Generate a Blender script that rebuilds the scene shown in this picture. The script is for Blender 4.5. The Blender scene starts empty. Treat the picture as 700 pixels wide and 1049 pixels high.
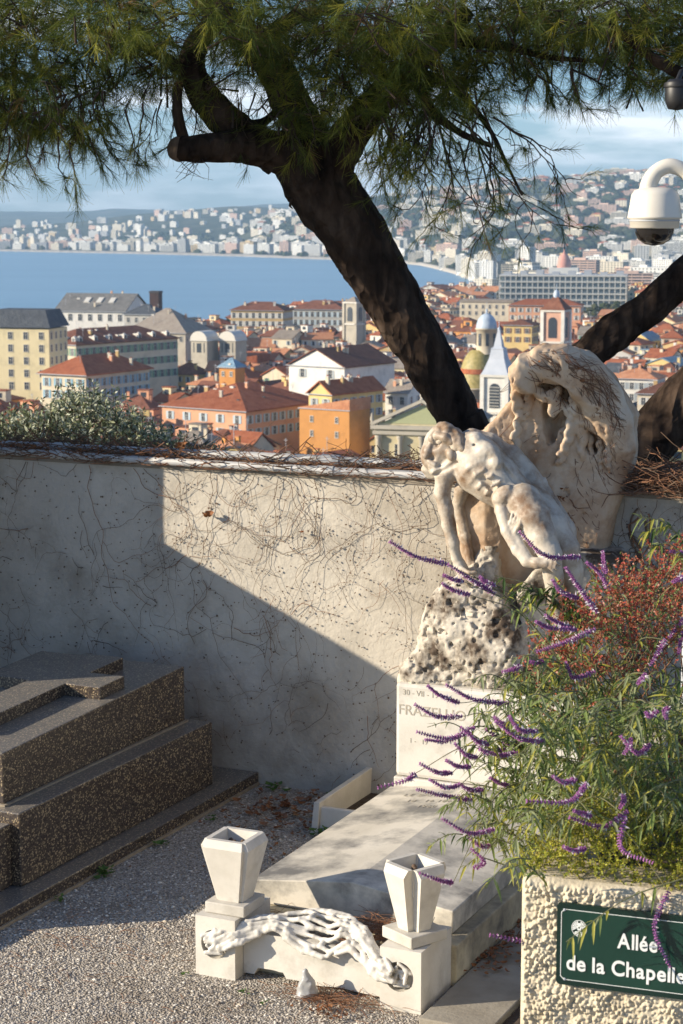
import bpy, math, random
import numpy as np
from mathutils import Vector, Matrix, geometry
random.seed(7)
rng = np.random.default_rng(11)
C = bpy.context.scene.collection
scene = bpy.context.scene

# ------------------------------------------------------------------ camera, world, sun, exposure
F_PX, CAM_H = 2000.0, 3.3                    # focal length in pixels of a 700 x 1049 frame, eye height above the gravel
PITCH = math.atan(299.5 / F_PX)
cam_data = bpy.data.cameras.new('camera')
cam_data.sensor_fit = 'VERTICAL'
cam_data.sensor_height = 36.0
cam_data.lens = F_PX / 1049.0 * 36.0
cam_data.clip_start = 0.1
cam_data.clip_end = 120000
cam_data.dof.use_dof = True
cam_data.dof.focus_distance = 8.6
cam_data.dof.aperture_fstop = 9.0
cam = bpy.data.objects.new('camera', cam_data)
C.objects.link(cam)
cam.location = (0, 0, CAM_H)
cam.rotation_euler = (math.pi / 2 - PITCH, 0, 0)
scene.camera = cam

SUN_EL = math.radians(19.8)
TO_SUN = Vector((-0.982 * math.cos(SUN_EL), -0.191 * math.cos(SUN_EL), math.sin(SUN_EL)))
sun_data = bpy.data.lights.new('sun', 'SUN')
sun_data.energy = 5.0
sun_data.angle = math.radians(0.5)
sun_data.color = (1.0, 0.87, 0.68)
sun = bpy.data.objects.new('sun', sun_data)
C.objects.link(sun)
sun.rotation_euler = TO_SUN.to_track_quat('Z', 'Y').to_euler()
sun.location = TO_SUN * 60

world = bpy.data.worlds.new('World')
scene.world = world
world.use_nodes = True
wn, wl = world.node_tree.nodes, world.node_tree.links
wn.clear()
w_out = wn.new('ShaderNodeOutputWorld')
w_bg = wn.new('ShaderNodeBackground')
w_bg.inputs['Strength'].default_value = 0.088
sky = wn.new('ShaderNodeTexSky')
sky.sky_type = 'NISHITA'
sky.sun_disc = False
sky.sun_elevation = SUN_EL
sky.sun_rotation = math.atan2(TO_SUN.x, TO_SUN.y)
sky.altitude = 50
sky.air_density = 1.0
sky.dust_density = 0.4
sky.ozone_density = 2.5
# clouds: noise on the sky direction, flattened into banks that thin out upwards
tc = wn.new('ShaderNodeTexCoord')
mp = wn.new('ShaderNodeMapping')
mp.inputs['Scale'].default_value = (8.0, 8.0, 42.0)
mp.inputs['Location'].default_value = (1.3, 0.4, 0.2)
nz = wn.new('ShaderNodeTexNoise')
nz.inputs['Scale'].default_value = 1.0
nz.inputs['Detail'].default_value = 8.0
nz.inputs['Roughness'].default_value = 0.56
rp = wn.new('ShaderNodeValToRGB')
rp.color_ramp.elements[0].position = 0.49
rp.color_ramp.elements[1].position = 0.65
rp.color_ramp.elements[1].color = (1, 1, 1, 1)
mixc = wn.new('ShaderNodeMixRGB')
mixc.inputs['Color2'].default_value = (10.6, 10.6, 10.8, 1)
wl.new(tc.outputs['Generated'], mp.inputs['Vector'])
wl.new(mp.outputs['Vector'], nz.inputs['Vector'])
wl.new(nz.outputs['Fac'], rp.inputs['Fac'])
# the banks lie low over the horizon
sep = wn.new('ShaderNodeSeparateXYZ'); wl.new(tc.outputs['Generated'], sep.inputs['Vector'])
low = wn.new('ShaderNodeValToRGB'); low.color_ramp.elements[0].position = 0.0; low.color_ramp.elements[0].color = (0.8, 0.8, 0.8, 1); low.color_ramp.elements[1].position = 0.16; low.color_ramp.elements[1].color = (0.25, 0.25, 0.25, 1)
e_ = low.color_ramp.elements.new(0.045); e_.color = (1, 1, 1, 1)
wl.new(sep.outputs['Z'], low.inputs['Fac'])
mulc = wn.new('ShaderNodeMixRGB'); mulc.blend_type = 'MULTIPLY'; mulc.inputs['Fac'].default_value = 1.0
wl.new(rp.outputs['Color'], mulc.inputs['Color1']); wl.new(low.outputs['Color'], mulc.inputs['Color2'])
wl.new(mulc.outputs['Color'], mixc.inputs['Fac'])
tint = wn.new('ShaderNodeMixRGB'); tint.blend_type = 'MULTIPLY'; tint.inputs['Fac'].default_value = 1.0; tint.inputs['Color2'].default_value = (0.70, 0.90, 1.16, 1)
wl.new(sky.outputs['Color'], tint.inputs['Color1']); wl.new(tint.outputs['Color'], mixc.inputs['Color1'])
wl.new(mixc.outputs['Color'], w_bg.inputs['Color'])
wl.new(w_bg.outputs['Background'], w_out.inputs['Surface'])

scene.view_settings.view_transform = 'Standard'
scene.view_settings.look = 'None'
scene.view_settings.gamma = 1.0
scene.view_settings.exposure = 0.74
scene.render.engine = 'CYCLES'
scene.cycles.use_denoising = True
scene.cycles.max_bounces = 8
scene.cycles.diffuse_bounces = 3
scene.cycles.volume_bounces = 0
scene.cycles.transparent_max_bounces = 8

# ------------------------------------------------------------------ projection helpers (placing things at their own distance)
def ray(x, y):
    a = (x - 350.0) / F_PX; b = -(y - 524.5) / F_PX
    return (a, b * math.sin(PITCH) + math.cos(PITCH), b * math.cos(PITCH) - math.sin(PITCH))
def G(x, y, z=0.0):
    d = ray(x, y); t = (z - CAM_H) / d[2]
    return Vector((d[0] * t, d[1] * t, z))
def P(x, y, Y):
    d = ray(x, y); t = Y / d[1]
    return Vector((d[0] * t, Y, CAM_H + d[2] * t))
def px_of(X, Y, Z):
    dz = Z - CAM_H; zc = Y * math.cos(PITCH) - dz * math.sin(PITCH); yc = Y * math.sin(PITCH) + dz * math.cos(PITCH)
    return 350 + F_PX * X / zc, 524.5 - F_PX * yc / zc
# cemetery axes: u runs along the wall to the right, v away from the viewer
AX = math.radians(25)
E1 = Vector((math.cos(AX), -math.sin(AX), 0)); E2 = Vector((math.sin(AX), math.cos(AX), 0))
ORG = G(199, 999)
def W(u, v, z=0.0): return ORG + E1 * u + E2 * v + Vector((0, 0, z))
def PV(x, y, v):
    """the point (u, v, z) where the sight line through a pixel meets the upright plane v"""
    d = Vector(ray(x, y)); t = (v + ORG.dot(E2)) / d.dot(E2)
    q = d * t
    return (q.dot(E1) - ORG.dot(E1), v, CAM_H + q.z)

# ------------------------------------------------------------------ noise
def _hash(a, b, c, s):
    h = (a * 374761393 + b * 668265263 + c * 1274126177 + s * 974634777) & 0xFFFFFFFF
    h = ((h ^ (h >> 13)) * 1103515245) & 0xFFFFFFFF
    h = ((h ^ (h >> 15)) * 2246822519) & 0xFFFFFFFF
    return ((h ^ (h >> 16)) & 0xFFFF) / 65535.0
def vnoise(x, y, z, s=0):
    x = np.asarray(x, float); y = np.asarray(y, float); z = np.asarray(z, float)
    x, y, z = np.broadcast_arrays(x, y, z)
    xi = np.floor(x).astype(np.int64); yi = np.floor(y).astype(np.int64); zi = np.floor(z).astype(np.int64)
    fx, fy, fz = x - xi, y - yi, z - zi
    fx = fx * fx * (3 - 2 * fx); fy = fy * fy * (3 - 2 * fy); fz = fz * fz * (3 - 2 * fz)
    r = 0
    for dx in (0, 1):
        wx = fx if dx else 1 - fx
        for dy in (0, 1):
            wy = fy if dy else 1 - fy
            for dz in (0, 1):
                wz = fz if dz else 1 - fz
                r = r + wx * wy * wz * _hash(xi + dx, yi + dy, zi + dz, s)
    return r * 2 - 1
def fbm(x, y, z, s=0, o=4):
    r = 0; a = 1.0; t = 0
    for k in range(o):
        r = r + a * vnoise(np.asarray(x) * 2 ** k, np.asarray(y) * 2 ** k, np.asarray(z) * 2 ** k, s + k); t += a; a *= 0.5
    return r / t

# ------------------------------------------------------------------ mesh builder
class MB:
    def __init__(self): self.V = []; self.F = []; self.n = 0
    def add(self, v, f, mat=0, smooth=False):
        v = np.asarray(v, float).reshape(-1, 3)
        if isinstance(f, np.ndarray): self.F.append((f + self.n, mat, smooth))
        else:
            by = {}
            for q in f: by.setdefault(len(q), []).append(q)
            for k, l in by.items(): self.F.append((np.array(l, int) + self.n, mat, smooth))
        self.V.append(v); self.n += len(v)
        return self
    def box(self, x0, x1, y0, y1, z0, z1, mat=0):
        v = [(x0, y0, z0), (x1, y0, z0), (x1, y1, z0), (x0, y1, z0), (x0, y0, z1), (x1, y0, z1), (x1, y1, z1), (x0, y1, z1)]
        return self.add(v, BOXF, mat)
    def hexa(self, v, mat=0): return self.add(v, BOXF, mat)       # 8 corners, bottom ring then top ring
    def obox(self, c, ax, half, mat=0):
        c = np.array(c, float); a = [np.array(k, float) for k in ax]
        v = []
        for sz in (-1, 1):
            for sx, sy in ((-1, -1), (1, -1), (1, 1), (-1, 1)):
                v.append(c + a[0] * half[0] * sx + a[1] * half[1] * sy + a[2] * half[2] * sz)
        return self.add(v, BOXF, mat)
    def tube(self, pts, rad, n=8, mat=0, caps=True, noise=0.0, nscale=8.0, seed=0, flat=1.0):
        p = np.asarray(pts, float); m = len(p)
        r = np.full(m, rad, float) if np.isscalar(rad) else np.asarray(rad, float)
        t = np.gradient(p, axis=0); t /= np.linalg.norm(t, axis=1)[:, None] + 1e-12
        ref = np.array([0, 0, 1.0]) if abs(t[0][2]) < 0.9 else np.array([1.0, 0, 0])
        a = np.cross(t[0], ref); a /= np.linalg.norm(a)
        V = np.zeros((m, n, 3)); ang = np.linspace(0, 2 * math.pi, n, endpoint=False)
        for i in range(m):
            a = a - t[i] * a.dot(t[i]); a /= np.linalg.norm(a) + 1e-12
            b = np.cross(t[i], a)
            V[i] = p[i] + r[i] * (np.cos(ang)[:, None] * a + flat * np.sin(ang)[:, None] * b)
        if noise:
            d = fbm(V[..., 0] * nscale, V[..., 1] * nscale, V[..., 2] * nscale, seed, 3)
            V += (V - p[:, None, :]) * (d * noise)[..., None]
        i = np.arange(m - 1)[:, None] * n; j = np.arange(n)[None, :]; k = (j + 1) % n
        f = np.stack([i + j, i + k, i + n + k, i + n + j], -1).reshape(-1, 4)
        self.add(V.reshape(-1, 3), f, mat, True)
        if caps:
            self.add(V[0], [tuple(range(n))[::-1]], mat); self.add(V[-1], [tuple(range(n))], mat)
        return self
    def lathe(self, prof, c=(0, 0, 0), n=24, mat=0, smooth=True):
        prof = np.array(prof, float); m = len(prof); ang = np.linspace(0, 2 * math.pi, n, endpoint=False)
        V = np.zeros((m, n, 3))
        V[..., 0] = prof[:, 0][:, None] * np.cos(ang) + c[0]; V[..., 1] = prof[:, 0][:, None] * np.sin(ang) + c[1]; V[..., 2] = prof[:, 1][:, None] + c[2]
        i = np.arange(m - 1)[:, None] * n; j = np.arange(n)[None, :]; k = (j + 1) % n
        return self.add(V.reshape(-1, 3), np.stack([i + j, i + k, i + n + k, i + n + j], -1).reshape(-1, 4), mat, smooth)
    def shift(self, off):
        self.V = [v - np.array(off, float) for v in self.V]; return self
    def mesh(self, name, mats):
        me = bpy.data.meshes.new(name)
        if self.n:
            V = np.concatenate(self.V); me.vertices.add(len(V)); me.vertices.foreach_set('co', V.astype(np.float32).ravel())
            li = np.concatenate([f.ravel() for f, _, _ in self.F]); cnt = np.concatenate([np.full(len(f), f.shape[1]) for f, _, _ in self.F])
            mi = np.concatenate([np.full(len(f), m) for f, m, _ in self.F]); sm = np.concatenate([np.full(len(f), s) for f, _, s in self.F])
            me.loops.add(len(li)); me.loops.foreach_set('vertex_index', li.astype(np.int32))
            me.polygons.add(len(cnt)); st = np.concatenate([[0], np.cumsum(cnt)[:-1]])
            me.polygons.foreach_set('loop_start', st.astype(np.int32)); me.polygons.foreach_set('loop_total', cnt.astype(np.int32))
            me.polygons.foreach_set('material_index', mi.astype(np.int32)); me.polygons.foreach_set('use_smooth', sm.astype(bool))
            me.update(calc_edges=True); me.validate()
        for m in (mats if isinstance(mats, (list, tuple)) else [mats]): me.materials.append(m)
        return me
    def build(self, name, mats, parent=None, off=None, bevel=0.0):
        if off is not None: self.shift(off)
        o = bpy.data.objects.new(name, self.mesh(name, mats)); C.objects.link(o)
        if parent is not None: o.parent = parent
        if bevel:
            b = o.modifiers.new('bevel', 'BEVEL'); b.width = bevel; b.segments = 2; b.limit_method = 'ANGLE'; b.angle_limit = math.radians(40)
        return o
BOXF = np.array([(0, 3, 2, 1), (4, 5, 6, 7), (0, 1, 5, 4), (1, 2, 6, 5), (2, 3, 7, 6), (3, 0, 4, 7)])

def tag(o, label=None, cat=None, group=None, kind=None):
    if label: o['label'] = label
    if cat: o['category'] = cat
    if group: o['group'] = group
    if kind: o['kind'] = kind
    return o
def root(name, loc, rz=0.0, label=None, cat=None, group=None):
    o = bpy.data.objects.new(name, None); C.objects.link(o); o.location = loc; o.rotation_euler = (0, 0, rz)
    o.empty_display_size = 0.2
    return tag(o, label, cat, group)
def croot(name, u, v, z, label, cat, group=None): return root(name, W(u, v, z), -AX, label, cat, group)

# ------------------------------------------------------------------ materials
def nmat(name, cols, scale=6.0, rough=0.8, bump=0.0, bscale=40.0, bdist=0.01, detail=6.0, stain=None, stain_scale=2.0, stain_pos=(0.5, 0.7),
         rand=0.0, spec=0.5, mapscale=(1, 1, 1), voronoi=False, vcells=None, metallic=0.0, trans=0.0, coord='Object', nrough=0.6):
    m = bpy.data.materials.new(name); m.use_nodes = True
    n, l = m.node_tree.nodes, m.node_tree.links
    b = n['Principled BSDF']; out = n['Material Output']
    b.inputs['Roughness'].default_value = rough; b.inputs['Specular IOR Level'].default_value = spec; b.inputs['Metallic'].default_value = metallic
    t = n.new('ShaderNodeTexCoord'); mpn = n.new('ShaderNodeMapping'); mpn.inputs['Scale'].default_value = mapscale
    l.new(t.outputs[coord], mpn.inputs['Vector']); vec = mpn.outputs['Vector']
    if vcells:
        tx = n.new('ShaderNodeTexVoronoi'); tx.inputs['Scale'].default_value = scale; l.new(vec, tx.inputs['Vector'])
        sp = n.new('ShaderNodeSeparateColor'); l.new(tx.outputs['Color'], sp.inputs['Color']); fac = sp.outputs[0]
    else:
        tx = n.new('ShaderNodeTexNoise'); tx.inputs['Scale'].default_value = scale; tx.inputs['Detail'].default_value = detail; tx.inputs['Roughness'].default_value = nrough
        l.new(vec, tx.inputs['Vector']); fac = tx.outputs['Fac']
    cr = n.new('ShaderNodeValToRGB'); e = cr.color_ramp.elements
    k = len(cols); lo, hi = (0.0, 1.0) if vcells else (0.3, 0.7)
    if vcells: cr.color_ramp.interpolation = 'CONSTANT'
    e[0].position = lo; e[0].color = (*cols[0], 1)
    e[1].position = hi if not vcells else (k - 1) / k; e[1].color = (*cols[-1], 1)
    for i in range(1, k - 1):
        q = e.new(lo + (hi - lo) * i / (k - 1) if not vcells else i / k); q.color = (*cols[i], 1)
    l.new(fac, cr.inputs['Fac']); col = cr.outputs['Color']
    if stain is not None:
        s = n.new('ShaderNodeTexNoise'); s.inputs['Scale'].default_value = stain_scale; s.inputs['Detail'].default_value = 8; s.inputs['Roughness'].default_value = 0.65
        l.new(t.outputs[coord], s.inputs['Vector'])
        r2 = n.new('ShaderNodeValToRGB'); r2.color_ramp.elements[0].position = stain_pos[0]; r2.color_ramp.elements[1].position = stain_pos[1]
        l.new(s.outputs['Fac'], r2.inputs['Fac'])
        mx = n.new('ShaderNodeMixRGB'); mx.inputs['Color2'].default_value = (*stain, 1)
        l.new(r2.outputs['Color'], mx.inputs['Fac']); l.new(col, mx.inputs['Color1']); col = mx.outputs['Color']
    if rand:
        oi = n.new('ShaderNodeObjectInfo'); hs = n.new('ShaderNodeHueSaturation'); mr = n.new('ShaderNodeMapRange')
        mr.inputs['To Min'].default_value = 1 - rand; mr.inputs['To Max'].default_value = 1 + rand
        l.new(oi.outputs['Random'], mr.inputs['Value']); l.new(mr.outputs['Result'], hs.inputs['Value']); l.new(col, hs.inputs['Color']); col = hs.outputs['Color']
    l.new(col, b.inputs['Base Color'])
    if bump:
        bt = n.new('ShaderNodeTexVoronoi' if voronoi else 'ShaderNodeTexNoise'); bt.inputs['Scale'].default_value = bscale
        if not voronoi: bt.inputs['Detail'].default_value = 5
        l.new(vec, bt.inputs['Vector'])
        bp = n.new('ShaderNodeBump'); bp.inputs['Strength'].default_value = bump; bp.inputs['Distance'].default_value = bdist
        l.new(bt.outputs['Distance' if voronoi else 'Fac'], bp.inputs['Height']); l.new(bp.outputs['Normal'], b.inputs['Normal'])
    if trans:
        tr = n.new('ShaderNodeBsdfTranslucent'); ms = n.new('ShaderNodeMixShader'); ms.inputs['Fac'].default_value = trans
        l.new(col, tr.inputs['Color']); l.new(b.outputs['BSDF'], ms.inputs[1]); l.new(tr.outputs['BSDF'], ms.inputs[2]); l.new(ms.outputs['Shader'], out.inputs['Surface'])
    return m
def flat(name, c, rough=0.7, metallic=0.0, spec=0.5): return nmat(name, [tuple(k * 0.9 for k in c), tuple(min(1, k * 1.08) for k in c)], scale=3.0, rough=rough, metallic=metallic, spec=spec)

# ------------------------------------------------------------------ signed distance modelling for carved stone (surface nets)
class SDF:
    def __init__(self, lo, hi, h):
        self.lo = np.array(lo, float); self.h = h
        n = np.ceil((np.array(hi) - self.lo) / h).astype(int) + 1
        self.ax = [self.lo[k] + h * np.arange(n[k]) for k in range(3)]
        self.D = np.full(n, 0.3)
    def win(self, lo, hi, m):
        s = []
        for k in range(3):
            a = max(0, int((lo[k] - m - self.lo[k]) / self.h)); b = min(self.D.shape[k], int((hi[k] + m - self.lo[k]) / self.h) + 2)
            s.append(slice(a, max(a, b)))
        return tuple(s), self.ax[0][s[0]][:, None, None], self.ax[1][s[1]][None, :, None], self.ax[2][s[2]][None, None, :]
    def comb(self, s, d, k, sub=False):
        o = self.D[s]
        if sub: d = -d
        if k > 0:
            if sub:
                h = np.clip(0.5 - 0.5 * (d - o) / k * -1, 0, 1) if False else np.clip(0.5 + 0.5 * (d - o) / k, 0, 1)
                self.D[s] = o * (1 - h) + d * h + k * h * (1 - h)
            else:
                h = np.clip(0.5 + 0.5 * (o - d) / k, 0, 1)
                self.D[s] = o * (1 - h) + d * h - k * h * (1 - h)
        else: self.D[s] = np.maximum(o, d) if sub else np.minimum(o, d)
    def cap(self, a, b, ra, rb=None, k=0.02, sub=False, sq=(1, 1, 1)):
        rb = ra if rb is None else rb
        a = np.array(a, float); b = np.array(b, float); R = max(ra, rb)
        sc = np.array(sq, float)
        lo = np.minimum(a, b) - R / sc.min(); hi = np.maximum(a, b) + R / sc.min()
        s, x, y, z = self.win(lo, hi, k + 0.05)
        ba = (b - a) * sc; L2 = ba.dot(ba) + 1e-12
        px, py, pz = (x - a[0]) * sc[0], (y - a[1]) * sc[1], (z - a[2]) * sc[2]
        t = np.clip((px * ba[0] + py * ba[1] + pz * ba[2]) / L2, 0, 1)
        d = np.sqrt((px - t * ba[0]) ** 2 + (py - t * ba[1]) ** 2 + (pz - t * ba[2]) ** 2) - (ra + (rb - ra) * t)
        self.comb(s, d, k, sub); return self
    def chain(self, pts, rads, k=0.02, sub=False, sq=(1, 1, 1)):
        for i in range(len(pts) - 1): self.cap(pts[i], pts[i + 1], rads[i], rads[i + 1], k, sub, sq)
        return self
    def ell(self, c, r, k=0.02, sub=False, rot=None):
        c = np.array(c, float); r = np.array(r, float); R = r.max()
        s, x, y, z = self.win(c - R, c + R, k + 0.05)
        px, py, pz = x - c[0], y - c[1], z - c[2]
        if rot is not None:      # rotation about the v axis, in the u-z plane
            ca, sa = math.cos(rot), math.sin(rot); px, pz = px * ca + pz * sa, -px * sa + pz * ca
        q = np.sqrt((px / r[0]) ** 2 + (py / r[1]) ** 2 + (pz / r[2]) ** 2)
        self.comb(s, (q - 1) * r.min(), k, sub); return self
    def poly(self, uz, v0, v1, rnd=0.03, k=0.02, sub=False):
        uz = np.array(uz, float)
        lo = (uz[:, 0].min() - rnd, v0, uz[:, 1].min() - rnd); hi = (uz[:, 0].max() + rnd, v1, uz[:, 1].max() + rnd)
        s, x, y, z = self.win(lo, hi, k + 0.06)
        X = np.broadcast_to(x[:, 0, :], (x.shape[0], z.shape[2])).copy(); Z = np.broadcast_to(z[0], (1, z.shape[2])); Z = np.broadcast_to(Z, X.shape)
        d2 = np.full(X.shape, 1e9); inside = np.zeros(X.shape, bool); n = len(uz)
        for i in range(n):
            a, b = uz[i], uz[(i + 1) % n]; e = b - a
            t = np.clip(((X - a[0]) * e[0] + (Z - a[1]) * e[1]) / (e.dot(e) + 1e-12), 0, 1)
            d2 = np.minimum(d2, (X - a[0] - t * e[0]) ** 2 + (Z - a[1] - t * e[1]) ** 2)
            c = (a[1] > Z) != (b[1] > Z)
            with np.errstate(divide='ignore', invalid='ignore'):
                inside ^= c & (X < (b[0] - a[0]) * (Z - a[1]) / (b[1] - a[1] + 1e-15) + a[0])
        d = np.sqrt(d2); d[inside] *= -1
        d = d[:, None, :] + rnd
        w = np.abs(y - (v0 + v1) / 2) - (v1 - v0) / 2 + rnd
        dd = np.minimum(np.maximum(d, w), 0) + np.sqrt(np.maximum(d, 0) ** 2 + np.maximum(w, 0) ** 2) - rnd
        self.comb(s, dd, k, sub); return self
    def disp(self, f, band=0.06):
        m = np.abs(self.D) < band
        i, j, k = np.nonzero(m)
        self.D[m] += f(self.ax[0][i], self.ax[1][j], self.ax[2][k]); return self
    def mesh(self, mb, mat=0):
        D = self.D; D[0] = D[-1] = 0.1; D[:, 0] = D[:, -1] = 0.1; D[:, :, 0] = D[:, :, -1] = 0.1
        ins = D < 0; n = D.shape
        c = np.zeros((n[0] - 1, n[1] - 1, n[2] - 1), np.int8)
        for a in (0, 1):
            for b in (0, 1):
                for e in (0, 1): c += ins[a:n[0] - 1 + a, b:n[1] - 1 + b, e:n[2] - 1 + e]
        cell = np.argwhere((c > 0) & (c < 8))
        idx = np.full(c.shape, -1, np.int64); idx[tuple(cell.T)] = np.arange(len(cell))
        pos = np.zeros((len(cell), 3)); cnt = np.zeros(len(cell))
        cor = [(a, b, e) for a in (0, 1) for b in (0, 1) for e in (0, 1)]
        val = {q: D[tuple((cell + np.array(q)).T)] for q in cor}
        for q in cor:
            for ax in range(3):
                if q[ax]: continue
                r = list(q); r[ax] = 1; r = tuple(r)
                d0, d1 = val[q], val[r]; m = (d0 < 0) != (d1 < 0)
                t = np.where(m, d0 / np.where(m, d0 - d1, 1), 0)
                pt = np.tile(np.array(q, float), (len(cell), 1)); pt[:, ax] += t
                pos[m] += pt[m]; cnt[m] += 1
        pos = (cell + pos / cnt[:, None]) * self.h + self.lo
        faces = []
        for ax in range(3):
            o1, o2 = [k for k in range(3) if k != ax]
            sl0 = [slice(1, n[k] - 1) for k in range(3)]; sl1 = list(sl0); sl0[ax] = slice(0, n[ax] - 1); sl1[ax] = slice(1, n[ax])
            A, B = ins[tuple(sl0)], ins[tuple(sl1)]
            e = np.argwhere(A != B)
            if not len(e): continue
            fl = A[tuple(e.T)]
            base = e.copy(); 
            for k in (o1, o2): base[:, k] += 1
            def at(d1, d2):
                q = base.copy(); q[:, o1] -= d1; q[:, o2] -= d2; return idx[tuple(q.T)]
            f = np.stack([at(1, 1), at(0, 1), at(0, 0), at(1, 0)], 1)
            if ax == 1: fl = ~fl
            f[~fl] = f[~fl][:, ::-1]
            faces.append(f)
        mb.add(pos, np.concatenate(faces), mat, True); return mb
    def front(self, u, z):
        """v of the first surface met from the viewer's side"""
        i = int((u - self.lo[0]) / self.h); k = int((z - self.lo[2]) / self.h)
        if not (0 <= i < self.D.shape[0] and 0 <= k < self.D.shape[2]): return None
        j = np.nonzero(self.D[i, :, k] < 0)[0]
        return None if not len(j) else self.ax[1][j[0]]
# ------------------------------------------------------------------ land, sea, haze
SEA_Z = -75.0
FAC = 2000.0 * 1.011
def D_sea(y): return (CAM_H - SEA_Z) / np.tan(PITCH + np.arctan((np.asarray(y, float) - 524.5) / F_PX))
NEAR_S = np.array([(-900, 420), (-200, 640), (0, 760), (150, 930), (300, 1080), (400, 1260), (450, 1500), (480, 1800), (508, 2190)], float)
FAR_S = np.array([(-900, 245), (-300, 252), (0, 257.5), (150, 260.5), (250, 263), (330, 266), (400, 268.5), (430, 272), (452, 277), (472, 283), (490, 290), (508, 297.5)], float)
SKY_A = np.array([(-900, 250), (-200, 238), (0, 232), (60, 229), (110, 224), (180, 217), (240, 212.5), (290, 214), (340, 218), (420, 222), (1800, 224)], float)
SKY_B = np.array([(-900, 214), (-300, 219), (0, 216), (60, 216), (120, 213), (180, 215), (230, 213), (270, 209), (310, 209), (400, 212), (1800, 214)], float)
SKY_R = np.array([(-900, 300), (200, 262), (255, 236), (300, 219), (350, 209), (400, 204), (450, 199), (500, 193), (560, 187), (610, 183), (700, 179), (900, 172), (1800, 170)], float)
def sm(t): t = np.clip(t, 0, 1); return t * t * (3 - 2 * t)
def land_h(s, Y):
    """height of the land at bearing s (pixel column) and distance Y"""
    s = np.asarray(s, float); Y = np.asarray(Y, float)
    X = (s - 350) / FAC * Y
    yn = np.interp(s, NEAR_S[:, 0], NEAR_S[:, 1]); yf = D_sea(np.interp(s, FAR_S[:, 0], FAR_S[:, 1]))
    sea = (s < 508) & (Y > yn) & (Y < yf)
    base = -70.5 + 2.5 * sm((Y - yf - 60) / 700.0)
    def ridge(sk, Y0, Y1, rough, seed):
        ysk = np.interp(s, sk[:, 0], sk[:, 1])
        top = CAM_H + (225 - ysk) / FAC * Y1
        t = (Y - Y0) / (Y1 - Y0)
        up = sm(t) ** 0.85
        dn = np.clip(1 - (Y - Y1) / (Y1 * 0.5), 0, 1)
        hh = np.where(t < 1, up, dn)
        nzv = fbm(X / 620.0, Y / 620.0, 0 * X, seed, 4) * rough * np.clip(t * 2, 0, 1)
        return -72 + (top + 72) * hh + nzv
    r0 = np.maximum(yf * 1.05, 3050.0)
    R = ridge(SKY_R, r0, 5400.0, 13.0, 3)
    A = ridge(SKY_A, np.maximum(yf * 1.06, 4900), 7200.0, 15.0, 5)
    B = ridge(SKY_B, 7600.0, 12500.0, 26.0, 9)
    h = np.maximum(np.maximum(base, R), np.maximum(A, B))
    # the castle hill falls away behind the cemetery wall
    hill = np.interp(Y, [0, 13, 20, 60, 150, 260, 330], [-1.5, -1.6, -4.5, -19, -45, -66, -72])
    h = np.where(Y < 330, hill, h)
    # beach
    e = np.minimum(np.abs(Y - yf), 200.0)
    shore = (s < 520) & (Y >= yf)
    h = np.where(shore & (Y < yf + 70), np.minimum(h, SEA_Z + 0.4 + 4.0 * (Y - yf) / 70), h)
    return np.where(sea, -84.0, h)

m_land = nmat('land', [(0.030, 0.040, 0.024), (0.055, 0.065, 0.035), (0.16, 0.15, 0.11)], scale=0.012, rough=0.95, detail=8, spec=0.1)
def beach_mix(m):
    n, l = m.node_tree.nodes, m.node_tree.links
    b = n['Principled BSDF']; src = b.inputs['Base Color'].links[0].from_socket
    g = n.new('ShaderNodeNewGeometry'); sp = n.new('ShaderNodeSeparateXYZ'); l.new(g.outputs['Position'], sp.inputs['Vector'])
    cr = n.new('ShaderNodeMapRange'); cr.inputs['From Min'].default_value = SEA_Z + 3.9; cr.inputs['From Max'].default_value = SEA_Z + 4.6
    l.new(sp.outputs['Z'], cr.inputs['Value'])
    mx = n.new('ShaderNodeMixRGB'); mx.inputs['Color1'].default_value = (0.46, 0.42, 0.36, 1); l.new(cr.outputs['Result'], mx.inputs['Fac']); l.new(src, mx.inputs['Color2'])
    l.new(mx.outputs['Color'], b.inputs['Base Color'])
beach_mix(m_land)
ss = np.concatenate([np.arange(-900, -100, 10.0), np.arange(-100, 800, 2.5), np.arange(800, 1700, 10.0)])
yy = np.concatenate([np.linspace(11.5, 330, 26), np.geomspace(345, 2500, 60), np.geomspace(2530, 5600, 150), np.geomspace(5650, 16000, 70)])
SS, YY = np.meshgrid(ss, yy)
XX = (SS - 350) / FAC * YY
# the shoreline rows follow the water's edge
ZZ = land_h(SS, YY)
V = np.stack([XX, YY, ZZ], -1); nr, nc = SS.shape
i = np.arange(nr - 1)[:, None] * nc; j = np.arange(nc - 1)[None, :]
b = MB(); b.add(V.reshape(-1, 3), np.stack([i + j, i + j + 1, i + nc + j + 1, i + nc + j], -1).reshape(-1, 4), 0, True)
tag(b.build('terrain', m_land), kind='structure')

m_sea = nmat('sea', [(0.17, 0.31, 0.42), (0.21, 0.36, 0.47)], scale=0.004, rough=0.34, bump=0.6, bscale=0.09, bdist=3.0, detail=4, mapscale=(0.45, 1.6, 1), spec=0.28)
b = MB(); b.add([(-14000, 250, SEA_Z), (14000, 250, SEA_Z), (14000, 16500, SEA_Z), (-14000, 16500, SEA_Z)], [(0, 1, 2, 3)])
tag(b.build('sea', m_sea), kind='structure')

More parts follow.
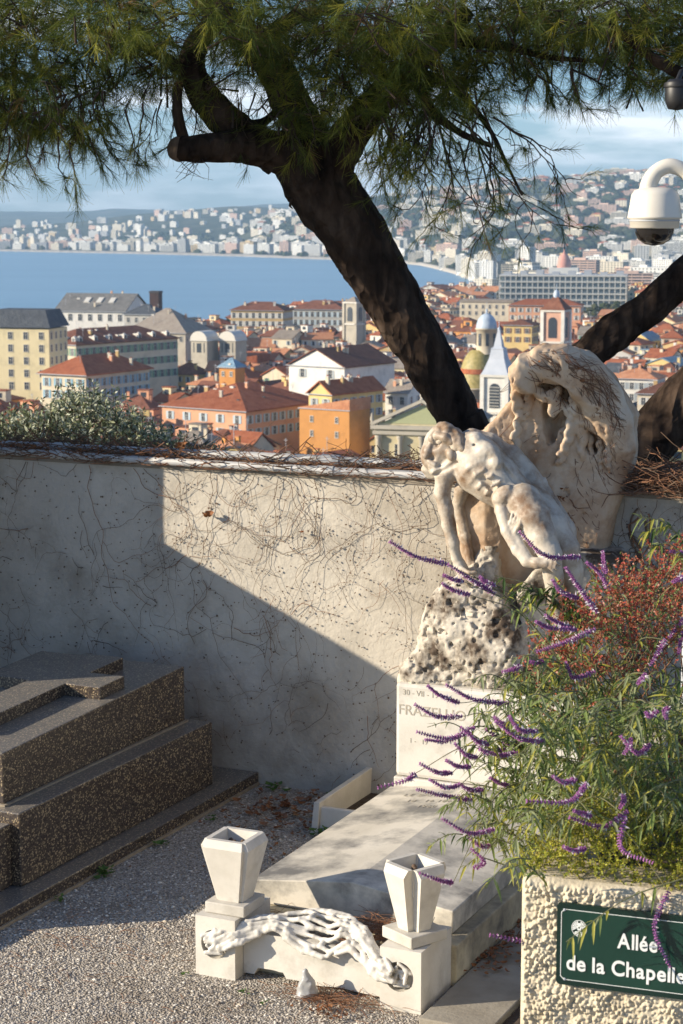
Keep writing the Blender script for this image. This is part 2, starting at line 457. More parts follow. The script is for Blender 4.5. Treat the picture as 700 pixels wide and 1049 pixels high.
mh = bpy.data.materials.new('haze'); mh.use_nodes = True
hn, hl = mh.node_tree.nodes, mh.node_tree.links
hn.clear(); ho = hn.new('ShaderNodeOutputMaterial'); hv = hn.new('ShaderNodeVolumePrincipled')
hv.inputs['Color'].default_value = (0.50, 0.75, 1.0, 1); hv.inputs['Density'].default_value = 0.000085; hv.inputs['Anisotropy'].default_value = 0.0
hl.new(hv.outputs['Volume'], ho.inputs['Volume'])
b = MB(); b.box(-15000, 15000, -80, 17500, -90, 420)
tag(b.build('haze', mh), kind='stuff')
# ------------------------------------------------------------------ the town below
GROUND_Z = -70.5
WALLC = {'cream': (0.64, 0.56, 0.42), 'yellow': (0.66, 0.49, 0.21), 'orange': (0.58, 0.28, 0.09), 'pink': (0.60, 0.36, 0.26), 'white': (0.70, 0.68, 0.62),
         'grey': (0.42, 0.41, 0.38), 'ochre': (0.50, 0.36, 0.17), 'pale yellow': (0.70, 0.61, 0.38), 'stone': (0.46, 0.42, 0.34), 'salmon': (0.62, 0.33, 0.20)}
M_WALL = {k: nmat('wall_' + k.replace(' ', '_'), [tuple(c * 0.82 for c in v), v, tuple(min(1, c * 1.06) for c in v)], scale=0.25, rough=0.9, rand=0.10, stain=tuple(c * 0.55 for c in v), stain_scale=0.22, stain_pos=(0.55, 0.85), spec=0.2) for k, v in WALLC.items()}
ROOFC = {'red': [(0.22, 0.062, 0.028), (0.34, 0.11, 0.05), (0.40, 0.15, 0.075)], 'brown': [(0.12, 0.050, 0.032), (0.19, 0.078, 0.048), (0.24, 0.11, 0.07)],
         'grey': [(0.12, 0.12, 0.115), (0.19, 0.185, 0.175), (0.24, 0.23, 0.21)], 'dark slate': [(0.045, 0.05, 0.06), (0.07, 0.078, 0.09), (0.10, 0.11, 0.12)],
         'blue grey': [(0.13, 0.21, 0.28), (0.18, 0.28, 0.36), (0.22, 0.32, 0.40)], 'pale orange': [(0.36, 0.15, 0.075), (0.46, 0.21, 0.11), (0.50, 0.27, 0.16)], 'taupe': [(0.19, 0.155, 0.125), (0.26, 0.22, 0.18), (0.30, 0.26, 0.21)]}
M_ROOF = {k: nmat('roof_' + k.replace(' ', '_'), v, scale=0.55, rough=0.9, rand=0.22, bump=0.7, bscale=2.4, bdist=0.4, detail=10, nrough=0.7, spec=0.2, mapscale=(1, 1, 1)) for k, v in ROOFC.items()}
m_pane = flat('window_pane', (0.045, 0.055, 0.07), rough=0.25)
m_trim = flat('pale_trim', (0.62, 0.59, 0.52))
M_SHUT = {'blue': flat('shutter_blue', (0.20, 0.38, 0.50)), 'green': flat('shutter_green', (0.12, 0.27, 0.17)), 'grey': flat('shutter_grey', (0.34, 0.38, 0.40)), 'brown': flat('shutter_brown', (0.20, 0.10, 0.05)), 'pale blue': flat('shutter_pale_blue', (0.42, 0.52, 0.58)), 'white': flat('shutter_white', (0.6, 0.6, 0.56))}
m_steel = flat('zinc', (0.35, 0.37, 0.40), rough=0.5)
TILES = {}

def roof_mesh(mb, w, d, he, rh, kind, ov=0.6, mat=0, th=0.35):
    x0, x1, y0, y1 = -w / 2 - ov, w / 2 + ov, -d / 2 - ov, d / 2 + ov
    z = he
    if kind == 'hip':
        if w >= d: r0, r1 = (-(w - d) / 2, 0), ((w - d) / 2, 0)
        else: r0, r1 = (0, -(d - w) / 2), (0, (d - w) / 2)
        r0 = (r0[0] - 0.05, r0[1]) if w >= d else (r0[0], r0[1] - 0.05); r1 = (r1[0] + 0.05, r1[1]) if w >= d else (r1[0], r1[1] + 0.05)
        v = [(x0, y0, z), (x1, y0, z), (x1, y1, z), (x0, y1, z), (*r0, z + rh), (*r1, z + rh), (x0, y0, z - th), (x1, y0, z - th), (x1, y1, z - th), (x0, y1, z - th)]
        f = [(0, 1, 5, 4), (2, 3, 4, 5), (1, 2, 5), (3, 0, 4)] if w >= d else [(0, 1, 4), (1, 2, 5, 4), (2, 3, 5), (3, 0, 4, 5)]
        f += [(6, 7, 1, 0), (7, 8, 2, 1), (8, 9, 3, 2), (9, 6, 0, 3), (9, 8, 7, 6)]
        mb.add(v, f, mat)
    elif kind in ('gable_x', 'gable_y'):      # ridge along x or along y
        if kind == 'gable_x': a = [(x0, y0, z), (x0, 0, z + rh), (x0, y1, z)]; c = [(x1, y0, z), (x1, 0, z + rh), (x1, y1, z)]
        else: a = [(x1, y0, z), (0, y0, z + rh), (x0, y0, z)]; c = [(x1, y1, z), (0, y1, z + rh), (x0, y1, z)]
        v = a + c + [(p[0], p[1], p[2] - th) for p in a + c]
        f = [(0, 3, 4, 1), (1, 4, 5, 2), (6, 7, 10, 9), (7, 8, 11, 10), (0, 6, 9, 3), (2, 5, 11, 8), (0, 1, 7, 6), (1, 2, 8, 7), (3, 9, 10, 4), (4, 10, 11, 5)]
        mb.add(v, f, mat)
    elif kind == 'shed':
        mb.hexa([(x0, y0, z - th), (x1, y0, z - th), (x1, y1, z - th), (x0, y1, z - th), (x0, y0, z), (x1, y0, z + rh), (x1, y1, z + rh), (x0, y1, z)], mat)
    elif kind == 'mansard':
        k = rh * 0.42
        mb.hexa([(x0, y0, z), (x1, y0, z), (x1, y1, z), (x0, y1, z), (x0 + k, y0 + k, z + rh), (x1 - k, y0 + k, z + rh), (x1 - k, y1 - k, z + rh), (x0 + k, y1 - k, z + rh)], mat)
    elif kind == 'flat':
        mb.box(x0 + ov - 0.15, x1 - ov + 0.15, y0 + ov - 0.15, y1 - ov + 0.15, z - 0.1, z + rh, mat)

def wall_mesh(mb, w, d, z0, he, kind, rh, mat=0):
    x, y = w / 2, d / 2
    mb.box(-x, x, -y, y, z0, he - 0.36, mat)
    hz = he - 0.37; k = rh * 0.96
    if kind == 'gable_x':
        for s in (-1, 1):
            xx = x * s; mb.add([(xx, -y, hz), (xx, y, hz), (xx, 0, hz + k), (xx - 0.3 * s, -y, hz), (xx - 0.3 * s, y, hz), (xx - 0.3 * s, 0, hz + k)], [(0, 1, 2) if s > 0 else (2, 1, 0), (3, 5, 4) if s > 0 else (4, 5, 3)], mat)
    elif kind == 'gable_y':
        for s in (-1, 1):
            yv = y * s; mb.add([(-x, yv, hz), (x, yv, hz), (0, yv, hz + k), (-x, yv - 0.3 * s, hz), (x, yv - 0.3 * s, hz), (0, yv - 0.3 * s, hz + k)], [(0, 1, 2) if s < 0 else (2, 1, 0), (3, 5, 4) if s < 0 else (4, 5, 3)], mat)
    elif kind == 'shed':
        mb.hexa([(-x, -y, hz), (x, -y, hz), (x, y, hz), (-x, y, hz), (-x, -y, hz + 0.01), (x, -y, hz + k), (x, y, hz + k), (-x, y, hz + 0.01)], mat)

def window_mesh(w, h, shutter):
    mb = MB()
    mb.box(-w / 2, w / 2, -0.03, 0.05, 0, h, 0)
    t = 0.10
    mb.box(-w / 2 - t, w / 2 + t, -0.10, 0.04, h, h + t, 1); mb.box(-w / 2 - t * 2, w / 2 + t * 2, -0.16, 0.04, -t, 0, 1)
    mb.box(-w / 2 - t, -w / 2, -0.10, 0.04, 0, h, 1); mb.box(w / 2, w / 2 + t, -0.10, 0.04, 0, h, 1)
    mb.box(-0.03, 0.03, -0.06, 0.0, 0, h, 1); mb.box(-w / 2, w / 2, -0.058, 0.0, h * 0.6, h * 0.6 + 0.06, 1)
    if shutter:
        for s in (-1, 1):
            c = s * (w / 2 + t + 0.32); mb.box(c - 0.30, c + 0.30, -0.09, 0.02, 0, h, 2)
    return mb
WIN_CACHE = {}
def window_me(w, h, sh):
    k = (w, h, sh)
    if k not in WIN_CACHE: WIN_CACHE[k] = window_mesh(w, h, sh).mesh('window', [m_pane, m_trim, M_SHUT[sh or 'grey']])
    return WIN_CACHE[k]
def put_window(parent, me, loc, rz):
    o = bpy.data.objects.new('window', me); C.objects.link(o); o.parent = parent; o.location = loc; o.rotation_euler = (0, 0, rz); return o
def chimney(parent, loc, s, mat, me={}):
    k = (round(s, 1), mat.name)
    if k not in me:
        mb = MB(); mb.box(-0.5 * s, 0.5 * s, -0.35 * s, 0.35 * s, -1.2, 1.5 * s, 0); mb.box(-0.6 * s, 0.6 * s, -0.45 * s, 0.45 * s, 1.5 * s, 1.7 * s, 1)
        for q in (-0.25, 0.25): mb.lathe([(0.13 * s, 1.7 * s), (0.10 * s, 2.2 * s), (0, 2.2 * s)], (q * s, 0, 0), 8, 2)
        me[k] = mb.mesh('chimney', [mat, m_trim, M_ROOF['red']])
    o = bpy.data.objects.new('chimney', me[k]); C.objects.link(o); o.parent = parent; o.location = loc; return o

LANDS = []        # name, px range, visible bottom, Y: what the ordinary houses must not hide
def landmark(name, label, cat, xc, pl, pr, ye, Y, rh, roof, wall, roofc, yaw=-38, shut='pale blue', nf=3, bottom=None, win=(1.1, 1.9), cols=None, fh=3.3, top=1.0, depth=None, chim=0, noside=False, ov=0.6, group=None):
    a = math.radians(-yaw); k = Y / 2000.0
    corner = P(xc, ye, Y)
    w = pl * k / math.cos(a); d = depth or pr * k / max(0.15, math.sin(a))
    e1 = Vector((math.cos(a), -math.sin(a), 0)); e2 = Vector((math.sin(a), math.cos(a), 0))
    c = corner - e1 * (w / 2) + e2 * (d / 2)
    r = root(name, (c.x, c.y, GROUND_Z), -a, label, cat, group)
    he = corner.z - GROUND_Z
    mb = MB(); wall_mesh(mb, w, d, 0, he, roof, rh); wl_ = mb.build('wall', M_WALL[wall], r)
    mb = MB(); roof_mesh(mb, w, d, he, rh, roof, ov); rf = mb.build('roof', M_ROOF[roofc], r)
    if roof not in ('flat', 'mansard'):
        mb = MB(); mb.box(-w / 2 - ov - 0.12, w / 2 + ov + 0.12, -d / 2 - ov - 0.14, -d / 2 - ov - 0.004, he - 0.30, he - 0.10); mb.build('gutter', m_steel, rf)
    if nf:
        me = window_me(win[0], win[1], shut)
        nc = cols or max(2, int(w / 3.1)); nd = max(2, int(d / 3.1))
        for f in range(nf):
            z = he - top - win[1] - f * fh - 0.3
            for q in range(nc): put_window(r, me, ((q + 0.5) / nc * w - w / 2, -d / 2 - 0.03, z), 0)
            if not noside:
                for q in range(nd): put_window(r, me, (w / 2 + 0.03, (q + 0.5) / nd * d - d / 2, z), math.pi / 2)
    for q in range(chim):
        chimney(rf, (random.uniform(-0.32, 0.32) * w, random.uniform(-0.3, 0.3) * d, he + rh * 0.45), random.uniform(0.9, 1.3), M_WALL[random.choice(['cream', 'ochre', 'grey', 'salmon'])])
    if roof in ('hip', 'gable_x', 'gable_y') and Y < 820:        # aerials, skylights and vents scattered over the tiles
        rr_ = random.Random(int(xc * 7 + Y))
        def rz_(x, y):
            if roof == 'hip': return he + rh * min(1, min(w / 2 + ov - abs(x), d / 2 + ov - abs(y)) / (min(w, d) / 2 + ov))
            return he + rh * (1 - (abs(y) / (d / 2 + ov) if roof == 'gable_x' else abs(x) / (w / 2 + ov)))
        for q in range(4 + int(w * d / 110)):
            x, y = rr_.uniform(-0.42, 0.42) * w, rr_.uniform(-0.42, 0.30) * d; z = rz_(x, y); kind = rr_.random()
            if kind < 0.35:
                mb = MB(); hh = rr_.uniform(1.4, 3.0); mb.tube([(x, y, z - 0.2), (x, y, z + hh)], 0.045, 5)
                for t in (0.8, 0.9, 1.0): mb.box(x - 0.6 * t, x + 0.6 * t, y - 0.025, y + 0.025, z + hh * t - 0.03, z + hh * t)
                mb.build('aerial', m_steel, rf)
            elif kind < 0.6:
                mb = MB(); s = rr_.uniform(0.35, 0.6); mb.box(x - s, x + s, y - s * 0.7, y + s * 0.7, z - 0.4, z + s * 0.55); mb.build('roof_hatch', m_trim if rr_.random() < 0.5 else m_pane, rf)
            else: chimney(rf, (x, y, z + 0.2), rr_.uniform(0.5, 0.95), M_WALL[rr_.choice(['cream', 'ochre', 'salmon', 'stone'])])
    LANDS.append((label, xc - pl, xc + pr, bottom or ye + 12, Y, (c.x, c.y, max(w, d) / 2)))
    return r, w, d, he, rf

def dormers(rf, w, d, he, n, mat, inset=1.2, size=1.5, me={}):
    mb = MB(); s = size
    mb.box(-s / 2, s / 2, 0, 2.4, 0, s * 1.15, 0); mb.box(-s * 0.3, s * 0.3, -0.05, 0.0, 0.25, s * 1.0, 1)
    mb.lathe([(s * 0.5, 0), (s * 0.5, 0.02), (0.0, s * 0.4)], (0, 0.6, s * 1.15), 10, 0)
    m = mb.mesh('dormer', [mat, m_pane])
    for q in range(n):
        o = bpy.data.objects.new('dormer', m); C.objects.link(o); o.parent = rf; o.location = ((q + 0.5) / n * w - w / 2, -d / 2 + inset, he + 0.3)

landmark('apartment_building', 'tall pale yellow apartment building with dark slate mansard roof', 'building', 50, 66, 6, 336, 560, 5.0, 'mansard', 'pale yellow', 'dark slate', yaw=-14, nf=5, bottom=394, win=(1.3, 2.0), shut=None, depth=14, cols=4, fh=3.6)
rr, w_, d_, he_, rf_ = landmark('opera_house', 'large white hall with long grey gabled roof and three skylights', 'hall', 128, 74, 24, 319, 780, 6.6, 'gable_x', 'white', 'grey', yaw=-16, nf=1, bottom=338, win=(1.6, 2.6), shut=None, depth=26, cols=7)
for q in range(3):
    mb = MB(); mb.obox((-4 + q * 5.4, -d_ * 0.22, he_ + 4.0), [(1, 0, 0), (0, math.cos(0.45), math.sin(0.45)), (0, -math.sin(0.45), math.cos(0.45))], (1.1, 2.0, 0.25)); mb.build('skylight', m_trim, rf_)
rr, w_, d_, he_, rf_ = landmark('hotel_building', 'long cream building with green shutters and a row of white dormers', 'building', 78, 50, 94, 353, 610, 4.2, 'hip', 'cream', 'brown', yaw=-38, shut='green', nf=3, bottom=396, win=(1.3, 2.3), fh=4.4, cols=6, chim=2)
dormers(rf_, w_, d_, he_, 4, m_trim)
for q in range(7):
    o = bpy.data.objects.new('dormer', [q for q in rf_.children if q.name.startswith('dormer')][0].data); C.objects.link(o); o.parent = rf_; o.location = (w_ / 2 - 1.2, (q + 0.5) / 7 * d_ - d_ / 2, he_ + 0.3); o.rotation_euler = (0, 0, math.pi / 2)
landmark('town_house', 'red hipped roof house with bright blue shutters below the long cream building', 'house', 88, 50, 56, 384, 530, 4.6, 'hip', 'cream', 'red', yaw=-30, shut='blue', nf=2, bottom=402, win=(1.2, 2.2), cols=4, chim=2, ov=0.9)
# industrial chimney
c = P(160, 313, 930); r = root('chimney_tower', (c.x, c.y, GROUND_Z), -0.3, 'dark rusty square chimney tower rising against the sea', 'chimney')
mb = MB(); h_ = P(160, 298, 930).z - GROUND_Z; mb.box(-2.3, 2.3, -2.3, 2.3, 0, h_ - 1); mb.build('shaft', nmat('rust', [(0.03, 0.014, 0.011), (0.06, 0.025, 0.018)], scale=0.5, rough=0.9), r)
mb = MB(); mb.box(-2.5, 2.5, -2.5, 2.5, h_ - 1, h_); mb.build('cap', flat('soot', (0.03, 0.02, 0.018)), r)
# pyramid-roofed opera wing and dark wing
landmark('opera_wing', 'grey stone wing under a broad taupe pyramid roof', 'building', 190, 64, 18, 341, 700, 8.2, 'hip', 'stone', 'taupe', yaw=-20, nf=1, bottom=356, shut=None, depth=22)
landmark('stage_tower', 'dark slate roofed block behind the taupe pyramid roof', 'building', 160, 34, 14, 322, 745, 3.6, 'hip', 'grey', 'dark slate', yaw=-20, nf=1, bottom=330, shut=None, depth=12)
for q, (x_, lab) in enumerate(((207, 'white arched pediment pavilion, nearer the taupe pyramid roof'), (236, 'white arched pediment pavilion, farther from the taupe pyramid roof'))):
    c = P(x_, 360, 680); r = root('pavilion', (c.x, c.y, GROUND_Z), -0.45, lab, 'pavilion', 'twin pediment pavilions'); z = P(x_, 349, 680).z - GROUND_Z
    mb = MB(); mb.box(-3.2, 3.2, -2, 6, 0, z); mb.box(-2.2, -1.9, -2.06, -2, z - 4, z - 0.6, 1); mb.box(-0.9, 0.9, -2.06, -2, z - 4, z - 0.8, 1); mb.box(1.9, 2.2, -2.06, -2, z - 4, z - 0.6, 1); mb.build('wall', [M_WALL['stone'], m_pane], r)
    mb = MB(); n = 12; arc = [(-3.7, z)] + [(-3.3 * math.cos(t), z + 0.4 + 3.0 * math.sin(t)) for t in np.linspace(0, math.pi, n)] + [(3.7, z)]
    for yv in (-2.4,): 
        v = [(p[0], yv, p[1]) for p in arc] + [(p[0], 6.2, p[1]) for p in arc]; k = len(arc)
        mb.add(v, [tuple(range(k)), tuple(range(2 * k - 1, k - 1, -1))] + [(t, t + k, (t + 1) % k + k, (t + 1) % k) for t in range(k)], 0)
    mb.build('pediment', m_trim, r)
    LANDS.append((lab, x_ - 10, x_ + 10, 360, 680, (c.x, c.y, 5)))
landmark('town_house', 'big orange house under the widest red tiled hip roof', 'house', 252, 92, 80, 421, 480, 5.4, 'hip', 'salmon', 'red', yaw=-35, shut='pale blue', nf=2, bottom=440, win=(1.1, 2.0), cols=5, chim=5, fh=3.4)
landmark('turret_house', 'square orange turret with a blue grey pyramid cap', 'tower', 241, 17, 9, 376, 510, 2.2, 'hip', 'orange', 'blue grey', yaw=-30, nf=1, bottom=396, win=(0.7, 1.2), shut=None, cols=2, ov=0.4, noside=True)
landmark('town_house', 'white gabled house with steep brown roof, gable end to the viewer', 'house', 353, 58, 30, 376, 560, 5.0, 'gable_y', 'white', 'brown', yaw=-35, shut='grey', nf=1, bottom=388, win=(1.3, 2.4), cols=2, depth=26, top=0.8, noside=True)
landmark('town_house', 'bright orange house with bare side wall and few small windows', 'house', 358, 52, 34, 420, 440, 2.4, 'shed', 'orange', 'pale orange', yaw=-32, shut=None, nf=2, bottom=460, win=(0.7, 1.3), cols=2, noside=True, ov=0.15, top=1.6, depth=9)
landmark('town_house', 'yellow house with red gabled roof behind the bright orange house', 'house', 340, 24, 54, 404, 480, 3.2, 'gable_y', 'yellow', 'red', yaw=-40, shut='grey', nf=2, bottom=424, win=(1.0, 1.8), chim=2)
landmark('town_house', 'small cream house beside the leaning pine trunk', 'house', 418, 23, 10, 402, 500, 3.0, 'gable_x', 'white', 'taupe', yaw=-25, shut='white', nf=2, bottom=425, depth=9, cols=2, chim=1)
landmark('palace', 'grey palace with blue shutters standing near the shore', 'building', 352, 52, 10, 317, 930, 4.0, 'hip', 'grey', 'brown', yaw=-15, shut='pale blue', nf=3, bottom=336, win=(1.5, 2.4), cols=9, depth=16, fh=3.8, chim=3)
landmark('palace', 'green grey mansion with red roof, seaward of the orange houses', 'building', 290, 54, 12, 318, 900, 3.6, 'hip', 'ochre', 'brown', yaw=-15, shut='white', nf=3, bottom=336, win=(1.5, 2.4), cols=8, depth=16, fh=3.8, chim=3)
# stone bell tower
def tower(name, label, cat, x, wpx, ytop, Y, wall, yaw=-35, belfry=True, bottom=None, pil=True, open_m=None):
    k = Y / 2000; a = math.radians(-yaw); w = wpx * k / (math.cos(a) + math.sin(a)); c = P(x, ytop, Y); h = c.z - GROUND_Z
    r = root(name, (c.x, c.y, GROUND_Z), -a, label, cat)
    hw = w / 2
    mb = MB(); mb.box(-hw, hw, -hw, hw, 0, h - 0.1); mb.build('shaft', M_WALL[wall], r)
    mb = MB()
    for z in (h - 0.6, h - w * 1.55): mb.box(-hw * 1.16, hw * 1.16, -hw * 1.16, hw * 1.16, z, z + 0.6)
    mb.build('cornice', m_trim, r)
    if pil:
        for sx, sy in ((-1, -1), (1, -1), (1, 1)):
            mb = MB(); mb.box(sx * hw - hw * 0.16, sx * hw + hw * 0.16, sy * hw - hw * 0.16, sy * hw + hw * 0.16, h - w * 2.6, h - 0.62); mb.build('pilaster', M_WALL['white'] if wall != 'stone' else M_WALL['stone'], r)
    if belfry:
        for q, (lx, ly, rz) in enumerate(((0, -hw - 0.02, 0), (hw + 0.02, 0, math.pi / 2))):
            mb = MB(); ww = hw * 0.42; z0 = h - w * 1.30; z1 = h - w * 0.55
            arc = [(-ww, z0), (ww, z0)] + [(ww * math.cos(t), z1 + ww * math.sin(t)) for t in np.linspace(0, math.pi, 10)]
            kk = len(arc); mb.add([(p[0], -0.08, p[1]) for p in arc] + [(p[0], 0.1, p[1]) for p in arc], [tuple(range(kk)), tuple(range(2 * kk - 1, kk - 1, -1))] + [(t, t + kk, (t + 1) % kk + kk, (t + 1) % kk) for t in range(kk)], 0)
            if open_m is not None:
                for s in range(7):
                    zz = z0 + (z1 + ww * 0.5 - z0) * (s + 0.5) / 7; mb.obox((0, -0.18, zz), [(1, 0, 0), (0, 0.8, -0.6), (0, 0.6, 0.8)], (ww * 0.94, 0.28, 0.05), 1)
            o = mb.build('belfry_opening', [m_pane, m_trim], r); o.location = (lx, ly, 0); o.rotation_euler = (0, 0, rz)
    LANDS.append((label, x - wpx / 2, x + wpx / 2, bottom or ytop + 40, Y, (c.x, c.y, w)))
    return r, w, h
r, w_, h_ = tower('bell_tower', 'square grey stone bell tower left of the pine trunk', 'tower', 363, 21, 309, 800, 'stone', bottom=346)
mb = MB(); mb.hexa([(-w_ * .5, -w_ * .5, h_), (w_ * .5, -w_ * .5, h_), (w_ * .5, w_ * .5, h_), (-w_ * .5, w_ * .5, h_), (-.3, -.3, h_ + 2), (.3, -.3, h_ + 2), (.3, .3, h_ + 2), (-.3, .3, h_ + 2)]); mb.build('roof', M_ROOF['taupe'], r)
# church front with pediment
r, w_, d_, he_, rf_ = landmark('church', 'pale green church front with stone pediment and columns', 'church', 482, 98, 22, 437, 430, 5.2, 'gable_y', 'pale yellow', 'grey', yaw=-14, nf=0, bottom=475, depth=26)
m_tymp = flat('tympanum', (0.42, 0.44, 0.24)); m_stone = M_WALL['stone']
y0 = -d_ / 2
mb = MB(); mb.add([(-w_ / 2 + 1.6, y0 - 0.12, he_ + 0.3), (w_ / 2 - 1.6, y0 - 0.12, he_ + 0.3), (0, y0 - 0.12, he_ + 4.4), (-w_ / 2 + 1.6, y0 + .1, he_ + 0.3), (w_ / 2 - 1.6, y0 + .1, he_ + 0.3), (0, y0 + .1, he_ + 4.4)], [(0, 1, 2), (5, 4, 3), (0, 3, 4, 1), (1, 4, 5, 2), (2, 5, 3, 0)]); mb.build('tympanum', m_tymp, r)
mb = MB(); mb.box(-w_ / 2 - 0.8, w_ / 2 + 0.8, y0 - 0.9, y0 - 0.005, he_ - 1.0, he_ - 0.1); mb.box(-w_ / 2 - 0.4, w_ / 2 + 0.4, y0 - 0.5, y0 - 0.004, he_ - 2.2, he_ - 1.4)
for s in (-1, 1):
    p0 = np.array([s * (w_ / 2 + 0.7), he_ + 0.1]); p1 = np.array([0, he_ + 5.5]); q = p1 - p0; L_ = np.linalg.norm(q); ax = q / L_; nn = np.array([-ax[1], ax[0]])
    mb.obox(((p0 + p1)[0] / 2, y0 - 0.45, (p0 + p1)[1] / 2), [(ax[0], 0, ax[1]), (0, 1, 0), (nn[0], 0, nn[1])], (L_ / 2, 0.5, 0.35))
mb.build('cornice', m_stone, r)
for q in range(5):
    xq = -w_ / 2 + 1.0 + q * (w_ - 2.0) / 4
    mb = MB(); mb.lathe([(0.62, he_ - 14), (0.58, he_ - 3.4), (0.8, he_ - 3.0), (0.85, he_ - 2.4)], (xq, y0 - 0.45, 0), 14); mb.build('column', m_stone, r)
for s in (-0.25, 0.25):
    put_window(r, window_me(1.5, 2.6, None), (s * w_, y0 - 0.03, he_ - 7), 0)
for s in (-1, 0):
    mb = MB(); mb.lathe([(0.5, 0), (0.3, 0.5), (0.5, 1.1), (0.25, 1.9), (0.3, 2.2), (0, 2.6)], (s * (w_ / 2 + 0.5), y0 - 0.4, he_ + (0.1 if s else 5.6)), 10); mb.build('finial', m_stone, r)
# tiled dome with lantern, white bell tower, pink clock tower
m_glaze = nmat('glazed_tiles', [(0.20, 0.19, 0.05), (0.34, 0.27, 0.08), (0.42, 0.34, 0.14)], scale=1.2, rough=0.5, bump=0.6, bscale=3, bdist=0.2, vcells=False)
m_lead = nmat('blue_lead', [(0.28, 0.36, 0.45), (0.40, 0.48, 0.56), (0.5, 0.57, 0.64)], scale=0.6, rough=0.55)
m_blue_w = nmat('pale_blue_stone', [(0.40, 0.44, 0.50), (0.52, 0.55, 0.60)], scale=0.4, rough=0.8)
c = P(490, 398, 545); r = root('domed_church', (c.x, c.y, GROUND_Z), 0, 'church with yellow glazed tile dome and silver blue lantern', 'church'); zb = c.z - GROUND_Z; R_ = 20 * 545 / 2000
zt = P(490, 357, 545).z - GROUND_Z
mb = MB(); mb.lathe([(R_ * 1.02, 0), (R_ * 1.02, zb), (R_ * 1.1, zb), (R_ * 1.1, zb + 0.5)], n=28); mb.build('drum', M_WALL['cream'], r)
mb = MB(); mb.lathe([(R_ * math.cos(t) ** 0.8, zb + (zt - zb) * math.sin(t)) for t in np.linspace(0, math.pi / 2 - 0.25, 12)], n=32); dm = mb.build('dome', m_glaze, r)
mb = MB(); zz = zb + (zt - zb) * 0.45; mb.lathe([(R_ * 0.97, zz - 0.7), (R_ * 0.97, zz + 0.7)], n=32); mb.build('dome_band', M_ROOF['red'], dm)
rl = 10.5 * 545 / 2000; z1 = P(498, 336, 545).z - GROUND_Z; ox = 8 * 545 / 2000
mb = MB(); mb.lathe([(rl, zt - 1.5), (rl, z1 - 0.4), (rl * 1.12, z1 - 0.4), (rl * 1.12, z1)], (ox, 0, 0), 20); ln = mb.build('lantern', M_WALL['cream'], r)
for q in range(8):
    t = -math.pi / 2 + q * math.pi / 4; mb = MB(); mb.obox((ox + math.cos(t) * rl, math.sin(t) * rl, (zt + z1) / 2 - 0.3), [(-math.sin(t), math.cos(t), 0), (math.cos(t), math.sin(t), 0), (0, 0, 1)], (0.45, 0.12, 1.7)); mb.build('lantern_window', m_pane, ln)
mb = MB(); z2 = P(498, 321, 545).z - GROUND_Z; mb.lathe([(rl * 1.02 * math.cos(t), z1 + (z2 - z1) * math.sin(t)) for t in np.linspace(0, math.pi / 2 - 0.12, 9)] + [(0.25, z2 + 0.2), (0.35, z2 + 1.0), (0.06, z2 + 1.3), (0.05, z2 + 3.4)], (ox, 0, 0), 22); mb.build('cupola', m_lead, r)
LANDS.append(('the silver blue lantern dome', 468, 510, 402, 545, (c.x, c.y, R_)))
r, w_, h_ = tower('bell_tower', 'white bell tower with louvred arches and curved lead spire', 'tower', 511, 34, 383, 470, 'white', yaw=-22, bottom=445, open_m=1)
prof = [(1.0, 0), (0.82, 0.12), (0.55, 0.36), (0.44, 0.55), (0.46, 0.58), (0.30, 0.62), (0.20, 0.8), (0.10, 0.95), (0.09, 1.0)]
z2 = P(514, 338, 470).z - GROUND_Z - h_
mb = MB(); hw = w_ / 2 * 1.12
for a_, b_ in zip(prof[:-1], prof[1:]):
    p, q = a_[0] * hw, b_[0] * hw; za, zb_ = h_ + a_[1] * z2, h_ + b_[1] * z2
    mb.hexa([(-p, -p, za), (p, -p, za), (p, p, za), (-p, p, za), (-q, -q, zb_), (q, -q, zb_), (q, q, zb_), (-q, q, zb_)])
sp = mb.build('spire', m_blue_w, r)
mb = MB(); mb.lathe([(0.35, 0), (0.4, 0.4), (0.1, 0.7), (0.06, 2.2)], (0, 0, h_ + z2), 8); mb.build('finial', m_lead, sp)
r, w_, h_ = tower('clock_tower', 'pink and white clock tower with red hipped cap', 'tower', 570, 29, 317, 570, 'pink', yaw=-24, bottom=362)
zt = P(570, 303, 570).z - GROUND_Z - h_; hw = w_ / 2 * 1.2
mb = MB(); mb.hexa([(-hw, -hw, h_), (hw, -hw, h_), (hw, hw, h_), (-hw, hw, h_), (-.5, -.5, h_ + zt), (.5, -.5, h_ + zt), (.5, .5, h_ + zt), (-.5, .5, h_ + zt)]); rf_ = mb.build('roof', M_ROOF['brown'], r)
mb = MB(); mb.lathe([(1.0, h_ + zt - 0.6), (0.9, h_ + zt + 0.8), (0.6, h_ + zt + 1.4), (0.1, h_ + zt + 1.8), (0.06, h_ + zt + 3.6)], n=10); mb.build('cupola', m_lead, rf_)
mb = MB(); mb.lathe([(1.0, 0), (1.0, 0.12), (0, 0.12)], n=20); o = mb.build('clock_face', m_trim, r); o.location = (0, -w_ / 2 - 0.02, h_ - w_ * 1.95); o.rotation_euler = (math.pi / 2, 0, 0)
landmark('town_house', 'long coral house with red roof behind the pink clock tower', 'building', 595, 72, 14, 313, 900, 2.6, 'hip', 'salmon', 'red', yaw=-12, shut='white', nf=2, bottom=328, cols=9, depth=14, fh=3.4)
landmark('town_house', 'yellow house with flat red roof between lantern dome and clock tower', 'house', 545, 28, 10, 333, 740, 2.0, 'hip', 'yellow', 'brown', yaw=-18, shut='brown', nf=2, bottom=350, depth=12, cols=3)
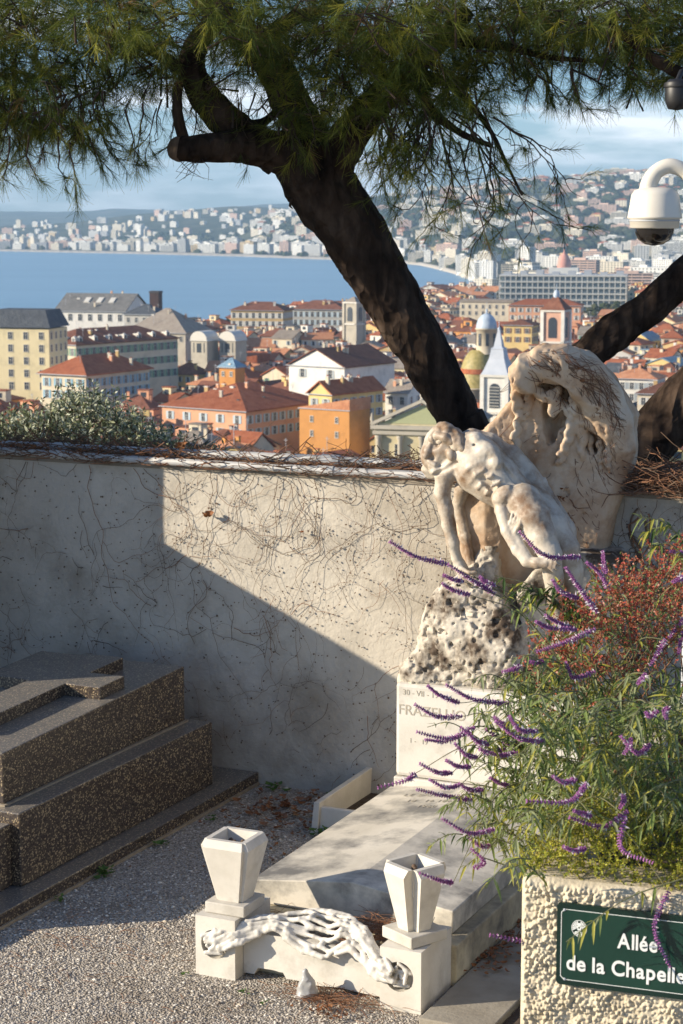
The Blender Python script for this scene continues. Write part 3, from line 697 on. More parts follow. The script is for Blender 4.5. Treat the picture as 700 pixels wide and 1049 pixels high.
landmark('villa', 'cream seafront villa with roof terrace behind the lantern dome', 'house', 526, 54, 10, 310, 1010, 1.2, 'flat', 'cream', 'taupe', yaw=-14, shut=None, nf=2, bottom=324, depth=16, cols=8)
landmark('town_house', 'white house with pale orange roof, right of the raking pine trunk', 'house', 672, 46, 20, 388, 560, 2.6, 'hip', 'white', 'pale orange', yaw=-22, shut='grey', nf=2, bottom=404, depth=12, cols=5, chim=3)
landmark('town_house', 'cream house with brown roof at the far right of the old town', 'house', 716, 60, 20, 404, 520, 2.6, 'hip', 'cream', 'brown', yaw=-18, shut='white', nf=2, bottom=420, depth=12, cols=5, chim=3)
# the big office slab with deep balconies
c = P(511, 281, 1340); k = 1340 / 2000; Wd = 112 * k; Hd = c.z - GROUND_Z; a_ = math.radians(9)
r = root('office_block', (P(578, 281, 1340).x, 1340, GROUND_Z), -a_, 'wide grey office block with six decks of glazed balconies', 'building')
Ln = 128 * k; Dp = 40.0
mb = MB(); mb.box(-Ln / 2 + 1.5, Ln / 2 - 1.5, -Dp / 2 + 1.5, Dp / 2, 0, Hd - 0.5); mb.build('wall', nmat('office_glass', [(0.10, 0.14, 0.17), (0.20, 0.25, 0.28)], scale=0.3, rough=0.3), r)
for q in range(9):
    z = Hd - q * 4.0 - 1.0
    if z < 2: break
    mb = MB(); mb.box(-Ln / 2, Ln / 2, -Dp / 2 - 0.5, Dp / 2 + 0.5, z, z + 0.9); mb.build('deck', flat('office_concrete', (0.50, 0.50, 0.47)) if q == 0 else bpy.data.materials['office_concrete'], r)
for q in range(24):
    xq = -Ln / 2 + 0.6 + q * (Ln - 1.2) / 23; mb = MB(); mb.box(xq - 0.35, xq + 0.35, -Dp / 2 - 0.2, -Dp / 2 + 0.5, 0, Hd - 1.0); mb.build('column', bpy.data.materials['office_concrete'], r)
for q in range(8):
    xq = -Ln / 2 + 5 + q * (Ln - 10) / 7; mb = MB(); mb.box(xq - 2.5, xq + 2.5, -6, 6, Hd - 0.1, Hd + 1.6 + (q % 3) * 0.7); mb.build('plant_room', m_steel, r)
for q in range(7):
    yq = -Dp / 2 + 3 + q * (Dp - 6) / 6; mb = MB(); mb.box(Ln / 2 - 0.5, Ln / 2 + 0.2, yq - 0.35, yq + 0.35, 0, Hd - 1.0); mb.build('column', bpy.data.materials['office_concrete'], r)
LANDS.append(('the wide grey office block', 505, 655, 318, 1340, (r.location.x, 1340, Ln / 2)))

# ---------------------------------------------------------------- ordinary town houses
def small_house_mb(w, d, he, roof, rh, wall, roofc, shut, nch, seed):
    rs = random.Random(seed); mb = MB()
    wall_mesh(mb, w, d, 0, he, roof, rh, 0); roof_mesh(mb, w, d, he, rh, roof, rs.uniform(0.3, 0.8), 1)
    fh = 3.2
    for side in range(2):
        L_ = w if side == 0 else d; n = max(2, int(L_ / rs.uniform(2.8, 3.8)))
        for f in range(3):
            for q in range(n):
                if rs.random() < 0.12: continue
                t = (q + 0.5) / n * L_ - L_ / 2; z = he - 2.7 - f * fh
                def bx(a, b, zz0, zz1, pr, m):
                    if side == 0: mb.box(t + a, t + b, -d / 2 - pr, -d / 2 + 0.02, zz0, zz1, m)
                    else: mb.box(w / 2 - 0.02, w / 2 + pr, t + a, t + b, zz0, zz1, m)
                bx(-0.5, 0.5, z, z + 1.7, 0.03, 2)
                if shut: bx(-1.05, -0.5, z, z + 1.7, 0.08, 3); bx(0.5, 1.05, z, z + 1.7, 0.08, 3)
                bx(-0.65, 0.65, z - 0.12, z, 0.12, 4)
    for q in range(nch):
        x, y = rs.uniform(-0.4, 0.4) * w, rs.uniform(-0.35, 0.35) * d; s = rs.uniform(0.35, 0.7); t = he + rh * rs.uniform(0.5, 1.0) + rs.uniform(0.4, 1.4)
        mb.box(x - s, x + s, y - s * 0.6, y + s * 0.6, he - 0.3, t, 0); mb.box(x - s * 1.15, x + s * 1.15, y - s * 0.8, y + s * 0.8, t, t + 0.2, 1)
    if rs.random() < 0.35:      # roof terrace box or dormer
        x, y = rs.uniform(-0.25, 0.25) * w, rs.uniform(-0.2, 0.2) * d; s = rs.uniform(1.2, 2.2)
        mb.box(x - s, x + s, y - s * .8, y + s * .8, he, he + rh + 1.2, 0); mb.box(x - s - .2, x + s + .2, y - s * .8 - .2, y + s * .8 + .2, he + rh + 1.2, he + rh + 1.45, 1); mb.box(x - s * 0.5, x + s * 0.5, y - s * .8 - .05, y - s * .8, he + rh - 0.6, he + rh + 0.7, 2)
    if rs.random() < 0.5:
        x, y = rs.uniform(-0.3, 0.3) * w, rs.uniform(-0.3, 0.3) * d; mb.box(x - .04, x + .04, y - .04, y + .04, he, he + rh + 3.2, 5); mb.box(x - .6, x + .6, y - .03, y + .03, he + rh + 2.7, he + rh + 2.78, 5)
    if roof in ('hip', 'gable_x', 'gable_y') and rs.random() < 0.5:   # skylights
        pass
    return mb, [M_WALL[wall], M_ROOF[roofc], m_pane, M_SHUT[shut or 'grey'], m_trim, m_steel]
HOUSES = []
rs = random.Random(21)
Yrow = 372.0
placed = []
while Yrow < 1420:
    Xl = (-130 - 350) / FAC * Yrow; Xr = (840 - 350) / FAC * Yrow
    x = Xl + rs.uniform(0, 10)
    big = 0.92 + (Yrow - 400) / 2200
    while x < Xr:
        w = rs.uniform(7.5, 14.5) * big; d = rs.uniform(8, 12) * big
        X, Y = x + w / 2, Yrow + rs.uniform(-5, 5) * big
        s = 350 + FAC * X / Y
        x += w * rs.uniform(0.98, 1.2) + (rs.uniform(4, 9) if rs.random() < 0.15 else 0)
        yn = np.interp(s, NEAR_S[:, 0], NEAR_S[:, 1])
        if s < 508 and Y > yn - 25: continue
        topz = -70.5 + rs.uniform(18.5, 24.5) + (3 if Y > 800 else 0) + max(0, 455 - Y) * 0.085
        rh = rs.uniform(1.8, 3.6)
        yp = px_of(X, Y, topz + rh + 0.8)[1]
        if yp > (476 if s < 640 else 500): continue
        wpx = w * 1.1 / Y * 1000
        bad = any(math.hypot(X - q[5][0], Y - q[5][1]) < q[5][2] * 0.95 + max(w, d) * 0.55 for q in LANDS)
        bad = bad or any(s + wpx > q[1] + 2 and s - wpx < q[2] - 2 and Y < q[4] and yp < q[3] - 3 for q in LANDS)
        if bad: continue
        if s < 505 and Y > 640 and yp < 322 and s < 240: continue
        placed.append((X, Y, w, d, topz, rh, s, px_of(X, Y, topz)[1]))
    Yrow += rs.uniform(13, 17) * big
placed.sort(key=lambda p: p[1])
REFS = [('the pink clock tower', 570, 335), ('the white bell tower', 511, 405), ('the lantern dome', 496, 350), ('the stone bell tower', 363, 328), ('the orange turret', 237, 382), ('the bright orange house', 345, 432),
        ('the white gabled house', 335, 368), ('the green church front', 430, 440), ('the long cream building', 110, 358), ('the blue shuttered house', 95, 388), ('the yellow apartment building', 25, 352),
        ('the white hall', 100, 318), ('the taupe pyramid roof', 170, 332), ('the office block', 580, 297), ('the coral house', 560, 320), ('the big orange house', 250, 425), ('the twin pavilions', 220, 348),
        ('the pale roofed white house', 650, 392), ('the yellow flat house', 532, 341), ('the palace with blue shutters', 326, 322), ('the grey mansion', 265, 326), ('the small cream house', 405, 408)]
used_labels = set()
wallw = [('cream', 5), ('white', 4), ('pale yellow', 3), ('yellow', 2), ('orange', 2), ('pink', 2), ('ochre', 2), ('grey', 2), ('salmon', 2), ('stone', 1)]
roofw = [('red', 8), ('brown', 5), ('pale orange', 4), ('taupe', 2), ('dark slate', 1), ('blue grey', 0.6)]
def pick(r, t): return r.choices([a for a, _ in t], [b for _, b in t])[0]
shape_word = {'hip': 'hipped', 'gable_x': 'gabled', 'gable_y': 'gable fronted', 'flat': 'flat', 'shed': 'lean-to'}
DROP = set()
REST = MB(); REST_M = []; SOLO = 284
for n, (X, Y, w, d, tz, rh, s, yp) in enumerate(placed):
    r = random.Random(1000 + n)
    ref = min(REFS, key=lambda q: (q[1] - s) ** 2 + 3 * (q[2] - yp) ** 2)
    dx, dy = s - ref[1], yp - ref[2]
    rel = ('left of' if dx < 0 else 'right of') if abs(dx) > 1.4 * abs(dy) else ('beyond' if dy < 0 else 'in front of')
    for k in range(60):
        wall, rc = pick(r, wallw), pick(r, roofw); sh = r.choices(['hip', 'gable_x', 'gable_y', 'flat', 'shed'], [5, 4, 3, 1.2, 1])[0]
        if sh == 'flat' and rc in ('red', 'pale orange'): rc = 'taupe'
        nch = r.choice([0, 1, 2, 3]); shut = r.choice(['pale blue', 'green', 'grey', 'brown', None, 'white'])
        lab = f"{wall} house with {rc} {shape_word[sh]} roof" + (f" and {['no', 'one', 'two', 'three'][nch]} stack{'s' if nch != 1 else ''}" if k > 8 and nch else '') + f" {rel} {ref[0]}"
        if lab not in used_labels and len(lab.split()) <= 16: break
    yaw = r.choice([-38, -34, -42, -30, 50, -14, -22]) if r.random() < 0.9 else r.uniform(-60, 0)
    if yaw == 50: yaw = -40
    he = tz - GROUND_Z
    mb, ml = small_house_mb(w, d, he, sh, {'flat': 0.5, 'shed': rh * 0.7}.get(sh, rh), wall, rc, shut, nch, n)
    if n >= SOLO or not (-20 < s < 720):      # the farthest roofs, packed behind one another
        ca, sa = math.cos(math.radians(yaw)), math.sin(math.radians(yaw)); idx = []
        for m in ml:
            if m not in REST_M: REST_M.append(m)
            idx.append(REST_M.index(m))
        n0 = REST.n
        for q in mb.V: REST.V.append(np.stack([X + q[:, 0] * ca - q[:, 1] * sa, Y + q[:, 0] * sa + q[:, 1] * ca, GROUND_Z + q[:, 2]], 1))
        for f, m, sm_ in mb.F: REST.F.append((f + n0, idx[m], sm_))
        REST.n += mb.n; SOLO += n < SOLO
        continue
    used_labels.add(lab)
    me = mb.mesh('town_house', ml)
    o = bpy.data.objects.new('town_house', me); C.objects.link(o); o.location = (X, Y, GROUND_Z); o.rotation_euler = (0, 0, math.radians(yaw))
    tag(o, lab, 'house', 'houses of the old town'); HOUSES.append(o)

print('houses', len(HOUSES), 'of', len(placed))
tag(REST.build('distant_houses', REST_M), 'packed mass of small tiled roofs at the far edge of the old town', 'houses', kind='stuff')
# ---------------------------------------------------------------- the far shore: blocks along the front, buildings on the hill
FARC = {'white': (0.72, 0.71, 0.67), 'cream': (0.68, 0.62, 0.50), 'pink': (0.62, 0.44, 0.36), 'ochre': (0.60, 0.46, 0.26), 'grey': (0.46, 0.47, 0.48)}
M_FAR = {k: nmat('far_wall_' + k, [tuple(c * 0.9 for c in v), v], scale=0.1, rough=0.9, rand=0.12, spec=0.2) for k, v in FARC.items()}
def block_template(w, d, fl, kind, col):
    mb = MB(); H = fl * 3.1
    mb.box(-w / 2 + 1, w / 2 - 1, -d / 2 + 1, d / 2 - 1, -30, H, 0)
    n = max(3, int(w / 5.0))
    for f in range(fl):
        z = f * 3.1
        if kind == 'balcony':
            mb.box(-w / 2, w / 2, -d / 2 - 0.4, d / 2, z + 2.5, z + 3.1, 0); mb.box(-w / 2 + 1.5, w / 2 - 1.5, -d / 2 + 0.9, -d / 2 + 1.3, z + 0.9, z + 2.4, 1)
            mb.box(w / 2 - 1.2, w / 2 - 0.85, -d / 2 + 2, d / 2 - 2, z + 1.0, z + 2.3, 1)
            mb.box(-w / 2, w / 2, -d / 2 - 0.4, -d / 2 - 0.2, z, z + 0.9, 0)
        else:
            for q in range(n):
                x = (q + 0.5) / n * (w - 2) - (w - 2) / 2; mb.box(x - 0.9, x + 0.9, -d / 2 + 0.85, -d / 2 + 1.1, z + 0.8, z + 2.5, 1)
            m_ = max(2, int(d / 5))
            for q in range(m_):
                y = (q + 0.5) / m_ * (d - 2) - (d - 2) / 2; mb.box(w / 2 - 1.1, w / 2 - 0.85, y - 0.9, y + 0.9, z + 0.8, z + 2.5, 1)
    if kind == 'balcony':
        for q in range(n // 2 + 1):
            x = q / (n // 2) * (w - 1) - (w - 1) / 2; mb.box(x - 0.3, x + 0.3, -d / 2 - 0.38, -d / 2 + 1, -2, H - 0.1, 0)
        mb.box(-w * 0.2, w * 0.15, -d * .25, d * .25, H, H + 2.8, 0)
    elif kind == 'villa': roof_mesh(mb, w - 2, d - 2, H + 0.2, 3.0, 'hip', 0.8, 2)
    else:
        mb.box(-w / 2 + .6, w / 2 - .6, -d / 2 + .6, d / 2 - .6, H, H + 0.8, 0); mb.box(-w * 0.3, -w * 0.1, -d * .2, d * .2, H, H + 3.2, 0)
    return mb.mesh('far_block', [M_FAR[col], m_pane, M_ROOF['red']])
TPL = {}
def far_building(name, label, cat, group, X, Y, Z, rz, w, d, fl, kind, col, sc=1.0):
    k = (w, d, fl, kind, col)
    if k not in TPL: TPL[k] = block_template(*k)
    o = bpy.data.objects.new(name, TPL[k]); C.objects.link(o); o.location = (X, Y, Z); o.rotation_euler = (0, 0, rz); o.scale = (sc, sc, sc)
    return tag(o, label, cat, group)
rs = random.Random(5)
SIZES = [(38, 16, 8), (46, 18, 9), (30, 16, 7), (54, 18, 7), (26, 16, 11)]
colw = [('white', 6), ('cream', 4), ('pink', 1.2), ('ochre', 1), ('grey', 1)]
def land_z(X, Y): return float(land_h(350 + FAC * X / Y, Y))
nfar = 0
for row, (off, gap) in enumerate(((105, 0.98), (185, 1.0), (290, 1.05), (420, 1.15))):   # along the water
    s = -60.0
    while s < 512:
        yf = float(D_sea(np.interp(s, FAR_S[:, 0], FAR_S[:, 1]))); Y = yf + off * (1 + 0.25 * (yf - 2000) / 2500) + rs.uniform(-20, 20)
        w, d, fl = rs.choice(SIZES); k = rs.uniform(0.6, 0.95) * (0.85 if s > 430 else 1)
        X = (s - 350) / FAC * Y; col = pick(rs, colw); kind = 'balcony' if rs.random() < 0.6 else 'plain'
        far_building('seafront_block', f"{col} apartment block in the rows along the far bay front", 'apartment block', f'{col} blocks along the bay front', X, Y, land_z(X, Y), rs.uniform(-0.95, -0.3), w, d, fl, kind, col, k); nfar += 1
        s += (w * k * gap + rs.uniform(0, 9)) / Y * FAC
print('seafront', nfar)
nfar = 0
for row in range(13):                                               # the flat quarter inland of the beach
    Y = 1560 + row * 135
    s = 500.0 + max(0, (3 - row)) * 40
    while s < 735:
        w, d, fl = rs.choice(SIZES); k = rs.uniform(0.62, 0.95); X = (s - 350) / FAC * Y
        step = (w * k * 1.15 + rs.uniform(2, 30)) / Y * FAC
        if not (Y < 1750 and 500 < s < 665):
            col = pick(rs, colw); Yj = Y + rs.uniform(-40, 40)
            if not (s < 520 and Yj < D_sea(300)):
                far_building('district_block', f"{col} apartment block in the flat quarter behind the office block", 'apartment block', f'{col} blocks of the flat quarter', X, Yj, land_z(X, Yj), rs.choice([-0.7, -0.5, -0.9, -0.2]), w, d, fl, 'balcony' if rs.random() < 0.5 else 'plain', col, k); nfar += 1
        s += step
print('district', nfar)
cand = []
for q in range(9000):
    s = rs.uniform(265, 760); Y = rs.uniform(3350, 5350)
    if s < 430 and Y < D_sea(np.interp(s, FAR_S[:, 0], FAR_S[:, 1])) + 520: continue
    cand.append((s, Y))
hill = []
for s, Y in cand:
    X = (s - 350) / FAC * Y
    z = land_z(X, Y)
    if z < -58: continue
    dens = 0.42 + 0.6 * float(vnoise(X / 240.0, Y / 300.0, 0.0, 4))
    if rs.random() > dens: continue
    if any((X - a) ** 2 + (Y - b) ** 2 < 47 ** 2 for a, b, _ in hill): continue
    hill.append((X, Y, z))
hill = hill[:400]
for X, Y, z in hill:
    big = rs.random() < 0.46
    if big:
        w, d, fl = rs.choice([(44, 16, 6), (60, 16, 7), (34, 16, 8)]); col = rs.choices(['white', 'cream', 'pink'], [5, 3, 3])[0]
        far_building('hillside_block', f"{col} apartment slab among trees on the far hillside", 'apartment block', f'{col} slabs on the hillside', X, Y, z - 1, rs.uniform(-1.0, -0.3), w, d, fl, 'balcony', col, rs.uniform(0.7, 1.0))
    else:
        w, d, fl = rs.choice([(18, 14, 3), (22, 14, 3), (16, 12, 2), (24, 16, 4)]); col = pick(rs, colw)
        far_building('hillside_villa', f"{col} red roofed villa among trees on the far hillside", 'villa', f'{col} villas on the hillside', X, Y, z - 0.5, rs.uniform(-1.1, -0.1), w, d, fl, 'villa', col, rs.uniform(0.8, 1.2))
ridge_x = [(503, 40), (520, 30), (538, 34), (556, 44), (588, 56), (640, 44), (668, 50), (690, 40)]     # slabs on the skyline
for q, (s, w) in enumerate(ridge_x):
    Y = 5330 + rs.uniform(-60, 20); X = (s - 350) / FAC * Y
    far_building('hillside_block', "white apartment slab standing on the skyline of the hill", 'apartment block', 'slabs on the skyline', X, Y, land_z(X, Y) - 2, rs.uniform(-0.9, -0.5), 44, 16, 6, 'balcony', 'white', rs.uniform(0.8, 1.05))
nlow = 0
for q in range(230):                                                # low slopes far to the left
    s = rs.uniform(-40, 300); Y = rs.uniform(5000, 6900); X = (s - 350) / FAC * Y
    w, d, fl = rs.choice(SIZES + [(22, 14, 4), (24, 16, 3)]); col = pick(rs, colw)
    far_building('distant_block', f"{col} building dotted over the low slopes across the bay", 'building', f'{col} buildings on the low slopes', X, Y, land_z(X, Y) - 1, rs.uniform(-1.0, -0.3), w, d, fl, 'plain', col, rs.uniform(0.4, 0.8)); nlow += 1
# pink domed hotel
c = P(578, 274, 2150); r = root('domed_hotel', (c.x, c.y, land_z(c.x, 2150)), -0.2, 'pale hotel with a pink dome beyond the office block', 'hotel')
hz = c.z - r.location.z
mb = MB(); mb.box(-16, 16, -8, 8, -2, max(14, hz)); mb.build('wall', M_FAR['white'], r); hz = max(14, hz)
mb = MB(); mb.lathe([(7.5, hz), (7.8, hz + 3), (7.0, hz + 8), (4.5, hz + 13), (1.2, hz + 16), (0.4, hz + 20)], n=18); mb.build('dome', nmat('pink_dome', [(0.55, 0.24, 0.18), (0.6, 0.3, 0.24)], scale=0.3), r)

# woods, gardens and palms of the far shore and hill: countless, one mass
def ico():
    t = (1 + 5 ** .5) / 2
    v = np.array([(-1, t, 0), (1, t, 0), (-1, -t, 0), (1, -t, 0), (0, -1, t), (0, 1, t), (0, -1, -t), (0, 1, -t), (t, 0, -1), (t, 0, 1), (-t, 0, -1), (-t, 0, 1)], float)
    f = np.array([(0, 11, 5), (0, 5, 1), (0, 1, 7), (0, 7, 10), (0, 10, 11), (1, 5, 9), (5, 11, 4), (11, 10, 2), (10, 7, 6), (7, 1, 8), (3, 9, 4), (3, 4, 2), (3, 2, 6), (3, 6, 8), (3, 8, 9), (4, 9, 5), (2, 4, 11), (6, 2, 10), (8, 6, 7), (9, 8, 1)])
    return v / np.linalg.norm(v[0]), f
IV, IF_ = ico()
def ico2():
    v = list(map(tuple, IV)); f = []; mid = {}
    def m(a, b):
        k = (min(a, b), max(a, b))
        if k not in mid:
            p = (np.array(v[a]) + np.array(v[b])) / 2; p /= np.linalg.norm(p); v.append(tuple(p)); mid[k] = len(v) - 1
        return mid[k]
    for a, b, c in IF_:
        ab, bc, ca = m(a, b), m(b, c), m(c, a); f += [(a, ab, ca), (b, bc, ab), (c, ca, bc), (ab, bc, ca)]
    return np.array(v), np.array(f)
IV2, IF2 = ico2()
def scatter_blobs(mb, pos, rad, squash, seed, jit=0.35, base=(IV2, IF2), mats=1):
    g = np.random.default_rng(seed); n = len(pos); bv, bf = base
    v = bv[None] * (1 + jit * (g.random((n, len(bv), 1)) * 2 - 1)) * rad[:, None, None]
    v[..., 2] *= squash; v += pos[:, None, :]
    f = bf[None] + (np.arange(n) * len(bv))[:, None, None]
    if mats == 1: mb.add(v.reshape(-1, 3), f.reshape(-1, 3), 0, False)
    else:
        mi = g.integers(0, mats, n)
        for m in range(mats):
            k = np.nonzero(mi == m)[0]; mb.add(v[k].reshape(-1, 3), (bf[None] + (np.arange(len(k)) * len(bv))[:, None, None]).reshape(-1, 3), m, False)
g = np.random.default_rng(3)
N = 9500
s = np.where(g.random(N) < 0.72, g.uniform(260, 780, N), g.uniform(-80, 420, N)); Y = np.where(s > 508, g.uniform(2100, 5500, N), g.uniform(3000, 5600, N))
yf = D_sea(np.interp(s, FAR_S[:, 0], FAR_S[:, 1])); ok = (s > 508) | (Y > yf + 60)
s, Y = s[ok], Y[ok]; X = (s - 350) / FAC * Y; Z = land_h(s, Y)
keep = (vnoise(X / 120.0, Y / 160.0, 0 * X, 8) > -0.35) & ((Z > -60) | (g.random(len(s)) < 0.3))
X, Y, Z = X[keep], Y[keep], Z[keep]
rad = g.uniform(5, 13, len(X)) * np.where(Z > -60, 1.0, 0.7)
m_w = [nmat('woods_' + n_, [tuple(c * 0.7 for c in v), v], scale=0.05, rough=0.95, spec=0.1) for n_, v in (('dark', (0.030, 0.045, 0.024)), ('mid', (0.05, 0.065, 0.03)), ('olive', (0.075, 0.08, 0.04)))]
mb = MB(); scatter_blobs(mb, np.stack([X, Y, Z + rad * 0.3], -1), rad, 0.8, 4, mats=3)
tag(mb.build('woods', m_w), 'dark trees and gardens massed between the buildings of the far shore', 'woods', kind='stuff')
# a few trees standing in the town
for q, (px, py, Y, R_) in enumerate(((612, 324, 1180, 8), (628, 321, 1190, 9), (641, 326, 1150, 7), (604, 330, 1100, 6), (655, 322, 1200, 8), (688, 330, 1050, 9))):
    c = P(px, py, Y); r = root('town_tree', (c.x, c.y, GROUND_Z), 0, ['round dark tree below the office block, leftmost but one', 'tallest round tree below the right end of the office block', 'small tree just right of the tallest tree by the office block', 'low tree at the left of the clump below the office block', 'round tree farthest right in the clump below the office block', 'broad tree behind the raking pine trunk'][q], 'tree', 'trees by the office block')
    hz = c.z - GROUND_Z
    mb = MB(); mb.tube([(0, 0, 0), (0.3, 0, hz * 0.5), (0, 0.2, hz)], [0.7, 0.5, 0.3], 8); mb.build('trunk', m_w[0], r)
    g2 = np.random.default_rng(q); n = 70; pos = g2.normal(0, 0.45, (n, 3)) * R_; pos[:, 2] = pos[:, 2] * 0.8 + hz
    mb = MB(); scatter_blobs(mb, pos, g2.uniform(0.18, 0.34, n) * R_, 0.8, q, 0.4, (IV, IF_), 2); mb.build('crown', m_w[1:], r)
# ------------------------------------------------------------------ cemetery ground, wall, pipes
m_gravel = nmat('gravel', [(0.22, 0.195, 0.16), (0.38, 0.345, 0.295), (0.52, 0.48, 0.42), (0.30, 0.265, 0.22), (0.44, 0.40, 0.35)], scale=120, rough=0.95, vcells=True, bump=1.0, bscale=95, bdist=0.012, voronoi=True, stain=(0.22, 0.18, 0.135), stain_scale=1.7, stain_pos=(0.52, 0.75), spec=0.2)
b = MB(); e = [W(-16, -16), W(16, -16), W(16, 2.98), W(-16, 2.98)]
b.add([tuple(p) for p in e] + [(p.x, p.y, -1.8) for p in e], [(0, 1, 2, 3), (2, 6, 7, 3), (1, 5, 6, 2), (0, 3, 7, 4)])
tag(b.build('ground', m_gravel), kind='structure')
# loose stones lying on the gravel
g = np.random.default_rng(41)
N = 26000
u = g.uniform(-2.0, 1.6, N); v = g.uniform(-1.1, 2.74, N)
ok = ~((u > -0.0) & (u < 1.1) & (v > 0.0)) & ~((u < -1.08) & (v > -0.1)) & (g.random(N) < np.where(v < 0.9, 1.0, 0.55)) & ~((u > 1.06) & (v > -0.15))
u, v = u[ok], v[ok]; n = len(u)
pos = np.stack([ORG.x + u * E1.x + v * E2.x, ORG.y + u * E1.y + v * E2.y, 0.001 + 0 * u], -1)
m_peb = [nmat('pebble_' + n_, [c, tuple(k * 1.25 for k in c)], scale=20, rough=0.9, spec=0.25) for n_, c in (('grey', (0.36, 0.33, 0.29)), ('pale', (0.58, 0.54, 0.47)), ('tan', (0.46, 0.40, 0.32)), ('dark', (0.20, 0.175, 0.15)))]
b = MB(); scatter_blobs(b, pos, g.uniform(0.003, 0.0078, n) * np.where(g.random(n) < 0.04, 1.7, 1), 0.62, 6, 0.35, (IV, IF_), 4)
tag(b.build('gravel', m_peb), 'loose grey and white gravel covering the cemetery path', 'gravel', kind='stuff')

m_wall = nmat('old_render', [(0.35, 0.32, 0.27), (0.45, 0.415, 0.355), (0.50, 0.465, 0.40)], scale=2.6, rough=0.95, bump=0.5, bscale=38, bdist=0.012, detail=10, stain=(0.24, 0.205, 0.155), stain_scale=1.1, stain_pos=(0.50, 0.72), spec=0.15)
b = MB()
# face as a fine grid so that the render is slightly uneven
us = np.linspace(-6, 5, 330); zs = np.linspace(-0.1, 1.86, 62); UU, ZZ = np.meshgrid(us, zs)
VV = 2.75 - 0.012 * fbm(UU * 1.3, ZZ * 1.3, 0, 2, 3) - 0.006 * fbm(UU * 7, ZZ * 7, 0, 4, 3)
nr, nc = UU.shape; i = np.arange(nr - 1)[:, None] * nc; j = np.arange(nc - 1)[None, :]
b.add(np.stack([UU, VV, ZZ], -1).reshape(-1, 3), np.stack([i + j, i + j + 1, i + nc + j + 1, i + nc + j], -1).reshape(-1, 4), 0, True)
b.box(-6, 5, 2.768, 3.02, -0.1, 1.845); b.box(-6, 5, 2.742, 3.06, 1.845, 1.885, 1)
o = b.build('retaining_wall', [m_wall, nmat('coping', [(0.16, 0.135, 0.10), (0.27, 0.235, 0.19)], scale=5, rough=0.95, bump=0.5, bscale=30)])
o.location = W(0, 0); o.rotation_euler = (0, 0, -AX)
tag(o, 'old rendered retaining wall veined with dead creeper', 'wall')
m_pvc = nmat('white_pipe', [(0.40, 0.40, 0.40), (0.50, 0.495, 0.48)], scale=4, rough=0.45, stain=(0.30, 0.27, 0.23), stain_scale=9, stain_pos=(0.55, 0.75))
def pipe(label, v, z, u0, u1, r, sag, seed):
    b = MB(); us = np.linspace(u0, u1, 40)
    pts = [(q, v + 0.012 * math.sin(q * 1.7 + seed), z + sag * math.sin(q * 1.1 + seed)) for q in us]
    b.tube(pts, r, 14)
    o = b.build('water_pipe', m_pvc); o.location = W(0, 0); o.rotation_euler = (0, 0, -AX); tag(o, label, 'pipe', 'white pipes on the wall')
    for q in (u0 + 1.3, u0 + 3.1, u0 + 4.9):
        c = MB(); i0 = int((q - u0) / (u1 - u0) * 39); c.tube([pts[i0], tuple(np.array(pts[i0]) * 0.3 + np.array(pts[i0 + 1]) * 0.7)], r * 1.22, 14); c.build('pipe_coupling', m_pvc, o)
pipe('white pipe along the front edge of the wall top', 2.728, 1.898, -5.5, 0.35, 0.023, 0.005, 0.4)
pipe('thicker grey white pipe lying half buried in creeper behind the front pipe', 2.86, 1.925, -5.5, 0.9, 0.028, 0.010, 2.1)

# ------------------------------------------------------------------ dead creeper
m_vine = nmat('dead_vine', [(0.085, 0.058, 0.040), (0.17, 0.11, 0.07)], scale=9, rough=0.9)
m_vine2 = nmat('dead_vine_red', [(0.14, 0.065, 0.035), (0.26, 0.13, 0.07)], scale=12, rough=0.9)
m_dleaf = nmat('dry_leaf', [(0.13, 0.045, 0.018), (0.25, 0.10, 0.035), (0.33, 0.17, 0.07)], scale=6, rough=0.8, trans=0.2)
b = MB(); rs = random.Random(77)
def vine(u, z, ang, L, r, depth):
    pts = []; s = 0.035; k = int(L / s)
    for q in range(k):
        pts.append((u, 2.733 - abs(math.sin(q * 0.9)) * 0.004, z)); ang += rs.gauss(0, 0.38)
        u += math.cos(ang) * s; z += math.sin(ang) * s
        if z > 1.84 or z < 0.02: break
        if depth < 2 and rs.random() < 0.085: vine(u, z, ang + rs.choice([-1, 1]) * rs.uniform(0.5, 1.2), L * rs.uniform(0.3, 0.6), r * 0.65, depth + 1)
        if rs.random() < 0.13:        # tendril with a clinging pad
            a2 = ang + rs.choice([-1, 1]) * rs.uniform(0.7, 1.6); l2 = rs.uniform(0.015, 0.05)
            e = (u + math.cos(a2) * l2, 2.735, z + math.sin(a2) * l2)
            b.tube([(u, 2.733, z), e], [r * 0.5, r * 0.4], 3, caps=False); q_ = rs.uniform(0.0015, 0.0042); b.obox(e, [(1, 0, 0), (0, 1, 0), (0, 0, 1)], (q_, 0.003, q_ * rs.uniform(0.6, 1.4)), 0)
    if len(pts) > 2: b.tube(pts, np.linspace(r, r * 0.4, len(pts)), 4, caps=False, mat=rs.choice([0, 0, 1]))
for q in range(52): vine(rs.uniform(-3.3, 2.2), 1.84, -math.pi / 2 + rs.gauss(0, 0.5), rs.uniform(0.5, 1.9), rs.uniform(0.0011, 0.0024), 0)
for q in range(170): vine(rs.uniform(-3.2, 2.2), rs.uniform(0.1, 1.5), rs.uniform(0, 6.28), rs.uniform(0.10, 0.5), rs.uniform(0.0010, 0.0024), 0)
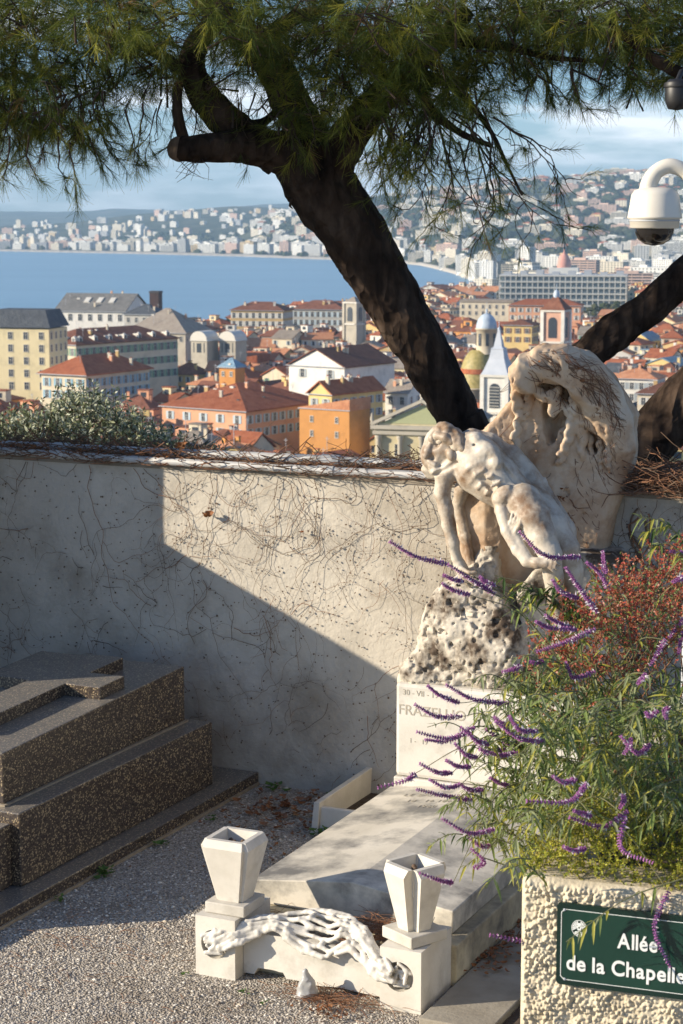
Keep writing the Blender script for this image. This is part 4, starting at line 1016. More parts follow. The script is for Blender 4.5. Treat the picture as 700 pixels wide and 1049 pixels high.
for q in range(1500):
    u, z = rs.uniform(-3.2, 2.2), rs.uniform(0.05, 1.82); q_ = rs.uniform(0.0015, 0.0048); a = rs.uniform(0, 3)
    b.obox((u, 2.736, z), [(math.cos(a), 0, math.sin(a)), (0, 1, 0), (-math.sin(a), 0, math.cos(a))], (q_, 0.003, q_ * 0.6), 0)
# thick tangle near the right end
for q in range(26): vine(rs.uniform(1.1, 1.75), rs.uniform(0.9, 1.8), rs.uniform(-2.6, -0.5), rs.uniform(0.4, 1.0), rs.uniform(0.004, 0.008), 1)
o = b.build('dead_creeper', [m_vine, m_vine2]); o.location = W(0, 0); o.rotation_euler = (0, 0, -AX)
tag(o, 'leafless stems of dead creeper spread over the wall face', 'creeper', kind='stuff')
b = MB()
def tangle(u0, u1, n, hmax, v0=2.70, v1=3.02):
    for q in range(n):
        u, v, z = rs.uniform(u0, u1), rs.uniform(v0, v1), 1.885 + rs.random() ** 2 * hmax
        a = rs.uniform(-0.9, 0.9) + rs.choice([0, math.pi]); L = rs.uniform(0.06, 0.28); el = rs.gauss(0, 0.12); pts = []
        for k in range(5):
            pts.append((u, v, max(1.875, z))); a += rs.gauss(0, 0.5); el += rs.gauss(0, 0.2)
            u += math.cos(a) * L / 4; v += math.sin(a) * L / 4 * 0.7; z += math.sin(el) * L / 4
        b.tube(pts, rs.uniform(0.0012, 0.0034), 3, caps=False, mat=rs.choice([0, 1, 1]))
for k in range(30):
    c = rs.uniform(-3.2, 0.3); tangle(c - 0.25, c + 0.25, 42, rs.uniform(0.02, 0.06))
tangle(-3.3, 0.4, 700, 0.03); tangle(-2.9, -1.4, 700, 0.08); tangle(-0.7, 0.1, 330, 0.08); tangle(1.05, 2.3, 2600, 0.13, 2.64, 3.1)
def leaf(bm, c, s, a, tilt, mat=2):
    ca, sa = math.cos(a), math.sin(a)
    pts = [(-1, 0, 0.25), (-0.3, 0.5, 0.0), (0.6, 0.42, 0.1), (1, 0, 0.35), (0.6, -0.42, 0.12), (-0.3, -0.5, 0.02), (0.1, 0, -0.12)]
    P_ = []
    for x, y, z in pts:
        x, y, z = x * s, y * s, z * s * 1.4; y, z = y * math.cos(tilt) - z * math.sin(tilt), y * math.sin(tilt) + z * math.cos(tilt)
        P_.append((c[0] + x * ca - y * sa, c[1] + x * sa + y * ca, c[2] + z))
    bm.add(P_, [(0, 6, 1), (1, 6, 2), (2, 6, 3), (3, 6, 4), (4, 6, 5), (5, 6, 0)], mat)
for q in range(420): 
    u = rs.choice([rs.uniform(-3.3, 0.3), rs.uniform(-2.8, -1.5), rs.uniform(1.1, 2.2)]); leaf(b, (u, rs.uniform(2.70, 2.98), 1.89 + rs.random() * 0.05), rs.uniform(0.008, 0.024), rs.uniform(0, 6.3), rs.uniform(-1.2, 1.2))
for q in range(4): leaf(b, (-1.64 + rs.uniform(-.03, .03), 2.8, 1.975 + rs.uniform(-.01, .02)), 0.035, rs.uniform(0, 6.3), rs.uniform(-0.8, 0.8))
o = b.build('creeper_tangle', [m_vine, m_vine2, m_dleaf]); o.location = W(0, 0); o.rotation_euler = (0, 0, -AX)
tag(o, 'brown tangle of dead creeper stems and leaves heaped along the wall top', 'creeper', kind='stuff')
# single curled leaf clinging to the sunlit wall
b = MB(); u, _, z = PV(214, 526, 2.71)
for q in range(5): leaf(b, (rs.uniform(-.02, .02), rs.uniform(-.012, .012), rs.uniform(-.012, .02)), rs.uniform(0.022, 0.034), rs.uniform(0, 6.3), rs.uniform(-1.4, 1.4), 0)
o = b.build('dry_leaf', m_dleaf); o.location = W(u, 2.695, z); o.rotation_euler = (0, 0, -AX); tag(o, 'curled orange dead leaf stuck on the sunlit wall', 'leaf')
b = MB(); u, _, z = PV(309, 545, 2.71)
for q in range(3): leaf(b, (rs.uniform(-.01, .01), 0, rs.uniform(-.01, .01)), 0.014, rs.uniform(0, 6.3), rs.uniform(-1.4, 1.4), 0)
o = b.build('dry_leaf', m_dleaf); o.location = W(u, 2.71, z); o.rotation_euler = (0, 0, -AX); tag(o, 'tiny dead leaf on the wall right of the curled orange leaf', 'leaf')

# unseen stepped block added outside the frame to shade wall and granite tomb
m_caster = nmat('caster_stone', [(0.40, 0.37, 0.31), (0.50, 0.46, 0.39)], scale=3, rough=0.9, bump=0.4, bscale=30)
r = croot('shade_caster', -4.2, 1.6, 0, 'unseen stepped stone block added left of the granite tomb to cast shade', 'shade caster')
b = MB(); b.box(-1.0, 0.97, -1.10, 1.1, 0, 1.93).box(-1.03, 1.0, -1.14, 1.1, 1.93, 2.06); b.build('wall', m_caster, r, bevel=0.01)
b = MB(); b.box(-0.95, 1.0, 0.07, 1.1, 2.03, 3.3); b.add([(-1.05, 0.0, 3.3), (1.05, 0.0, 3.3), (1.05, 1.12, 3.3), (-1.05, 1.12, 3.3), (0, 0.0, 3.75), (0, 1.12, 3.75)], [(0, 1, 4), (3, 5, 2), (0, 4, 5, 3), (1, 2, 5, 4), (0, 3, 2, 1)]); b.build('roof', m_caster, r, bevel=0.01)

# ------------------------------------------------------------------ granite tomb with a cross
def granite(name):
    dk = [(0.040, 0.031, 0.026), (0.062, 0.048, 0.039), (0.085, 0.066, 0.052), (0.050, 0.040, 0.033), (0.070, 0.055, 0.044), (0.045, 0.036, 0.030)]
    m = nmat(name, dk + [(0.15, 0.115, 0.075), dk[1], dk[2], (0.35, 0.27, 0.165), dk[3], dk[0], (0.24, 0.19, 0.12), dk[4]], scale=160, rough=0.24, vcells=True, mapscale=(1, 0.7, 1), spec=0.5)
    n, l = m.node_tree.nodes, m.node_tree.links      # upward faces painted paler, standing in for light falling on the top
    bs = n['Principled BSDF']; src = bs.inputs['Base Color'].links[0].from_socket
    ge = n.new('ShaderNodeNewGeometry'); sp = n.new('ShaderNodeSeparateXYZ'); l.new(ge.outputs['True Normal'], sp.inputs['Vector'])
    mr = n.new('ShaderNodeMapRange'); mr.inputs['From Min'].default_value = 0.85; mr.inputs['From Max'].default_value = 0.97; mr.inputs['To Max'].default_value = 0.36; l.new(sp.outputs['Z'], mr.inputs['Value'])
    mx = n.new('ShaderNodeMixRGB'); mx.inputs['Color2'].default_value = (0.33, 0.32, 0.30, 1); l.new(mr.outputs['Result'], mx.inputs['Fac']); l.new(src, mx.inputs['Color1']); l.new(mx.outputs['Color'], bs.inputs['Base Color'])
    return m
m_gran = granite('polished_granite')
m_joint = nmat('old_mortar', [(0.34, 0.29, 0.21), (0.22, 0.18, 0.13)], scale=20, rough=0.95)
r = croot('granite_tomb', -1.85, 1.4, 0, 'polished brown granite tomb topped by a raised cross', 'tomb')
OFF = (-1.85, 1.4, 0)
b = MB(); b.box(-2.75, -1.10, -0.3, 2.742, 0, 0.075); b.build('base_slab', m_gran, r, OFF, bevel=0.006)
b = MB(); b.box(-2.76, -1.09, -0.31, 2.73, 0.0, 0.016); b.build('mortar_bed', m_joint, r, OFF)
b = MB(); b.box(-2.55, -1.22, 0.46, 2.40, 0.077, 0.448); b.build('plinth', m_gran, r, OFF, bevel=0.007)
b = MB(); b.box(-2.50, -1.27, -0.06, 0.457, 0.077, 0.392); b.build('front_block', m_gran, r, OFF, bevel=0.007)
b = MB(); b.box(-2.35, -1.345, 0.515, 2.345, 0.4485, 0.458); b.build('joint', m_joint, r, OFF)
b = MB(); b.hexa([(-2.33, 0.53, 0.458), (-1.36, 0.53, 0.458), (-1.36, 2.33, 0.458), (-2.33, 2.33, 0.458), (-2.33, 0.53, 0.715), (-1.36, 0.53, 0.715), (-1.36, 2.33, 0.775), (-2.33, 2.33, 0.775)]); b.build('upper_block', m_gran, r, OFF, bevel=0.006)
def zt(v): return 0.715 + (v - 0.53) / 1.8 * 0.06 + 0.002
b = MB(); h = 0.066
poly = [(-1.88, 0.70), (-1.65, 0.70), (-1.65, 1.54), (-1.43, 1.54), (-1.43, 1.79), (-1.65, 1.79), (-1.65, 2.14), (-1.88, 2.14), (-1.88, 1.79), (-2.12, 1.79), (-2.12, 1.54), (-1.88, 1.54)]
k = len(poly); b.add([(p[0], p[1], zt(p[1])) for p in poly] + [(p[0], p[1], zt(p[1]) + h) for p in poly], [tuple(range(k, 2 * k))] + [(t, (t + 1) % k, (t + 1) % k + k, t + k) for t in range(k)])
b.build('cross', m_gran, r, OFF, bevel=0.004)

# ------------------------------------------------------------------ marble tomb
def marble(name, a=0.60, **k): 
    return nmat(name, [(a * 0.84, a * 0.79, a * 0.69), (a, a * 0.95, a * 0.85), (a * 1.05, a * 1.01, a * 0.92)], scale=3.4, rough=0.62, bump=0.22, bscale=70, bdist=0.004, detail=9, stain=(0.27, 0.245, 0.20), stain_scale=3.1, stain_pos=k.get('pos', (0.50, 0.78)), spec=0.35)
m_marble = marble('white_marble', 0.60)
m_slabm = nmat('weathered_slab', [(0.50, 0.46, 0.38), (0.62, 0.575, 0.49), (0.68, 0.64, 0.56)], scale=2.2, rough=0.6, bump=0.25, bscale=60, bdist=0.004, detail=9, stain=(0.17, 0.165, 0.155), stain_scale=3.2, stain_pos=(0.43, 0.64), spec=0.35, mapscale=(1, 0.6, 1))
m_kerb = nmat('kerb_stone', [(0.38, 0.325, 0.21), (0.48, 0.42, 0.285), (0.53, 0.47, 0.34)], scale=4, rough=0.85, bump=0.4, bscale=40, bdist=0.006, stain=(0.12, 0.11, 0.09), stain_scale=2.2, stain_pos=(0.5, 0.7))
TO = (0.55, 1.1, 0)
tomb = croot('marble_tomb', 0.55, 1.1, 0, 'white marble tomb slab behind two corner blocks and a carved lace drape', 'tomb')
def recessed_block(u0, u1, v0, v1, z1, cu, cz, rad, dep):
    b = MB(); n = 32
    b.add([(u0, v0, 0), (u1, v0, 0), (u1, v1, 0), (u0, v1, 0), (u0, v0, z1), (u1, v0, z1), (u1, v1, z1), (u0, v1, z1)], [(4, 5, 6, 7), (1, 2, 6, 5), (2, 3, 7, 6), (3, 0, 4, 7)])
    ang = np.linspace(0, 2 * math.pi, n, endpoint=False) + math.pi / n; ring = []; out = []
    for t in ang:
        c, s = math.cos(t), math.sin(t); ring.append((cu + rad * c, v0, cz + rad * s))
        k = min([(u1 - cu) / c if c > 1e-6 else 1e9, (u0 - cu) / c if c < -1e-6 else 1e9, (z1 - cz) / s if s > 1e-6 else 1e9, (0 - cz) / s if s < -1e-6 else 1e9]); out.append((cu + k * c, v0, cz + k * s))
    cor = []
    base = [*ring, *out, *[(p[0], v0 + dep, p[2]) for p in ring]]
    f = [(i, n + i, n + (i + 1) % n, (i + 1) % n) for i in range(n)] + [(i, (i + 1) % n, 2 * n + (i + 1) % n, 2 * n + i) for i in range(n)] + [tuple(range(2 * n, 3 * n))[::-1]]
    # corner triangles
    sq = [(u1, v0, z1), (u0, v0, z1), (u0, v0, 0), (u1, v0, 0)]
    for q in sq:
        a = math.atan2(q[2] - cz, q[0] - cu) % (2 * math.pi); i = int((a - math.pi / n) / (2 * math.pi / n)) % n
        base.append(q); f.append((n + i, len(base) - 1, n + (i + 1) % n))
    b.add(base, [t[::-1] if False else t for t in f])
    return b
recessed_block(-0.002, 0.195, 0.02, 0.36, 0.272, 0.092, 0.150, 0.066, 0.045).build('corner_block', m_marble, tomb, TO)
recessed_block(0.888, 1.076, 0.02, 0.36, 0.272, 0.975, 0.150, 0.066, 0.045).build('corner_block', m_marble, tomb, TO)
b = MB(); us = np.linspace(0.197, 0.886, 40)
lo = [(q, 0.012 + 0.016 * abs(float(vnoise(q * 9, 1, 1))) + (0.03 if 0.25 < q < 0.4 else 0)) for q in us]
pts = lo + [(0.886, 0.205), (0.197, 0.205)]; k = len(pts)
b.add([(p[0], 0.095, p[1]) for p in pts] + [(p[0], 0.16, p[1]) for p in pts], [tuple(range(k)), tuple(range(2 * k - 1, k - 1, -1))] + [(t, t + k, (t + 1) % k + k, (t + 1) % k) for t in range(k)])
b.build('front_panel', m_marble, tomb, TO)
b = MB(); b.box(0.075, 1.10, 0.362, 2.06, 0, 0.188); b.box(0.197, 0.886, 0.16, 0.36, 0, 0.16); b.build('kerb', m_kerb, tomb, TO, bevel=0.008)
# slab: a shallow roof shape, ridge along the middle
b = MB(); u0, u1, um = 0.045, 1.045, 0.555
fr = [(u0 + .02, 0.475, 0.190), (um, 0.475, 0.192), (u1 - .012, 0.475, 0.190), (u1, 0.46, 0.302), (um, 0.46, 0.365), (u0, 0.46, 0.302)]
bk = [(u0 + .02, 2.058, 0.190), (um, 2.058, 0.192), (u1 - .012, 2.058, 0.190), (u1, 2.058, 0.315), (um, 2.058, 0.378), (u0, 2.058, 0.315)]
b.add(fr + bk, [(0, 1, 4, 5), (1, 2, 3, 4), (5, 4, 10, 11), (4, 3, 9, 10), (3, 2, 8, 9), (0, 5, 11, 6), (1, 0, 6, 7), (2, 1, 7, 8), (11, 10, 7, 6), (10, 9, 8, 7)])
slab = b.build('slab', m_slabm, tomb, TO, bevel=0.006)
def text_mesh(txt, size, mat, parent, loc, rot, depth=0.001, off=0.0, align='LEFT', spacing=1.0, name='inscription', sx=1.0, gaps=1.0):
    cu = bpy.data.curves.new('txt', 'FONT'); cu.body = txt; cu.size = size; cu.extrude = depth; cu.offset = off; cu.align_x = align; cu.space_line = spacing; cu.space_character = gaps
    o = bpy.data.objects.new('txt', cu); C.objects.link(o); bpy.context.view_layer.update()
    me = bpy.data.meshes.new_from_object(o.evaluated_get(bpy.context.evaluated_depsgraph_get())); bpy.data.objects.remove(o)
    me.materials.clear(); me.materials.append(mat); q = bpy.data.objects.new(name, me); C.objects.link(q); q.parent = parent; q.location = loc; q.rotation_euler = rot; q.scale = (sx, 1, 1); return q
m_engr = flat('worn_lettering', (0.38, 0.345, 0.28), rough=0.9)
sl = math.atan2(0.063, 0.51)
for k, (t, s, u, v) in enumerate((('LE SARTORI', 0.062, 0.20, 1.86), ('18   16 1860', 0.055, 0.26, 1.755), ('1960', 0.055, 0.36, 1.655))):
    text_mesh(t, s, m_engr, slab, (u - TO[0], v - TO[1], 0.302 + (u - 0.045) / 0.51 * 0.063 + (v - .46) / 1.6 * .013 + 0.002), (0.008, -sl, 0), 0.0006)
text_mesh('MARI', 0.062, m_engr, slab, (0.60 - TO[0], 1.86 - TO[1], 0.378 - 0.045 * 0.125 + 0.003), (0.008, sl, 0), 0.0006)
# carved marble lace drape hung between the blocks
sd = SDF((-0.02, -0.06, 0.0), (1.10, 0.42, 0.40), 0.0042)
g = np.random.default_rng(12)
T_ = [(207, 958, .02), (225, 949, .05), (258, 941, .13), (290, 938, .21), (322, 930, .27), (345, 935, .27), (360, 938, .24), (375, 950, .15), (388, 972, .06), (404, 990, .02)]
B_ = [(212, 979, .0), (236, 976, .0), (262, 963, .05), (285, 960, .055), (310, 979, .05), (336, 988, .045), (358, 974, .05), (371, 986, .04), (384, 1004, .005), (410, 1012, .0)]
TT = np.array([PV(*p) for p in T_]); BB = np.array([PV(*p) for p in B_])
def drape(t, w):
    """point of the cloth: t along the swag, w from its back edge on the tomb to its hanging lip"""
    q = t * (len(TT) - 1); k = np.arange(len(TT))
    a = np.array([np.interp(q, k, TT[:, c]) for c in range(3)]); c_ = np.array([np.interp(q, k, BB[:, c]) for c in range(3)])
    p = a + (c_ - a) * w; s_ = math.sin(math.pi * min(1, max(0, w)))
    nn = 0.020 * float(vnoise(t * 19, w * 3.2, 3)) + 0.010 * float(vnoise(t * 40, w * 7, 9))
    return p[0] + 0.010 * float(vnoise(t * 23, w * 5, 15)), p[1] - 0.020 * s_ - nn * 0.8, max(0.045, p[2] + 0.030 * s_ * min(1, 6 * t, 6 * (1 - t)) + nn * 0.6)
pts2 = []
for k in range(3000):
    c = (g.random(), g.random())
    if all(((c[0] - p[0]) * 1.05) ** 2 + ((c[1] - p[1]) * 0.22) ** 2 > 0.054 ** 2 for p in pts2): pts2.append(c)
dl = geometry.delaunay_2d_cdt([Vector(p) for p in pts2], [], [], 0, 1e-6)
vv, tris = dl[0], dl[2]; cen = [sum((Vector(vv[i]) for i in t), Vector((0, 0))) / 3 for t in tris]; em = {}
for ti, t in enumerate(tris):
    for i in range(3): em.setdefault((min(t[i], t[(i + 1) % 3]), max(t[i], t[(i + 1) % 3])), []).append(ti)
for e, l in em.items():
    if len(l) == 2:
        a, c = cen[l[0]], cen[l[1]]
        ra, rb = g.uniform(0.0085, 0.0130), g.uniform(0.0085, 0.0130)
        m = (a + c) / 2; pa, pm, pc = drape(*a), drape(*m), drape(*c)
        if max(abs(pa[0] - pc[0]), abs(pa[2] - pc[2])) > 0.12: continue
        sd.chain([pa, pm, pc], [ra, (ra + rb) / 2, rb], 0.006)
    else:
        a = Vector(vv[e[0]]); c = Vector(vv[e[1]])
        if (a - c).length < 0.25: sd.cap(drape(*a), drape(*c), 0.010, 0.010, 0.008)
for cu in (0.092, 0.975):      # rosettes of lace in the round recesses
    for k in range(9):
        t = k * 2.4; rr_ = 0.012 + 0.005 * k; t2 = t + 1.3
        sd.cap((cu + rr_ * math.cos(t), 0.020 + 0.012 * math.sin(k), 0.150 + rr_ * math.sin(t)), (cu + (rr_ + .006) * math.cos(t2), 0.028, 0.150 + (rr_ + .006) * math.sin(t2)), 0.0085, 0.0085, 0.007)
b = MB(); sd.mesh(b); b.build('lace_drape', nmat('carved_lace', [(0.54, 0.51, 0.46), (0.63, 0.61, 0.56)], scale=9, rough=0.55, stain=(0.30, 0.28, 0.24), stain_scale=14, stain_pos=(0.48, 0.75), spec=0.4), tomb, TO)

def vase(u, v, z, rot, label, notch, jag):
    r = croot('stone_vase', u, v, z, label, 'vase', 'marble flower vases'); r.rotation_euler = (0, 0, -AX + rot)
    def sect(h, c):   # square with notched corners
        q = h - c; return [(-q, -h), (q, -h), (q, -q), (h, -q), (h, q), (q, q), (q, h), (-q, h), (-q, q), (-h, q), (-h, -q), (-q, -q)]
    lv = [(0.052, 0.064, notch * 0.6), (0.305, 0.118, notch), (0.338, 0.100, notch * 0.5)]
    b = MB(); V = []
    for z_, h, c in lv: V += [(p[0], p[1], z_) for p in sect(h, c)]
    hi = 0.076; V += [(p[0], p[1], 0.338) for p in sect(hi, 0.001)]; V += [(p[0] * 0.8, p[1] * 0.8, 0.21) for p in sect(hi, 0.001)]
    f = [tuple(range(11, -1, -1))]
    for l in range(4):
        for i in range(12): f.append((l * 12 + i, l * 12 + (i + 1) % 12, l * 12 + 12 + (i + 1) % 12, l * 12 + 12 + i))
    f.append(tuple(range(48, 60)))
    b.add(V, f); b.build('body', m_marble, r, bevel=0.0035)
    b = MB(); b.box(-0.098, 0.098, -0.10, 0.10, 0.0015, 0.0515); b.build('foot', marble('foot_stone' + name_of(label), 0.52), r, bevel=0.005)
    b = MB(); b.lathe([(0.046, 0.212), (0.056, 0.285), (0.050, 0.285), (0.042, 0.22), (0, 0.22)], n=16); b.build('liner', flat('zinc_liner' + name_of(label), (0.09, 0.085, 0.08), rough=0.5), r)
    for k in range(3):
        b = MB(); b.lathe([(0.0, 0.0), (0.011, 0.004), (0.012, 0.02), (0.006, 0.03), (0, 0.03)], n=8); o = b.build('stem_stub', m_vine, r); o.location = (-0.03 + 0.03 * k, 0.02 - 0.02 * (k % 2), 0.285)
def name_of(s): return '_' + s.split()[0]
vase(0.120, 0.165, 0.272, 0.0, 'intact square marble vase on the left corner block of the tomb', 0.022, 0)
vase(0.985, 0.165, 0.272, math.radians(-27), 'marble vase turned cornerwise on the right corner block, its groove facing out', 0.052, 0)
# low white marble kerb box behind the slab
r = croot('marble_planter', -0.17, 2.35, 0, 'broken white marble planter box between the wall and the tomb slab', 'planter'); m_pl = marble('box_marble', 0.55)
b = MB(); b.box(-0.19, 0.21, -0.32, -0.285, 0, 0.155); b.build('front_panel', m_pl, r, bevel=0.004)
b = MB(); b.hexa([(-0.235, -0.34, 0), (-0.192, -0.34, 0), (-0.192, 0.36, 0), (-0.235, 0.36, 0), (-0.215, -0.34, 0.185), (-0.18, -0.34, 0.185), (-0.18, 0.36, 0.20), (-0.215, 0.36, 0.20)]); b.build('side_panel', m_pl, r, bevel=0.004)
b = MB(); b.box(-0.19, 0.21, -0.28, 0.36, 0, 0.05); b.build('soil', nmat('dark_soil', [(0.03, 0.022, 0.016), (0.08, 0.055, 0.04)], scale=12, rough=1, bump=1, bscale=40, bdist=0.02), r)
# concrete strip right of the tomb
m_conc = nmat('old_concrete', [(0.22, 0.195, 0.155), (0.33, 0.30, 0.245)], scale=5, rough=0.95, bump=0.5, bscale=50, bdist=0.006, stain=(0.12, 0.10, 0.075), stain_scale=2)
b = MB(); b.box(1.108, 1.42, -0.08, 2.7, 0.001, 0.032); o = b.build('path', m_conc, bevel=0.006); o.location = W(0, 0); o.rotation_euler = (0, 0, -AX); tag(o, kind='structure')
b = MB(); 
n = 30; us = np.linspace(1.425, 2.6, n); vs = np.linspace(-0.6, 2.7, 60); UU, VV = np.meshgrid(us, vs); ZZ = 0.006 + 0.02 * (0.5 + 0.5 * fbm(UU * 6, VV * 6, 0, 3, 4)) * np.clip((UU - 1.43) * 8, 0, 1)
i = np.arange(59)[:, None] * n; j = np.arange(n - 1)[None, :]; b.add(np.stack([UU, VV, ZZ], -1).reshape(-1, 3), np.stack([i + j, i + j + 1, i + n + j + 1, i + n + j], -1).reshape(-1, 4), 0, True)
o = b.build('soil', bpy.data.materials['dark_soil']); o.location = W(0, 0); o.rotation_euler = (0, 0, -AX); tag(o, kind='structure')

# litter: dead leaves, pine needles, small weeds, a crumpled wrapper
b = MB()
def lay_leaf(u, v, z=0.012, s=None): leaf(b, (u, v, z), s or rs.uniform(0.012, 0.032), rs.uniform(0, 6.3), rs.uniform(-0.6, 0.6), rs.choice([0, 0, 1]))
for q in range(150): lay_leaf(rs.gauss(-0.72, 0.17), rs.gauss(2.30, 0.20), rs.uniform(0.01, 0.04))
for q in range(60): lay_leaf(rs.gauss(-0.45, 0.2), rs.gauss(1.95, 0.3), 0.012, rs.uniform(0.01, 0.02))
for q in range(220): lay_leaf(1.10 + abs(rs.gauss(0, 0.10)), rs.uniform(0.45, 1.7), 0.045, rs.uniform(0.008, 0.02))
for q in range(40): lay_leaf(rs.uniform(-0.1, 0.1), rs.uniform(2.1, 2.6), 0.06)
for q in range(26): lay_leaf(rs.uniform(-1.05, 0.0), rs.uniform(0.4, 2.2), 0.012, rs.uniform(0.008, 0.016))
for q in range(26): lay_leaf(rs.gauss(0.72, 0.05), rs.gauss(-0.16, 0.03), 0.02, 0.014)
o = b.build('dead_leaves', [m_dleaf, m_vine2]); o.location = W(0, 0); o.rotation_euler = (0, 0, -AX); tag(o, 'dead brown leaves drifted on gravel, soil and path', 'leaves', kind='stuff')
b = MB()
def needles(n, fu, fv, z0, z1, L=(0.05, 0.11)):
    for q in range(n):
        u, v, z = fu(), fv(), rs.uniform(z0, z1); a = rs.uniform(0, 6.3); l = rs.uniform(*L); el = rs.gauss(0, 0.16)
        p = np.array((u, v, z)); e = p + np.array((math.cos(a) * l, math.sin(a) * l, math.sin(el) * l)); m_ = (p + e) / 2 + np.array((0, 0, 0.006)); b.tube([p, m_, e], 0.0011, 3, caps=False)
needles(420, lambda: rs.uniform(0.66, 0.885), lambda: rs.uniform(0.14, 0.43), 0.20, 0.255)
needles(220, lambda: rs.uniform(0.20, 0.66), lambda: rs.uniform(0.18, 0.43), 0.17, 0.20)
needles(260, lambda: rs.gauss(0.68, 0.12), lambda: rs.gauss(-0.02, 0.05), 0.006, 0.03)
needles(160, lambda: rs.uniform(-1.3, 1.0), lambda: rs.uniform(-1.0, -0.05), 0.008, 0.014)
needles(70, lambda: rs.uniform(-1.0, -0.05), lambda: rs.uniform(0.0, 0.5), 0.008, 0.014)
o = b.build('pine_needles', nmat('fallen_needles', [(0.20, 0.085, 0.04), (0.33, 0.17, 0.09)], scale=9, rough=0.8)); o.location = W(0, 0); o.rotation_euler = (0, 0, -AX); tag(o, 'fallen pine needles lying on the tomb and gravel', 'needles', kind='stuff')
m_weed = nmat('weed_green', [(0.05, 0.12, 0.02), (0.12, 0.20, 0.04)], scale=8, rough=0.7, trans=0.25)
b = MB()
def weed(u, v, n, s):
    for q in range(n):
        a = rs.uniform(0, 6.3); d = rs.uniform(0, s * 1.4); leaf(b, (u + math.cos(a) * d, v + math.sin(a) * d, rs.uniform(0.005, s * 0.9)), s * rs.uniform(0.25, 0.6), a, rs.uniform(-0.7, 0.7), 0)
for u, v, n, s in ((-1.06, 0.95, 26, 0.05), (-1.05, 0.55, 10, 0.03), (-1.03, 1.5, 14, 0.035), (-1.0, 2.0, 12, 0.03), (-0.95, 2.66, 16, 0.05), (-0.25, 2.0, 34, 0.06), (-0.33, 2.02, 24, 0.05), (0.30, -0.10, 12, 0.022), (0.42, -0.16, 10, 0.02), (-0.04, -0.03, 8, 0.02), (-0.9, -0.5, 8, 0.018), (1.55, 0.35, 50, 0.07), (1.65, 0.15, 40, 0.07), (1.6, 0.7, 40, 0.06), (-0.6, 2.68, 20, 0.04)): weed(u, v, n, s)
o = b.build('weeds', m_weed); o.location = W(0, 0); o.rotation_euler = (0, 0, -AX); tag(o, 'small green weeds sprouting from gravel and soil', 'weeds', kind='stuff')
sd = SDF((-0.06, -0.06, -0.01), (0.06, 0.06, 0.12), 0.004); sd.chain([(0, 0, 0.01), (0.006, 0, 0.045), (0.0, 0.0, 0.085)], [0.036, 0.028, 0.012], 0.01); sd.ell((0.026, 0, 0.02), (0.02, 0.022, 0.02), 0.01)
sd.disp(lambda x, y, z: 0.008 * fbm(x * 45, y * 45, z * 45, 3, 3))
b = MB(); sd.mesh(b); o = b.build('plastic_wrapper', nmat('crumpled_plastic', [(0.42, 0.42, 0.41), (0.52, 0.52, 0.51)], scale=10, rough=0.35, trans=0.25)); q = G(313, 1022); o.location = q; o.scale = (1.25, 1.25, 1.35); tag(o, 'crumpled translucent white wrapper on the gravel before the tomb', 'wrapper')
# ------------------------------------------------------------------ funerary monument: pedestal, rock, hooded stele, figure of a woman
MO = (0.60, 2.40, 0)
mon = croot('funerary_monument', 0.60, 2.40, 0, 'weathered marble monument of a woman collapsing over a rock beneath a hooded stele', 'monument')
m_stat = nmat('statue_marble', [(0.43, 0.285, 0.175), (0.52, 0.385, 0.265), (0.57, 0.48, 0.37)], scale=5.5, rough=0.6, bump=0.3, bscale=55, bdist=0.006, detail=10, stain=(0.27, 0.15, 0.075), stain_scale=4.2, stain_pos=(0.48, 0.72), spec=0.35)
m_fig = nmat('figure_marble', [(0.46, 0.41, 0.34), (0.50, 0.445, 0.365), (0.58, 0.535, 0.46)], scale=7, rough=0.5, bump=0.2, bscale=70, bdist=0.004, detail=9, stain=(0.21, 0.13, 0.075), stain_scale=6, stain_pos=(0.45, 0.68), spec=0.4)
m_rock = nmat('rock_marble', [(0.42, 0.37, 0.30), (0.52, 0.47, 0.39), (0.58, 0.53, 0.45)], scale=6, rough=0.8, bump=0.5, bscale=45, bdist=0.008, detail=10, stain=(0.085, 0.062, 0.045), stain_scale=5.5, stain_pos=(0.46, 0.60), spec=0.25)
def Q(x, y, v): return PV(x, y, v)
def uz(*pts, v=2.38): return [(Q(x, y, v)[0], Q(x, y, v)[2]) for x, y in pts]
K = 0.00525      # metres per pixel of the photo at the monument
# pedestal
b = MB(); b.box(0.062, 1.17, 2.06, 2.70, 0, 0.372); b.build('plinth', m_marble, mon, MO, bevel=0.008)
b = MB(); b.box(0.068, 1.165, 2.066, 2.695, 0.374, 0.885); ped = b.build('pedestal', marble('pedestal_marble', 0.58, pos=(0.52, 0.78)), mon, MO, bevel=0.022)
for t, s, u, z in (('30 - VII - 19', 0.042, 0.11, 0.822), ('FRAZELLIO', 0.078, 0.086, 0.715), ('1 -   19', 0.036, 0.15, 0.565)):
    text_mesh(t, s, m_engr, ped, (u - MO[0], 2.0648 - MO[1], z), (math.pi / 2, 0, 0), 0.0008)
